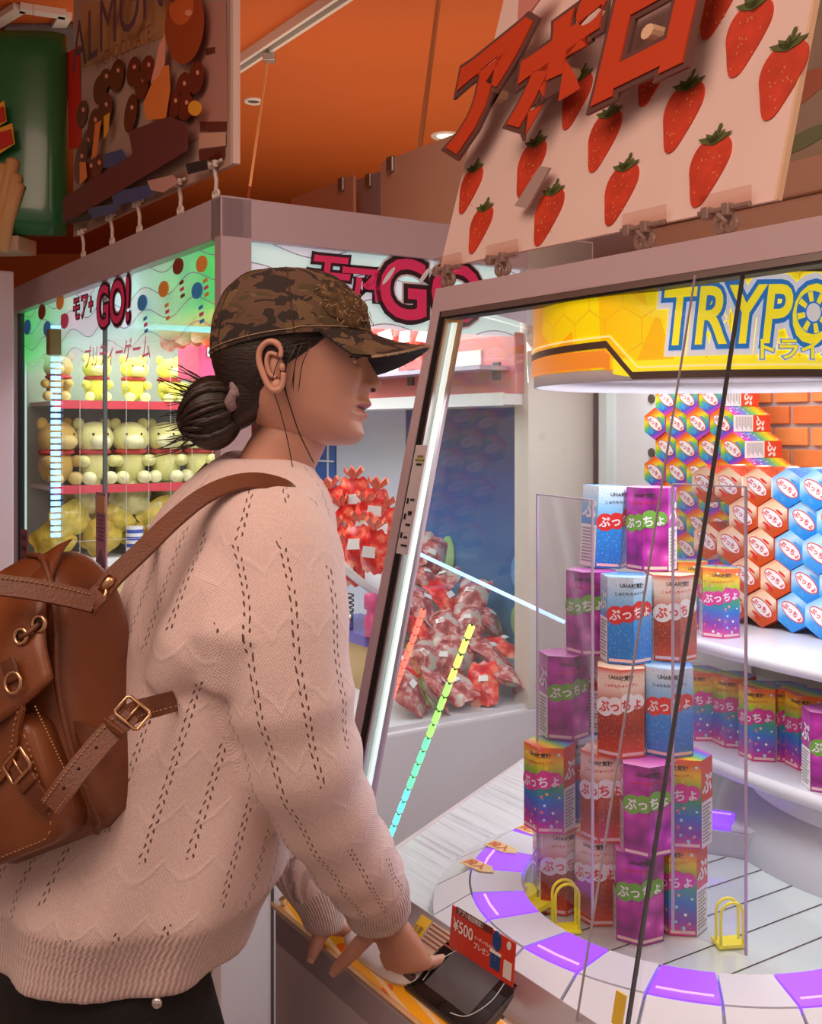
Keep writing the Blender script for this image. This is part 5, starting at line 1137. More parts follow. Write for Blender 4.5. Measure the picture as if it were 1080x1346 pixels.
# big red bags high up behind both windows
for k, (px, py, s_, d_, lab) in enumerate([(225, 425, -1.15, None, 'left'), (252, 418, -1.05, None, 'middle'), (278, 420, -1.0, None, 'right')]):
    h = hit(L_O, px, py, s=s_); bag(BAGS[k], LW(s_, h.y, h.z), (.1, .3*(k-1), ROT+1.57), 'large shiny red bag, %s of three high behind the long window' % lab, 'large red bags behind the long window', 1.35, None, True)
for k, (px, lab) in enumerate([(520, 'left'), (548, 'middle'), (572, 'right')]):
    h = hit(L_O, px, 440, d=.90); bag(BAGS[(k+1) % 4], LW(h.x, .87, h.z-.01), (0, .25*(k-1), ROT*.3), 'red bag, %s of three under the pink bubble letters' % lab, 'red bags under the pink letters', 1.15, LABF)
LP(MB().box((-.45, .87, 1.672), (.8, .18, .012)), 'bag_shelf', M_acr_edge)
# yellow bags on the lowest rack shelf
for k in range(12):
    d = .08+.055*k; z = 1.10+.075*(k % 3); bag(BAGY[k % 3], LW(SR-.10+.03*(k % 2), d, z), (rnd.uniform(-.5, .5), 1.2+rnd.uniform(-.5, .5), ROT+1.57+rnd.uniform(-.4, .4)), 'crumpled yellow snack bag, number %s from the far post on the lowest rack shelf' % (ordn+['tenth', 'eleventh', 'twelfth'])[k], 'yellow bags on the rack', 1.0)
# ---------------------------------------------------------------- plush toys on the rack
def plush(kind):
    c, c2 = {'lemon': ((.80, .76, .10, 1), (.85, .80, .30, 1)), 'pale': ((.70, .68, .26, 1), (.76, .74, .42, 1)), 'tan': ((.55, .36, .08, 1), (.65, .48, .18, 1))}[kind]
    m = mat('plush_'+kind, c, .9, bump=.5, bscale=120, sheen=.5); m2 = mat('plush_muzzle_'+kind, c2, .9, bump=.4, bscale=120)
    r = bpy.data.objects.new('plush_toy', None); COL.objects.link(r); r.empty_display_size = .05
    MB().sphere((0, 0, .062), (.060, .054, .064)).build('body', m, r, smooth=True)
    MB().sphere((.012, 0, .150), (.062, .064, .055)).build('head', m, r, smooth=True)
    MB().sphere((.066, 0, .138), (.030, .034, .024)).build('muzzle', m2, r, smooth=True)
    for s in (-1, 1):
        MB().sphere((-.004, .046*s, .196), (.014, .020, .022), 10, 8).build('ear', m, r, smooth=True)
        MB().sphere((.045, .050*s, .075), (.034, .020, .020), 10, 8).build('arm', m, r, smooth=True)
        MB().sphere((.058, .036*s, .020), (.030, .024, .022), 10, 8).build('foot', m2, r, smooth=True)
        MB().sphere((.064, .024*s, .163), (.005, .005, .006), 8, 6).build('eye', M_black, r, smooth=True)
    MB().tube([(.004+.052*math.cos(t), .050*math.sin(t), .105) for t in np.linspace(0, 6.28, 19)[:-1]], .008, 6, closed=True).build('collar', mat('collar_red', (.55, .06, .06, 1), .8), r, smooth=True)
    return r
PL = {}
def place_plush(kind, s, d, z, az, label, group, sc=1.0):
    if kind not in PL: PL[kind] = o = plush(kind)
    else: o = copy_tree(PL[kind])
    o.location = LW(s, d, z); o.rotation_euler = (0, 0, az); o.scale = (sc, sc, sc); tag(o, label, 'plush toy', group)
FA = ROT
for k, (kind, d) in enumerate([('tan', .10), ('lemon', .24), ('lemon', .38), ('lemon', .52), ('pale', .65)]):
    place_plush(kind, SR-.10, d, 1.606, FA-.4+.2*k, '%s yellow plush toy, %s from the far post on the top rack shelf' % ({'tan': 'brownish', 'lemon': 'bright lemon', 'pale': 'pale'}[kind], ordn[k]), 'plush toys on the top shelf', .82)
for k, (kind, d) in enumerate([('tan', .09), ('pale', .225), ('pale', .365), ('pale', .505), ('pale', .645)]):
    place_plush(kind, SR-.10, d, 1.301, FA+.3-.2*k, '%s plush toy, %s from the far post on the middle rack shelf' % ({'tan': 'brownish yellow', 'pale': 'pale yellow'}[kind], ordn[k]), 'plush toys on the middle shelf', 1.12)
# cardboard box, tins and candy cane under the rack
LP(MB().box((SR-.12, .36, .885), (.24, .50, .26), bev=.004), 'brown_carton', MATS['cardboard'])
for k, (d, c, lab) in enumerate([(.36, (.05, .10, .45, 1), 'blue and white striped tin below the plush toys'), (.44, (.62, .05, .06, 1), 'red and white striped tin below the plush toys')]):
    r = empty('striped_tin', LW(SR-.03, d, 1.0305), ROT, lab, 'tin')
    MB().cyl((0, 0, 0), (0, 0, .11), .032, n=20).build('tin_body', M_white, r, smooth=False)
    for j in range(4): MB().lathe([(.0325, .008+.026*j), (.0325, .021+.026*j)], 20).build('tin_stripe', mat('tin_%d' % k, c, .4), r)
h = hit(L_O, 92, 775, s=-1.2)
r = empty('candy_cane', LW(-1.2, h.y, SZ), ROT, 'green and white striped candy stick leaning low behind the window', 'candy stick')
for j in range(9): MB().tube([(.0, .006*j, .03*j), (.0, .006*(j+1), .03*(j+1))], .012, 10).build('stick_band', mat('cane_green', (.10, .35, .14, 1), .4) if j % 2 else M_white, r)
# ================================================================== person
PO = Vector((-.37, 1.43, 0))
PN = empty('person', PO, 0, 'person in a pink knit sweater and camouflage cap leaning on the console', 'person')
def PB(mb_or_me, name, m, par=None, smooth=True):
    """mesh given in world coordinates, hung under the person"""
    o = mb_or_me.build(name, m, PN if par is None else par, smooth=smooth) if isinstance(mb_or_me, MB) else link(name, mb_or_me, PN if par is None else par)
    if par is None: o.location = -PO
    return o
NSK = NT('skin'); v, x, y, z = NSK.obj(); nz = NSK.n('ShaderNodeTexNoise', Scale=14.0, Detail=3); NSK.l(v, nz.inputs['Vector'])
la = NSK.n('ShaderNodeAttribute'); la.attribute_name = 'lip'; ma = NSK.n('ShaderNodeAttribute'); ma.attribute_name = 'mouth'
sk_ = NSK.ramp(nz.outputs[0], [(.35, (.56, .285, .20, 1)), (.65, (.63, .335, .24, 1))])
NSK.base(NSK.mix(ma.outputs['Fac'], NSK.mix(la.outputs['Fac'], sk_, (.46, .13, .11, 1)), (.07, .012, .010, 1)), .42)
NSK.b.inputs['Subsurface Weight'].default_value = .12; NSK.b.inputs['Subsurface Radius'].default_value = (.012, .004, .002); NSK.b.inputs['Subsurface Scale'].default_value = .6
M_skin = NSK.m; M_lip = mat('lips', (.48, .10, .09, 1), .3); M_mouth = mat('mouth_dark', (.08, .015, .012, 1), .6); M_nail = mat('nails', (.62, .33, .26, 1), .25)
# ---- head in its own frame: x forward, y to her left (away from the viewer), z up
PSI, PHI, PIT = math.radians(7), math.radians(-6), math.radians(0)
HO = at(362, 492, 1.45)
MHEAD = Matrix.Translation(HO) @ Matrix.Rotation(PSI, 4, 'Z') @ Matrix.Rotation(PIT, 4, 'Y') @ Matrix.Rotation(PHI, 4, 'X')
zk = [-.0945, -.092, -.085, -.075, -.06, -.045, -.030, -.015, .0, .02, .04, .06, .08, .10, .115, .122]
xf0 = [.088, .098, .108, .110, .1085, .109, .111, .113, .115, .116, .117, .114, .102, .080, .045, .02]
xbk = [.060, .030, .008, -.012, -.030, -.045, -.058, -.068, -.074, -.079, -.080, -.076, -.066, -.048, -.020, .0]
wk = [.010, .024, .036, .046, .055, .0600, .0635, .0665, .0690, .0715, .0725, .071, .064, .050, .028, .010]
xck = [.080, .068, .058, .045, .034, .028, .024, .022, .020, .018, .018, .016, .014, .012, .010, .008]
NZ, NA = 220, 160
zs = np.linspace(zk[0], zk[-1], NZ); zs = np.sort(np.concatenate([zs]))
XF, XB, WW, XC = (interp(zs, zk, a) for a in (xf0, xbk, wk, xck))
# midline profile (nose, lips, chin) measured from the photograph
pz = [-.0945, -.0915, -.086, -.080, -.073, -.066, -.060, -.0555, -.0515, -.049, -.0455, -.041, -.0375, -.034, -.027, -.0225, -.020, -.0155, -.0105, -.003, .006, .014, .022, .030, .045]
px_ = [.100, .108, .1150, .1178, .1160, .1155, .1195, .1225, .1205, .1175, .1225, .1278, .1275, .1255, .1248, .1270, .1330, .1405, .1415, .1375, .1320, .1275, .1235, .1225, .1205]
PR = interp(zs, pz, px_); PR = np.where(zs > .045, XF+.0035, PR)
def sig_at(z):   # lateral width of the midline relief
    return float(interp([z], [-.0945, -.080, -.068, -.058, -.048, -.040, -.030, -.022, -.014, -.006, .010, .03, .05], [.018, .018, .020, .021, .023, .021, .013, .0135, .0125, .0105, .0085, .010, .03])[0])
HV = np.zeros((NZ, NA, 3))
for i in range(NZ):
    z, xf, xb, w, xc = zs[i], XF[i], XB[i], WW[i], XC[i]; sg = sig_at(z)
    for j in range(NA):
        t = 2*math.pi*j/NA; c, s = math.cos(t), math.sin(t)
        ex = .82 if c > 0 else .95
        xx = xc+(xf-xc)*abs(c)**ex if c > 0 else xc-(xc-xb)*abs(c)**ex
        yy = w*(1 if s > 0 else -1)*abs(s)**.92
        if c > 0:
            rel = PR[i]-xf; xx += rel*math.exp(-(yy/sg)**2*(1.0 if rel > 0 else .6))
            # eye sockets, brow, cheek, wings of the nose, mouth corner, nostril
            ay = abs(yy)
            xx -= .0085*math.exp(-((ay-.031)/.015)**2-((z-.020)/.0105)**2)
            xx += .0030*math.exp(-((ay-.032)/.020)**2-((z-.042)/.008)**2)
            xx += .0045*math.exp(-((ay-.040)/.018)**2-((z+.012)/.016)**2)
            xx += .0075*math.exp(-((ay-.0135)/.0048)**2-((z+.0165)/.0055)**2)
            xx -= .0030*math.exp(-((ay-.026)/.006)**2-((z+.0485)/.005)**2)
            xx += .0025*math.exp(-((ay-.034)/.010)**2-((z+.045)/.012)**2)
            xx -= .0025*math.exp(-((ay-.022)/.006)**2-((z+.026)/.012)**2)
        HV[i, j] = (xx, yy, z)
hm = MB()
hvw = [tuple(MHEAD @ Vector(v)) for v in HV.reshape(-1, 3)]
hf, hmi = [], []
for i in range(NZ-1):
    for j in range(NA):
        hf.append((i*NA+j, i*NA+(j+1) % NA, (i+1)*NA+(j+1) % NA, (i+1)*NA+j))
        mi = 0
        hmi.append(mi)
hf += [tuple(range(NA-1, -1, -1)), tuple((NZ-1)*NA+k for k in range(NA))]; hmi += [0, 0]
body = MB(); body.v = list(hvw); body.f = hf; body.mi = hmi
# ears
def ear(sgn):
    mb = MB(); M_ = MHEAD @ Matrix.Translation((.000, sgn*.0745, -.001)) @ Matrix.Rotation(sgn*.32, 4, 'Z') @ Matrix.Rotation(-.12, 4, 'Y')
    out = [(.012, 0, -.012), (.008, 0, -.028), (-.001, 0, -.033), (-.009, 0, -.026), (-.0145, 0, -.010), (-.018, 0, .008), (-.015, 0, .022), (-.005, 0, .030), (.006, 0, .028), (.012, 0, .018), (.010, 0, .008)]
    rim = catmull([(a, sgn*(.008 if -2 < k < 12 else 0), b) for k, (a, _, b) in enumerate(out)], 4)
    mb.tube(rim, [.0035]*6+[.0042]*(len(rim)-12)+[.0032]*6, 8, M=M_)
    disc = [Vector((a*.95, sgn*.001, b*.95)) for a, _, b in out]; mb.add([tuple(p) for p in disc]+[(-.001, -sgn*.004, -.001)], [(k, (k+1) % len(disc), len(disc)) for k in range(len(disc))], M=M_)
    mb.tube(catmull([(.006, sgn*.005, .012), (-.004, sgn*.006, .016), (-.009, sgn*.006, .006), (-.007, sgn*.005, -.010), (.001, sgn*.005, -.016)], 4), .0032, 7, M=M_)
    mb.sphere((.010, sgn*.004, -.004), (.004, .004, .006), 8, 6, M=M_); mb.sphere((.000, sgn*.004, -.026), (.0085, .0045, .009), 10, 8, M=M_)
    mb.sphere((-.002, -sgn*.004, .0), (.013, .008, .026), 10, 8, M=M_)
    return mb
for sgn in (-1, 1):
    e_ = ear(sgn); o_ = len(body.v); body.v += e_.v; body.f += [tuple(i+o_ for i in f) for f in e_.f]; body.mi += [0]*len(e_.f)
# neck, trunk, arms and legs under the clothes (one surface), hands with fingers
cm = MB()
cm.tube([at(402, 553, 1.455), at(384, 575, 1.455), at(366, 605, 1.46), at(350, 640, 1.465), at(335, 690, 1.47)], [.040, .047, .049, .054, .075], 20)
cm.tube([at(330, 690, 1.47), at(285, 850, 1.45), at(220, 1050, 1.43), at(175, 1200, 1.42), at(160, 1260, 1.42)], [.095, .11, .11, .12, .12], 18)
RSH, REL, RWR = at(365, 735, 1.335), at(402, 1005, 1.30), at(497, 1218, 1.452)
LSH, LEL, LWR = at(296, 760, 1.60), at(338, 1005, 1.575), at(424, 1218, 1.560)
for a, b, c in ((RSH, REL, RWR), (LSH, LEL, LWR)): cm.tube([a, (a+b)/2, b, (b+c)/2, c], [.045, .040, .035, .030, .022], 12)
cm.tube([RSH, at(330, 700, 1.47), LSH], [.05, .07, .05], 12)
PC = at(132, 1230, 1.42)
LEGS = {}
for nm, sg in (('r', 1), ('l', -1)):
    h0 = PC+U*(.085*sg); k0 = Vector((h0.x+.07, h0.y+.03, .45)); a0 = Vector((h0.x-.0, h0.y+.0, .06)); LEGS[nm] = (h0, k0, a0)
    cm.tube([h0, (h0+k0)/2, k0, (k0+a0)/2, a0, a0+N*.08+Vector((0, 0, -.035))], [.085, .075, .055, .045, .032, .030], 12)
V_, F_ = remesh(cm, .0075, 3)
o_ = len(body.v); body.v += [tuple(v) for v in V_]; body.f += [tuple(i+o_ for i in f) for f in F_]; body.mi += [0]*len(F_)
hd = MB(); nails = []
def finger(pts, r0, r1):
    P = catmull(pts, 4); n = len(P); rs = [r0+(r1-r0)*k/(n-1) for k in range(n)]; rs[-1] = r1*.8
    hd.tube(P, rs, 10); hd.sphere(P[-1], r1*.95, 10, 8)
    d = (P[-1]-P[-3]).normalized(); nails.append((P[-1], d, r1))
# right hand: palm down, fingers over the joystick housing, thumb hooked in front of the edge
up = Vector((0, 0, 1))
WR = at(499, 1192, 1.448)
fw = Vector((.44, -.08, -.90)).normalized(); side = Vector((.78, -.60, .05)); side = (side-fw*side.dot(fw)).normalized(); back = side.cross(fw).normalized()
if back.y > 0: back = -back
K0 = WR+fw*.086
rings = []
for k, (t, w, h) in enumerate([(-.25, .021, .018), (.0, .022, .017), (.30, .031, .018), (.65, .038, .017), (.92, .040, .015), (1.05, .037, .012)]):
    c = WR+fw*(.086*t)+side*(.002*k-.003); rings.append([c+side*(w*math.cos(a))+back*(h*math.sin(a)) for a in np.linspace(0, 2*math.pi, 21)[:-1]])
hd.loft(rings)
for k, (sx, l) in enumerate([(-.029, .064), (-.010, .072), (.010, .067), (.029, .052)]):
    b = K0+side*sx-fw*.004; f1 = (fw*.30+N*.80+up*.10).normalized(); f2 = (N*.9+up*-.10).normalized(); f3 = (N*.8+up*-.3).normalized()
    finger([b-fw*.02, b, b+f1*l*.40, b+f1*l*.40+f2*l*.32, b+f1*l*.40+f2*l*.32+f3*l*.22], .0100, .0076)
tb = WR-side*.018+fw*.020
finger([tb+side*.010-fw*.006, tb-side*.004+fw*.004, at(466, 1248, 1.462), at(453, 1262, 1.468), at(440, 1275, 1.474)], .0140, .0082)
# left hand: thumb hooked down in front of the edge, fingers laid on the panel
WL = at(425, 1214, 1.560); fl = (N*.93+up*-.30).normalized(); sl = (U-fl*U.dot(fl)).normalized(); bl = up
rings = []
for k, (t, w, h) in enumerate([(-.3, .019, .015), (.0, .021, .016), (.35, .029, .016), (.7, .036, .015), (1.0, .036, .012)]):
    c = WL+fl*(.066*t)-sl*.004; rings.append([c+sl*w*math.cos(a)+bl*h*math.sin(a) for a in np.linspace(0, 2*math.pi, 21)[:-1]])
hd.loft(rings)
for k, (sx, l) in enumerate([(.026, .060), (.008, .068), (-.010, .064), (-.027, .052)]):
    b = WL+fl*.066+sl*sx-sl*.004; f1 = (fl+up*.05).normalized(); f2 = (fl*.9+up*-.25).normalized()
    finger([b-fl*.02, b, b+f1*l*.45, b+f1*l*.45+f2*l*.3, b+f1*l*.45+f2*l*.55], .0092, .0070)
finger([WL+fl*.004+sl*.008, at(421, 1229, 1.545), at(416, 1241, 1.538), at(412, 1251, 1.534), at(409, 1259, 1.532)], .0125, .0078)
V_, F_ = remesh(hd, .0021, 4)
o_ = len(body.v); body.v += [tuple(v) for v in V_]; body.f += [tuple(i+o_ for i in f) for f in F_]; body.mi += [0]*len(F_)
bd = PB(body, 'body', [M_skin, M_lip, M_mouth])
lip = np.zeros(len(body.v), np.float32); mou = np.zeros(len(body.v), np.float32); hv = HV.reshape(-1, 3); ay = np.abs(hv[:, 1]); fz = np.minimum(1, ay/.0262); zc = -.0487+.0045*fz*fz
dzl = hv[:, 2]-zc; lim = np.where(dzl > 0, .0092*(1-fz**2.4)+.0002, .0105*(1-fz**2)+.0002); ok_ = (hv[:, 0] > .085) & (ay < .0262)
lip[:len(hv)] = np.where(ok_, np.clip((lim-np.abs(dzl))/.0016+.5, 0, 1), 0); mou[:len(hv)] = np.where(ok_, np.clip((.0015*(1-fz**4)-np.abs(dzl+.0002))/.0008+.5, 0, 1), 0)
for nm, a_ in (('lip', lip), ('mouth', mou)): q_ = bd.data.attributes.new(nm, 'FLOAT', 'POINT'); q_.data.foreach_set('value', a_)
for p, d, r in (nails[4], nails[9]):
    s_ = d.cross(Vector((0, 1, 0))).normalized(); n_ = Vector((0, -1, 0)); n_ = (n_-d*n_.dot(d)).normalized(); s_ = d.cross(n_)
    mb = MB(); mb.add([p+d*(a*.006)+s_*(b*r*.62)+n_*(r*(.97-.22*abs(b))) for a in (-.9, 0, .9) for b in (-1, -.5, 0, .5, 1)], [(i*5+j, i*5+j+1, i*5+j+6, i*5+j+5) for i in range(2) for j in range(4)])
    PB(mb, 'fingernail', M_nail, bd)
# eyes, brows, lashes (pieces of the face)
M_eye = mat('eye_white', (.42, .34, .30, 1), .2); M_iris = mat('iris', (.035, .018, .010, 1), .1); M_lash = mat('lash', (.02, .010, .008, 1), .6)
def ball(c, sgn, az, el, r): return Vector((c.x+r*math.cos(el)*math.cos(az), c.y+sgn*r*math.cos(el)*math.sin(az), c.z+r*math.sin(el)))
for sgn in (-1, 1):
    c = Vector((.0945, sgn*.0325, .0165))
    PB(MB().sphere(c, .0112, 22, 16, M=MHEAD), 'eyeball', M_eye, bd)
    PB(MB().sphere(ball(c, sgn, .30, -.06, .0066), .0056, 16, 12, M=MHEAD), 'iris', M_iris, bd)
    for e0, e1, nm in ((.16, 1.35, 'upper_lid'), (-.30, -1.3, 'lower_lid')):
        n_, m_ = 20, 8; vs = []
        for i in range(m_+1):
            for j in range(n_+1):
                az = -1.25+2.75*j/n_; edge = e0*(1-((az-.12)/1.45)**2)-.10*max(0, az-.8); el = edge+(e1-edge)*i/m_; vs.append(MHEAD @ ball(c, sgn, az, el, .0124 if i else .0116))
        PB(MB().add(vs, [(i*(n_+1)+j, i*(n_+1)+j+1, (i+1)*(n_+1)+j+1, (i+1)*(n_+1)+j) for i in range(m_) for j in range(n_)]), nm, M_skin, bd)
        if e0 > 0:
            line = [MHEAD @ ball(c, sgn, az, e0*(1-((az-.12)/1.45)**2)-.10*max(0, az-.8)-.01, .0127) for az in np.linspace(-1.1, 1.42, 16)]
            mbx = MB(); mbx.tube(line, [.0003]+[.0008]*13+[.0009, .0006], 6)
            for az in np.linspace(-.7, 1.35, 12):
                p0 = ball(c, sgn, az, .14*(1-((az-.12)/1.45)**2), .0126); dr_ = Vector((math.cos(az)*.9+.25, sgn*math.sin(az)*.9, .15)); mbx.tube([MHEAD @ p0, MHEAD @ (p0+dr_*.0030+Vector((0, 0, -.0008))), MHEAD @ (p0+dr_*.0058)], [.0005, .0004, .0001], 4)
            PB(mbx, 'lashes', M_lash, bd)
    pts = [Vector((.112-.020*t*t, sgn*(.018+.030*t), .0405+.006*math.sin(2.4*t)-.002*t)) for t in np.linspace(0, 1, 10)]
    PB(MB().tube(pts, [.001]+[.0022]*6+[.0016, .0012, .0006], 6, M=MHEAD), 'eyebrow', mat('brow', (.06, .03, .02, 1), .8), bd)
    for_n = Vector((.1300, sgn*.0072, -.0212)); PB(MB().sphere(for_n, (.0042, .0030, .0014), 10, 6, M=MHEAD), 'nostril', M_mouth, bd)
# ---- hair: shell over the skull below the cap, bun, hair tie, loose strands
NH = NT('hair'); v, x, y, z = NH.obj(); mp = NH.n('ShaderNodeMapping'); mp.inputs['Scale'].default_value = (40, 40, 260); mp.inputs['Rotation'].default_value = (0, .5, 0); NH.l(v, mp.inputs[0])
nz = NH.n('ShaderNodeTexNoise', Scale=2.0, Detail=4); NH.l(mp.outputs[0], nz.inputs['Vector'])
NH.base(NH.ramp(nz.outputs[0], [(.3, (.012, .007, .005, 1)), (.6, (.032, .018, .012, 1)), (.8, (.060, .032, .020, 1))]), .42); NH.bump(nz.outputs[0], .5, .002)
M_hair = NH.m
mb = MB(); keep = {}
def hairline(z): return float(np.interp(z, [-.075, -.05, -.03, -.005, .010, .028, .045, .06], [-.030, -.022, -.018, .004, .030, .055, .074, .085]))
HS = 90
rows_h = [i for i in range(0, NZ, 2) if -.078 <= zs[i] <= .056]; vid = []
for i in rows_h:
    row = HV[i]; hl = hairline(zs[i]); half = NA//2; k = 0
    while k < half and row[k, 0] > hl: k += 1
    if k >= half: vid.append(None); continue
    f = 0 if k == 0 else k-1+min(1, (row[k-1, 0]-hl)/max(1e-6, row[k-1, 0]-row[k, 0]))
    ids = []
    for q in range(HS+1):
        t = f+(NA-2*f)*q/HS; j0 = int(math.floor(t)); w_ = t-j0; p = row[j0 % NA]*(1-w_)+row[(j0+1) % NA]*w_
        fade = min(1, min(q, HS-q)/9.0); rr = math.hypot(p[0]-.01, p[1]); kk = 1+(-.0012+.0068*fade**.6)/max(.02, rr)
        ids.append(len(mb.v)); mb.v.append(tuple(MHEAD @ Vector(((p[0]-.01)*kk+.01, p[1]*kk, p[2]))))
    vid.append(ids)
for a_, b_ in zip(vid[:-1], vid[1:]):
    if a_ is None or b_ is None: continue
    for q in range(HS): mb.f.append((a_[q], a_[q+1], b_[q+1], b_[q])); mb.mi.append(0)
# nape and sweep into the bun
mb.loft([[MHEAD @ Vector((x0+rx*math.cos(a), ry*math.sin(a), z0+rx*.35*math.cos(a))) for a in np.linspace(0, 2*math.pi, 25)[:-1]] for x0, z0, rx, ry in ((-.012, .02, .06, .064), (-.018, -.02, .052, .058), (-.028, -.05, .040, .046), (-.040, -.066, .026, .032), (-.048, -.074, .010, .014))])
hair = PB(mb, 'hair', M_hair)
BUN = Vector((-.083, .0, -.052))
mb = MB(); mb.sphere(BUN, (.042, .040, .050), 22, 16, M=MHEAD)
rb = random.Random(3)
for k in range(26):
    a = rb.uniform(0, 6.28); tl_ = rb.uniform(-.8, .8); pts = []
    for t in np.linspace(0, rb.uniform(2.2, 4.5), 14):
        q = Vector((math.cos(t+a)*.043, math.sin(t+a)*.040*math.cos(tl_), math.sin(t+a)*.050*math.sin(tl_)+.020*math.cos(t*.7+a)*math.cos(tl_))); q = q.normalized()
        pts.append(MHEAD @ (BUN+Vector((q.x*.042, q.y*.040, q.z*.050))))
    mb.tube(pts, [.001]+[rb.uniform(.003, .0055)]*12+[.001], 7)
bun = PB(mb, 'hair_bun', M_hair)
mb = MB()
for k in range(46):   # short flyaway ends behind the bun
    b0 = BUN+Vector((rb.uniform(-.034, -.005), rb.uniform(-.03, .03), rb.uniform(-.042, .050))); dz = rb.uniform(-.022, .004) if b0.z < BUN.z+.02 else rb.uniform(.006, .026)
    mb.tube([MHEAD @ p for p in catmull([b0, b0+Vector((-.018, rb.uniform(-.006, .006), dz*.5)), b0+Vector((rb.uniform(-.050, -.028), rb.uniform(-.01, .01), dz))], 4)], [.0010]*5+[.0006]*3+[.0002], 5)
PB(mb, 'flyaway_hair', M_hair)
pts = []
for t in np.linspace(0, 6.28, 40)[:-1]: pts.append(MHEAD @ (Vector((-.052, 0, -.030))+Vector((.012*math.cos(t)*.6+.003*math.sin(9*t), -.040*math.sin(t), .030*math.cos(t)+.003*math.cos(11*t)))))
PB(MB().tube(pts, [.0085+.0018*math.sin(k*2.1) for k in range(39)], 9, closed=True), 'hair_tie', mat('hair_tie', (.30, .21, .22, 1), .8, bump=.5, bscale=150))
mb = MB()
def strand(pxs, Y, r): mb.tube(catmull([at(a, b, Y+dy) for a, b, dy in pxs], 6), [r*.6]+[r]*(6*(len(pxs)-1)-2)+[r*.6, r*.3], 5)
strand([(372, 462, -.072), (361, 486, -.082), (359, 510, -.080), (368, 540, -.068), (378, 580, -.055), (389, 640, -.05)], 1.45, .0007)
strand([(378, 470, -.070), (372, 500, -.080), (380, 530, -.072), (392, 566, -.06), (404, 592, -.05), (413, 610, -.045)], 1.45, .0009)
strand([(380, 468, -.070), (374, 500, -.079), (383, 540, -.068), (398, 580, -.055), (410, 604, -.05)], 1.45, .0006)
for k in range(7):
    x0 = 388+rb.uniform(-6, 22); strand([(x0, 452, -.071), (x0-6, 466, -.078), (x0-9-rb.uniform(0, 8), 482, -.077), (x0-10-rb.uniform(0, 8), 505+rb.uniform(0, 14), -.076)], 1.45, .0007)
for k in range(40):   # combed strands sweeping back to the tie
    z0 = rb.uniform(-.03, .05); x0 = hairline(z0)-.005-rb.uniform(0, .02)
    def sk(x, z, l=.006):
        i = int(np.clip(np.searchsorted(zs, z), 0, NZ-1)); xb_, w_, xc_ = XB[i], WW[i], XC[i]; c = min(1, max(-1, (x-xc_)/(xc_-xb_) if x < xc_ else (x-xc_)/(XF[i]-xc_)))
        return MHEAD @ Vector((x, -(w_*math.sqrt(max(.02, 1-c*c))+l), z))
    mb.tube([sk(x0, z0), sk(x0-.025, z0-.006), sk(-.04, (z0-.03)*.5-.01), sk(-.055, -.03+.2*z0, .004)], [.0006, .0013, .0013, .0008], 5)
PB(mb, 'loose_strands', M_hair)
# ---- cap
NCM = NT('camouflage'); v, x, y, z = NCM.obj(); n1 = NCM.n('ShaderNodeTexNoise', Scale=26.0, Detail=2, Distortion=.8); mp = NCM.n('ShaderNodeMapping'); mp.inputs['Scale'].default_value = (.8, 1, 1.6); NCM.l(v, mp.inputs[0]); NCM.l(mp.outputs[0], n1.inputs['Vector'])
n2 = NCM.n('ShaderNodeTexNoise', Scale=38.0, Detail=2, Distortion=.6); NCM.l(mp.outputs[0], n2.inputs['Vector'])
c = NCM.ramp(n1.outputs[0], [(0, (.030, .020, .016, 1)), (.44, (.030, .020, .016, 1)), (.45, (.125, .068, .040, 1)), (.56, (.125, .068, .040, 1)), (.57, (.085, .058, .022, 1)), (1, (.085, .058, .022, 1))], 'CONSTANT')
c = NCM.mix(NCM.math('GREATER_THAN', n2.outputs[0], .60), c, (.16, .095, .045, 1)); NCM.base(c, .85)
n3 = NCM.n('ShaderNodeTexNoise', Scale=700.0, Detail=1); NCM.l(v, n3.inputs['Vector']); NCM.bump(n3.outputs[0], .35, .001)
M_camo = NCM.m; M_thread = mat('thread_pale', (.42, .30, .18, 1), .8); M_under = mat('brim_under', (.020, .016, .016, 1), .8)
CX, CA, CBW = .0235, .1065, .086
def cap_pt(th, ph, l=0.0):
    z0 = .040+.008*math.cos(th)-.010*max(0, -math.cos(th))**1.5
    k = math.cos(ph)**.62 if math.cos(ph) > 0 else 0; hgt = .140-z0
    a = CA*(1 if math.cos(th) > 0 else 1.03)
    zz = z0+hgt*math.sin(ph)**(1.05 if math.cos(th) < 0 else .92)
    return Vector((CX-.010*math.sin(ph)+(a+l)*k*math.cos(th), (CBW+l)*k*math.sin(th), zz+l*.5*math.sin(ph)))
mb = MB(); NR, NTH = 22, 72; rings = []
for i in range(NR): ph = (math.pi/2-.02)*i/(NR-1); rings.append([MHEAD @ (cap_pt(2*math.pi*j/NTH, ph, .0012*math.sin(7*j*.0873*2+i)*(.4 if i > 2 else 0))) for j in range(NTH)])
mb.loft(rings, cap=False); inner = [[MHEAD @ cap_pt(2*math.pi*j/NTH, (math.pi/2-.02)*i/(NR-1), -.003) for j in range(NTH)] for i in range(4)]
mb.loft([inner[3], inner[2], inner[1], inner[0], rings[0]], cap=False); mb.add(rings[-1], [tuple(range(NTH))])
cap = PB(mb, 'cap', M_camo)
for k in range(6):
    th = math.pi/6+k*math.pi/3; PB(MB().tube([MHEAD @ cap_pt(th, ph, .0006) for ph in np.linspace(0, 1.5, 16)], .0009, 5), 'cap_seam', mat('seam_dark', (.06, .035, .02, 1), .8), cap)
PB(MB().sphere(cap_pt(0, 1.55)+Vector((0, 0, .001)), (.007, .007, .0035), 12, 8, M=MHEAD), 'cap_button', M_camo, cap)
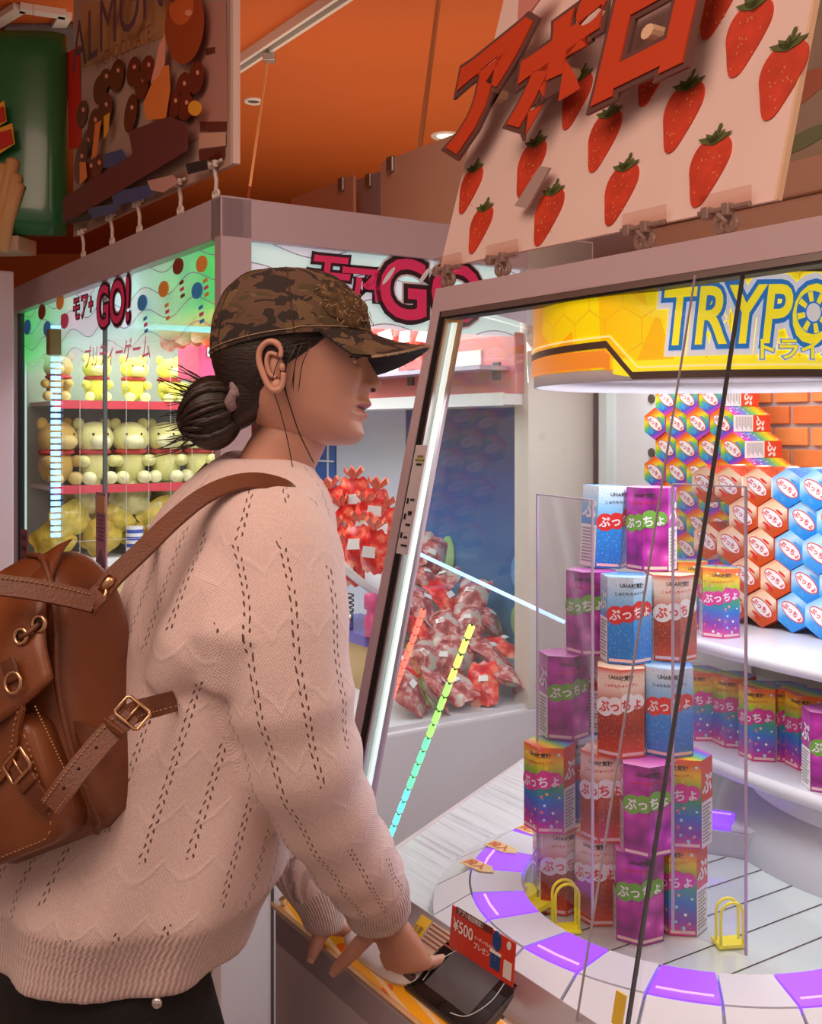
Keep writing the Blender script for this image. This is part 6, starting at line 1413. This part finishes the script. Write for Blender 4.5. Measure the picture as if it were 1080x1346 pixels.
PB(MB().tube([MHEAD @ cap_pt(t, .06, .0008) for t in np.linspace(0, 6.28, 60)[:-1]], .0007, 5, closed=True), 'cap_stitching', M_thread, cap)
mb = MB(); tops, bots = [], []
BTH = np.linspace(-1.28, 1.28, 41)
def brim_pt(th, t):
    r = cap_pt(th, .03, .001); o = Vector((.070+.137*math.cos(th*.98)**.85 if math.cos(th*.98) > 0 else .070, .092*math.sin(th)*1.0, 0)); p = Vector((r.x+(o.x-r.x)*t, r.y+(o.y-r.y)*t, 0))
    z = .0495-.010*t-.026*(p.y/.085)**2*(.30+.70*min(1, t*1.6))-.004*math.sin(t*3.1)+.004*(1-t); return Vector((p.x, p.y, z))
top = [[MHEAD @ brim_pt(th, t) for t in np.linspace(0, 1, 12)] for th in BTH]
bot = [[MHEAD @ (brim_pt(th, t)-Vector((0, 0, .0032))) for t in np.linspace(0, 1, 12)] for th in BTH]
vs = [v for r in top for v in r]; n = 12
PB(MB().add(vs, [(i*n+j, i*n+j+1, (i+1)*n+j+1, (i+1)*n+j) for i in range(40) for j in range(11)]), 'brim', M_camo, cap)
vs = [v for r in bot for v in r]; PB(MB().add(vs, [(i*n+j, i*n+j+1, (i+1)*n+j+1, (i+1)*n+j) for i in range(40) for j in range(11)]), 'brim_lining', M_under, cap)
edge = [r[-1] for r in top]; ed2 = [r[-1] for r in bot]
PB(MB().add(edge+ed2, [(i, i+1, i+42, i+41) for i in range(40)]), 'brim_edge', M_thread, cap)
mb = MB()
for k in range(70):
    th = rb.uniform(-1.2, 1.2); p = MHEAD @ (brim_pt(th, 1)-Vector((0, 0, .0015))); q = p+Vector((rb.uniform(-.004, .005), rb.uniform(-.004, .004), rb.uniform(-.003, .003))); mb.tube([p, (p+q)/2+Vector((0, 0, .001)), q], .0005, 4)
PB(mb, 'frayed_threads', M_thread, cap)
# worn embroidered patch on the front
mb = MB(); rp = random.Random(11); mb.v.append(tuple(MHEAD @ cap_pt(-.75, .42, .004)))
for r_ in range(1, 9):
    for j in range(56):
        t = 2*math.pi*j/56; rad = (r_/8)*(1+.10*math.sin(3*t+1)+.06*math.sin(7*t)+.03*math.sin(13*t)); mb.v.append(tuple(MHEAD @ cap_pt(-.75+.50*rad*math.cos(t), .42+.34*rad*math.sin(t)-.06*rad*math.cos(t), (.0040 if r_ < 8 else .0008)+.0009*rp.random())))
mb.f += [(0, 1+j, 1+(j+1) % 56) for j in range(56)]+[(1+(k-1)*56+j, 1+k*56+j, 1+k*56+(j+1) % 56, 1+(k-1)*56+(j+1) % 56) for k in range(1, 8) for j in range(56)]; mb.mi += [0]*len(mb.f)
NPT = NT('patch_cloth'); v, x, y, z = NPT.obj(); nz = NPT.n('ShaderNodeTexNoise', Scale=90.0, Detail=3); NPT.l(v, nz.inputs['Vector']); wv = NPT.n('ShaderNodeTexWave', Scale=260.0, Distortion=3.0); NPT.l(v, wv.inputs['Vector'])
NPT.base(NPT.mix(NPT.math('MULTIPLY', wv.outputs[1], .6), NPT.ramp(nz.outputs[0], [(.4, (.035, .022, .012, 1)), (.55, (.14, .075, .025, 1)), (.7, (.30, .17, .06, 1))]), (.10, .06, .03, 1)), .85); NPT.bump(wv.outputs[1], .6, .001)
patch = PB(mb, 'cap_patch', NPT.m, cap)
mb = MB()
for k in range(60):
    th = -1.25+1.05*rp.random(); ph = .12+.55*rp.random(); p = MHEAD @ cap_pt(th, ph, .0045); q = MHEAD @ cap_pt(th+rp.uniform(-.12, .12), ph+rp.uniform(-.06, .1), .0045); mb.tube([p, q], .0006, 4)
PB(mb, 'patch_threads', M_thread, cap)
# ---- sweater
sw = MB()
TR = [(1.462, 343, 1.465, .060, .070), (1.445, 338, 1.465, .074, .098), (1.415, 330, 1.465, .098, .142), (1.37, 318, 1.463, .118, .172), (1.30, 300, 1.458, .130, .185), (1.20, 272, 1.45, .140, .190), (1.10, 240, 1.44, .150, .195), (1.00, 206, 1.43, .172, .202), (.945, 187, 1.425, .184, .205), (.925, 180, 1.42, .182, .202), (.90, 172, 1.42, .174, .194), (.87, 163, 1.42, .168, .188), (.842, 157, 1.42, .166, .186)]
def tor(z):
    ks = [t[0] for t in TR][::-1]; g = lambda i: float(interp([z], ks, [t[i] for t in TR][::-1])[0])
    return Vector(((g(1)-540)/F_PX*g(2), g(2), z)), g(3), g(4)
BF = (N*.93+U*.10).normalized(); BR = Vector((BF.y, -BF.x, 0))
zl = np.linspace(1.462, .842, 60); rings = []; rs_ = random.Random(2)
HEMZ = lambda a: .0
for z in zl:
    c, a_, b_ = tor(z); ring = []
    for k in range(64):
        w = 2*math.pi*k/64; co, si = math.cos(w), math.sin(w)
        fold = .006*math.sin(w*7+z*5)*max(0, min(1, (1.25-z)/.2))+.004*math.sin(w*11-z*9)*max(0, min(1, (1.1-z)/.2))
        ring.append(c+BF*(co*(a_+fold))+BR*(si*(b_+fold)))
    rings.append(ring)
sw.loft(rings)
RS = [(at(318, 715, 1.42), .085), (at(352, 722, 1.36), .088), (at(366, 780, 1.325), .085), (at(372, 860, 1.30), .0800), (at(386, 940, 1.295), .0745), (at(404, 1010, 1.305), .068), (at(430, 1070, 1.335), .060), (at(458, 1118, 1.37), .055), (at(478, 1150, 1.405), .052), (at(489, 1168, 1.425), .047), (at(495, 1188, 1.442), .0455), (at(498, 1204, 1.450), .044)]
LS = [(at(300, 735, 1.56), .085), (at(297, 780, 1.60), .085), (at(312, 880, 1.60), .075), (at(336, 1000, 1.585), .066), (at(372, 1090, 1.575), .054), (at(405, 1155, 1.567), .042), (at(420, 1190, 1.562), .033), (at(426, 1212, 1.560), .030), (at(427, 1221, 1.560), .029)]
def dense(S, k=5): P = catmull([p for p, _ in S], k); r = interp(np.linspace(0, len(S)-1, len(P)), range(len(S)), [q for _, q in S]); return P, [float(x) for x in r]
RP, RR = dense(RS); LPt, LR = dense(LS)
RRf = [r*(1+.05*math.sin(k*1.1)*(1 if 18 < k < 50 else .2)) for k, r in enumerate(RR)]
sw.tube(RP, RRf, 22); sw.tube(LPt, LR, 18)
# cape-like fall of knit from the shoulder to the strap, collar roll
sw.tube([at(345, 735, 1.345), at(300, 800, 1.315), at(250, 865, 1.300), at(212, 908, 1.298)], [.075, .070, .055, .028], 16)
sw.tube([at(330, 760, 1.33), at(315, 850, 1.285), at(300, 905, 1.285)], [.070, .068, .045], 16)
sw.tube(catmull([at(300, 604, 1.475), at(318, 628, 1.415), at(352, 646, 1.400), at(386, 650, 1.425), at(394, 640, 1.475), at(368, 618, 1.525), at(325, 602, 1.525)], 5, True), .011, 10, closed=True)
V_, F_ = remesh(sw, .0055, 7)
# pattern coordinates
def seg_param(V, P):
    P = np.array([tuple(p) for p in P]); best = np.full(len(V), 1e9); L_ = np.zeros(len(V)); A_ = np.zeros(len(V)); cum = 0
    for k in range(len(P)-1):
        d = P[k+1]-P[k]; l = np.linalg.norm(d); t = np.clip(((V-P[k]) @ d)/(l*l), 0, 1); q = P[k]+t[:, None]*d; dd = np.linalg.norm(V-q, axis=1); m = dd < best
        dn = d/l; s1 = np.cross(dn, [0, 1, 0]); s1 /= np.linalg.norm(s1); s2 = np.cross(dn, s1); w = V-q; ang = np.arctan2(w @ s1, -(w @ s2)*-1)
        best[m] = dd[m]; L_[m] = (cum+t*l)[m]; A_[m] = np.arctan2(w @ s1, w[:, 1]*-1)[m]; cum += l
    return best, L_, A_, cum
dr, lr_, ar, totR = seg_param(V_, RP); dl, ll_, al, totL = seg_param(V_, LPt)
rr_r = np.interp(lr_, np.linspace(0, totR, len(RR)), RR); rr_l = np.interp(ll_, np.linspace(0, totL, len(LR)), LR)
isR = (dr < rr_r*1.25) & (lr_ > .10); isL = (dl < rr_l*1.25) & (ll_ > .10) & ~isR
cen = np.array([tuple(tor(z)[0]) for z in np.linspace(.79, 1.48, 80)]); ci = np.clip(((V_[:, 2]-.79)/.69*79).astype(int), 0, 79); rel = V_-cen[ci]
tang_ = np.arctan2(rel @ np.array(BR), -(rel @ np.array(BF)))      # 0 at her back, wraps at the front
sets = [(tang_*.19, V_[:, 2], np.clip((.924-V_[:, 2])/.008, 0, 1)), (ar*.075, lr_, np.clip((lr_-(totR-.058))/.006, 0, 1)), (al*.055, ll_, np.clip((ll_-(totL-.060))/.006, 0, 1))]
reg = np.where(isR, 1, np.where(isL, 2, 0)); FA_ = np.array([f if len(f) == 4 else f+(f[-1],) for f in F_]); fr = reg[FA_]; freg = np.where((fr == 1).sum(1) >= 2, 1, np.where((fr == 2).sum(1) >= 2, 2, 0))
me = bpy.data.meshes.new('sweater'); me.from_pydata([tuple(v) for v in V_], [], F_); me.polygons.foreach_set('use_smooth', [True]*len(me.polygons))
nl = np.array([len(f) for f in F_]); cv = np.concatenate([np.array(f) for f in F_]); cr = np.repeat(freg, nl)
for q, nm in enumerate(('pat_u', 'pat_v', 'rib')):
    val = np.choose(cr, [sets[0][q][cv], sets[1][q][cv], sets[2][q][cv]]); at_ = me.attributes.new(nm, 'FLOAT', 'CORNER'); at_.data.foreach_set('value', val.astype(np.float32))
NW = NT('knit')
def attr(n): x = NW.n('ShaderNodeAttribute'); x.attribute_name = n; return x.outputs['Fac']
u, v, rb_ = attr('pat_u'), attr('pat_v'), attr('rib')
PCOL = .052
du = NW.math('MULTIPLY', NW.math('SUBTRACT', NW.math('FRACT', NW.math('DIVIDE', u, PCOL)), .5), PCOL)
sg = NW.math('SIGN', du); dd = NW.math('SUBTRACT', NW.math('ABSOLUTE', du), .0029)
vv = NW.math('ADD', v, NW.math('MULTIPLY', sg, .003)); vv = NW.math('ADD', vv, NW.math('MULTIPLY', dd, .8))
dv = NW.math('MULTIPLY', NW.math('SUBTRACT', NW.math('FRACT', NW.math('DIVIDE', vv, .0105)), .5), .0105)
e = NW.math('ADD', NW.math('POWER', NW.math('DIVIDE', dd, .0012), 2.0), NW.math('POWER', NW.math('DIVIDE', dv, .0027), 2.0))
hole = NW.math('MULTIPLY', NW.math('LESS_THAN', e, 1.0), NW.math('SUBTRACT', 1.0, rb_))
tco = NW.n('ShaderNodeTexCoord'); nlow = NW.n('ShaderNodeTexNoise', Scale=7.0, Detail=1); NW.l(tco.outputs['Object'], nlow.inputs['Vector'])
hole = NW.math('MULTIPLY', hole, NW.math('GREATER_THAN', nlow.outputs[0], .40))
ribw = NW.math('SINE', NW.math('MULTIPLY', u, 2*math.pi/.0068))
scal = NW.math('ADD', NW.math('MULTIPLY', v, 2*math.pi/.062), NW.math('MULTIPLY', NW.math('ABSOLUTE', NW.math('SINE', NW.math('MULTIPLY', u, math.pi/PCOL))), 2.2))
ridge = NW.math('POWER', NW.math('MAXIMUM', NW.math('SINE', scal), 0.0), 12.0)
st = NW.math('MULTIPLY', NW.math('SINE', NW.math('MULTIPLY', u, 2*math.pi/.0036)), NW.math('SINE', NW.math('MULTIPLY', v, 2*math.pi/.0042)))
fuzz = NW.n('ShaderNodeTexNoise', Scale=420.0, Detail=3); NW.l(tco.outputs['Object'], fuzz.inputs['Vector'])
hgt = NW.math('ADD', NW.math('MULTIPLY', NW.math('MULTIPLY', ribw, rb_), .55), NW.math('MULTIPLY', NW.math('SUBTRACT', 1.0, rb_), NW.math('ADD', NW.math('MULTIPLY', ridge, .42), NW.math('MULTIPLY', st, .14))))
hgt = NW.math('ADD', hgt, NW.math('MULTIPLY', fuzz.outputs[0], .35)); hgt = NW.math('SUBTRACT', hgt, NW.math('MULTIPLY', hole, .9))
NW.bump(hgt, .75, .0022)
base = NW.ramp(fuzz.outputs[0], [(.35, (.80, .61, .58, 1)), (.65, (.88, .71, .67, 1))])
base = NW.mix(NW.math('MULTIPLY', ridge, .35), base, (.90, .76, .72, 1)); base = NW.mix(NW.math('MULTIPLY', NW.math('MULTIPLY', NW.math('LESS_THAN', ribw, -.40), rb_), .55), base, (.42, .30, .27, 1))
NW.base(NW.mix(hole, base, (.14, .075, .06, 1)), .9); NW.b.inputs['Sheen Weight'].default_value = .35; NW.b.inputs['Sheen Roughness'].default_value = .5
me.materials.append(NW.m); sweater = PB(me, 'sweater', None)
# ---- trousers and shoes
tr = MB(); 
for nm in ('r', 'l'):
    h0, k0, a0 = LEGS[nm]; tr.tube([h0+Vector((0, 0, .05)), h0, (h0+k0)/2, k0, (k0+a0)/2, a0+Vector((0, 0, .01))], [.075, .10, .112, .095, .085, .080], 18)
tr.tube([PC+Vector((0, 0, .07)), PC, PC+Vector((0, 0, -.08))], [.105, .145, .130], 20)
V_, F_ = remesh(tr, .009, 6); t_ = MB(); t_.v = [tuple(v) for v in V_]; t_.f = F_; t_.mi = [0]*len(F_)
trousers = PB(t_, 'trousers', mat('black_denim', (.010, .009, .010, 1), .8, bump=.3, bscale=500))
p = at(206, 1319, 1.24); PB(MB().sphere(p, (.0065, .004, .0065), 12, 8), 'button', M_chrome, trousers)
for nm in ('r', 'l'):
    a0 = LEGS[nm][2]; q = Matrix.Translation((a0.x, a0.y, 0)) @ Matrix.Rotation(math.atan2(N.y, N.x), 4, 'Z')
    mb = MB(); mb.loft([[q @ Vector((x+.0*0, w*math.cos(t)*1.0, max(0, h*(.5+.5*math.sin(t))))) for t in np.linspace(0, 6.28, 21)[:-1]] for x, w, h in ((-.055, .02, .05), (-.05, .034, .085), (0, .040, .095), (.06, .044, .07), (.13, .046, .05), (.175, .038, .04), (.195, .015, .025))]); PB(mb, 'shoe', mat('shoe_black', (.015, .014, .014, 1), .5))
# ================================================================== leather backpack worn on the back
NL = NT('leather'); v, x, y, z = NL.obj(); n1 = NL.n('ShaderNodeTexNoise', Scale=9.0, Detail=4); NL.l(v, n1.inputs['Vector']); n2 = NL.n('ShaderNodeTexNoise', Scale=380.0, Detail=2); NL.l(v, n2.inputs['Vector'])
NL.base(NL.ramp(n1.outputs[0], [(.3, (.150, .040, .012, 1)), (.55, (.215, .062, .018, 1)), (.75, (.270, .085, .026, 1))]), .38); NL.bump(n2.outputs[0], .25, .001); NL.b.inputs['Coat Weight'].default_value = .12
M_lea = NL.m; M_leas = mat('leather_strap', (.155, .048, .018, 1), .45, bump=.25, bscale=300, var=.15, vscale=14); M_stit = mat('stitch_tan', (.46, .26, .12, 1), .7); M_brass = mat('brass', (.75, .46, .26, 1), .22, metal=1.0); M_hole = mat('strap_hole', (.02, .008, .005, 1), .8)
rl = math.radians(25); r0 = Vector((.88, -.475, 0)); Bn = Vector((-.475, -.88, 0)); u0 = Vector((0, 0, 1))
e1 = r0*math.cos(rl)+u0*math.sin(rl); e2 = -r0*math.sin(rl)+u0*math.cos(rl)
BC = at(0, 942, 1.285)
bp = bpy.data.objects.new('backpack', None); COL.objects.link(bp); bp.empty_display_size = .1; tag(bp, 'brown leather backpack with brass buckles worn on the back', 'backpack')
MBK = Matrix(((e1.x, e2.x, Bn.x, BC.x), (e1.y, e2.y, Bn.y, BC.y), (e1.z, e2.z, Bn.z, BC.z), (0, 0, 0, 1))); bp.matrix_world = MBK; IBK = MBK.inverted()
# local frame: x right, y up, z outwards
def bw(px, py, Y): return IBK @ at(px, py, Y)
def bp_hit(px, py, z=0.0):
    o = IBK @ Vector((0, 0, CAM_Z)); d = (IBK.to_3x3() @ Vector(ray(px, py))); t = (z-o.z)/d.z; return o+d*t
def bb(mb, name, m, par=bp, smooth=True): return mb.build(name, m, par, smooth=smooth)
def sring(y, w, z0, z1, n=40, e=.45, cx=0.0, wob=0.0):
    out = []
    for k in range(n):
        t = 2*math.pi*k/n; c, s = math.cos(t), math.sin(t); out.append((cx+w*(1 if c > 0 else -1)*abs(c)**e*(1+wob*math.sin(6*t)), y, (z0+z1)/2+(z1-z0)/2*(1 if s > 0 else -1)*abs(s)**e))
    return out
secs = [(-.165, .080, -.105, -.01), (-.160, .098, -.125, .002), (-.13, .106, -.135, .012), (-.06, .110, -.14, .018), (.0, .116, -.14, .016), (.06, .130, -.14, .006), (.10, .134, -.135, -.004), (.14, .124, -.12, -.018), (.163, .102, -.10, -.033), (.170, .075, -.085, -.045)]
ys = np.linspace(-.165, .170, 30); g = lambda i: interp(ys, [s[0] for s in secs], [s[i] for s in secs])
body_ = bb(MB().loft([sring(y, w, a, b) for y, w, a, b in zip(ys, g(1), g(2), g(3))]), 'bag_body', M_lea)
# piping along the side seams
bb(MB().tube([(w*.985, y, (a+b)/2+(b-a)*.46) for y, w, a, b in zip(ys, g(1), g(2), g(3))], .0035, 7), 'piping', M_leas)
# gathered flap over the upper front
def flap_pt(u, v, l=0.0):
    """u -1..1 across, v 0 (top) .. 1 (lower edge)"""
    x = u*(.126+.010*v); yy = .168-.185*v-.020*v*(1-u*u)*0-.025*v*abs(u)**3*-1; zz = -.045+.092*math.sin(min(1, v*1.25)*1.45)**.8-.030*u*u+.008*math.sin(u*8+v*3)*(1-v)+.020*v
    return Vector((x, yy, zz+l))
nu, nv = 28, 18; mb = MB()
for l in (0, -.006):
    for i in range(nv+1):
        for j in range(nu+1): mb.v.append(tuple(flap_pt(-1+2*j/nu, i/nv, l)))
for s_ in (0, 1):
    o = s_*(nu+1)*(nv+1)
    for i in range(nv):
        for j in range(nu): mb.f.append((o+i*(nu+1)+j, o+i*(nu+1)+j+1, o+(i+1)*(nu+1)+j+1, o+(i+1)*(nu+1)+j)); mb.mi.append(0)
N1 = (nu+1)*(nv+1)
for j in range(nu):
    a = nv*(nu+1)+j; mb.f.append((a, a+1, a+1+N1, a+N1)); mb.mi.append(0)
for i in range(nv):
    for j in (0, nu): a = i*(nu+1)+j; mb.f.append((a, a+nu+1, a+nu+1+N1, a+N1)); mb.mi.append(0)
flap = bb(mb, 'flap', M_lea)
def dashes(pts, name, par, r=.0009, every=2):
    P = pts; mb = MB()
    for k in range(0, len(P)-1, every): mb.tube([P[k], P[k+1]], r, 4)
    return bb(mb, name, M_stit, par)
# eyelets and cord
def torus(c, R, r, nrm, name, m, par):
    nrm = Vector(nrm).normalized(); a = nrm.orthogonal().normalized(); b = nrm.cross(a); return bb(MB().tube([Vector(c)+(a*math.cos(t)+b*math.sin(t))*R for t in np.linspace(0, 6.2832, 25)[:-1]], r, 8, closed=True), name, m, par)
def flap_at(px, py, l=.004):
    best = None
    for i in range(41):
        for j in range(41):
            p = flap_pt(-1+2*j/40, i/40, 0); w = MBK @ p; q = (540+F_PX*w.x/w.y-px)**2+(HORIZON-F_PX*(w.z-CAM_Z)/w.y-py)**2
            if best is None or q < best[0]: best = (q, -1+2*j/40, i/40)
    return flap_pt(best[1], best[2], l)
ey = [flap_at(71, 821), flap_at(29, 838)]
for p in ey:
    torus(p, .0085, .0026, (0.15, .1, 1), 'eyelet', M_brass, flap); bb(MB().sphere(p-Vector((0, 0, .0012)), (.0068, .0068, .002), 12, 6), 'eyelet_hole', M_hole, flap)
bb(MB().tube(catmull([ey[0], (ey[0]+ey[1])/2+Vector((0, -.004, .006)), ey[1]], 6), .0028, 8), 'drawcord', M_leas, flap)
rg = flap_at(24, 893, .007); torus(rg, .0115, .0022, (.1, .1, 1), 'ring', M_brass, flap); bb(MB().box((rg.x, rg.y+.014, rg.z-.002), (.022, .026, .004), bev=.002), 'ring_tab', M_leas, flap)
# front pocket with flap, strap and buckle
PKX, PKY = (-.115, .092), (-.158, -.012)
def rbox(x0, x1, y0, y1, z0, z1, r, name, m, par=bp):
    def out(inset):
        P = []
        for cx, cy, a0 in ((x1-r, y1-r, 0), (x0+r, y1-r, math.pi/2), (x0+r, y0+r, math.pi), (x1-r, y0+r, 1.5*math.pi)):
            for k in range(6): a = a0+math.pi/2*k/5; P.append((cx+(r-inset)*math.cos(a), cy+(r-inset)*math.sin(a)))
        return P
    return bb(MB().loft([[(a, b, z0) for a, b in out(0)], [(a, b, z1-.008) for a, b in out(0)], [(a, b, z1-.002) for a, b in out(.003)], [(a, b, z1) for a, b in out(.009)]]), name, m, par)
pk = rbox(PKX[0], PKX[1], PKY[0], PKY[1], .0, .046, .03, 'front_pocket', M_lea)
def rect_path(x0, x1, y0, y1, r, z, n=7):
    P = []
    for cx, cy, a0 in ((x1-r, y1-r, 0), (x0+r, y1-r, math.pi/2), (x0+r, y0+r, math.pi), (x1-r, y0+r, 1.5*math.pi)):
        for k in range(n): a = a0+math.pi/2*k/(n-1); P.append(Vector((cx+r*math.cos(a), cy+r*math.sin(a), z)))
    P.append(P[0]); out = []
    for a, b in zip(P[:-1], P[1:]):
        m = max(1, int((b-a).length/.0035)); out += [a+(b-a)*k/m for k in range(m)]
    return out
dashes(rect_path(PKX[0]+.008, PKX[1]-.008, PKY[0]+.008, PKY[1]-.008, .022, .0462), 'stitching', pk)
fl_ = [(-.12, .002), (.085, .002), (.082, -.03), (.055, -.062), (.01, -.078), (-.06, -.078), (-.12, -.06)]
pf = bb(MB().prism([(p.x, p.y) for p in catmull([(a, b, 0) for a, b in fl_], 4, True)][::-1], lambda a, b, t: (a, b, t), .046, .051), 'pocket_flap', M_lea, bp, False)
dashes([Vector((p.x*.93, p.y*.90, .0515)) for p in catmull([(a, b, 0) for a, b in fl_], 12, True)], 'stitching', pf)
# pocket panel seam to the right
dashes([bp_hit(46+(88-46)*t, 928+(1018-928)*t, .0468) for t in np.linspace(0, 1, 44)], 'stitching', pk)
def strap(pts, w, th, name, m, up, par=bp, k=6):
    P = catmull(pts, k); return bb(MB().tube(P, 1.0, 4, flat=(th*.7071, w*.7071), up=up), name, m, par, False)
def buckle(c, ax, ay, w, h, par):
    c, ax, ay = Vector(c), Vector(ax).normalized(), Vector(ay).normalized(); P = [c+ax*(a*w)+ay*(b*h) for a, b in ((-1, -.8), (-.8, -1), (.8, -1), (1, -.8), (1, .8), (.8, 1), (-.8, 1), (-1, .8))]
    o = bb(MB().tube(P, .0022, 8, closed=True), 'buckle', M_brass, par); bb(MB().tube([c-ay*h, c+ay*h*1.05], .0016, 6), 'buckle_pin', M_brass, o); return o
z1 = .058
a, b, c = bp_hit(22, 1003, z1), bp_hit(45, 1042, z1), bp_hit(64, 1062, z1-.006)
st1 = strap([a, (a+b)/2, b, c], .024, .004, 'pocket_strap', M_leas, (0, 0, 1))
buckle(bp_hit(22, 1006, z1+.003), e1*0+(b-a).cross(Vector((0, 0, 1))), (b-a), .0185, .013, st1)
ky = bp_hit(37, 1030, z1+.003); dd_ = (b-a).normalized(); bb(MB().box((0, 0, 0), (.030, .009, .005), M=Matrix.Translation(ky) @ Matrix.Rotation(math.atan2(dd_.y, dd_.x)-math.pi/2, 4, 'Z'), bev=.0015), 'strap_loop', M_leas, st1)
# lower shoulder strap: from the bag's bottom edge to the buckle and on under the arm
W = lambda px, py, Y: IBK @ at(px, py, Y)
low = [W(66, 1061, 1.150), W(85, 1035, 1.156), W(110, 1003, 1.170), W(140, 968, 1.188), W(172, 936, 1.203)]
st2 = strap(low, .026, .004, 'lower_strap', M_leas, IBK.to_3x3() @ Vector((-.2, -1, .1)))
nrm = IBK.to_3x3() @ Vector((-.15, -1, 0)).normalized(); dv_ = (low[-1]-low[0]).normalized()
for sgn in (-1, 1): dashes([p+nrm*.0025+dv_.cross(nrm)*(.0095*sgn) for p in catmull(low, 14)], 'stitching', st2)
for t in (.25, .45, .65, .82):
    p = catmull(low, 20)[int(t*80)]+nrm*.0022; bb(MB().sphere(p, (.0018, .0018, .0018), 8, 6), 'strap_hole', M_hole, st2)
up2 = [W(158, 947, 1.203), W(180, 935, 1.205), W(205, 928, 1.222), W(240, 919, 1.29)]
st3 = strap(up2, .024, .004, 'side_strap', M_leas, nrm)
for sgn in (-1, 1): dashes([p+nrm*.0025+dv_.cross(nrm)*(.008*sgn) for p in catmull(up2, 12)], 'stitching', st3)
buckle(W(174, 937, 1.198), dv_.cross(nrm), dv_, .0165, .012, st3)
q = W(150, 957, 1.190); bb(MB().box((0, 0, 0), (.009, .032, .006), M=Matrix.Translation(q) @ (IBK.to_3x3() @ Matrix(((dv_w := MBK.to_3x3() @ dv_).to_tuple(), (0, 0, 0), (0, 0, 0))).transposed()).to_4x4() if False else Matrix.Translation(q) @ Matrix.Rotation(math.atan2(dv_.y, dv_.x), 4, 'Z'), bev=.0015), 'strap_loop', M_leas, st2)
tri = [W(96, 946, 1.24), W(140, 960, 1.225), W(112, 990, 1.225)]
bb(MB().prism([(0, 0), (1, 0), (0, 1)], lambda a, b, t: tri[0]+(tri[1]-tri[0])*a+(tri[2]-tri[0])*b+nrm*t, -.003, .003), 'strap_anchor', M_leas, bp, False)
# upper shoulder strap over the near shoulder, thin one to the far shoulder, top handle
ups = [W(134, 778, 1.24), W(150, 758, 1.245), W(186, 724, 1.262), W(226, 685, 1.29), W(268, 652, 1.312), W(312, 634, 1.330), W(352, 634, 1.336), W(386, 650, 1.345), W(402, 690, 1.39)]
st4 = strap(ups, .027, .004, 'shoulder_strap', M_leas, IBK.to_3x3() @ Vector((-.3, -1, .75)))
nrm4 = IBK.to_3x3() @ Vector((-.3, -.8, .5)).normalized()
far = [W(148, 768, 1.26), W(180, 735, 1.32), W(215, 695, 1.40), W(250, 640, 1.50), W(275, 612, 1.54)]
st5 = strap(far, .012, .004, 'far_strap', mat('leather_dark', (.045, .014, .007, 1), .5), IBK.to_3x3() @ Vector((0, -1, .3)))
bb(MB().tube([W(134, 776, 1.236), W(144, 764, 1.238), W(148, 758, 1.240)], [.005, .007, .005], 8), 'swivel_hook', M_brass, st4)
torus(W(131, 780, 1.234), .008, .0022, nrm4, 'strap_ring', M_brass, st4)
strap([W(116, 800, 1.232), W(124, 788, 1.230), W(133, 779, 1.232)], .028, .004, 'strap_tab', M_leas, nrm4, st4)
hd_ = [W(-40, 762, 1.21), W(0, 769, 1.212), W(45, 775, 1.216), W(90, 784, 1.222), W(124, 792, 1.228)]
st6 = strap(hd_, .024, .005, 'top_handle', M_leas, IBK.to_3x3() @ Vector((-.2, -.8, .5)))
for sgn in (-1, 1): dashes([p+nrm4*.003+Vector((0, .0085*sgn, 0)) for p in catmull(hd_, 14)], 'stitching', st6)
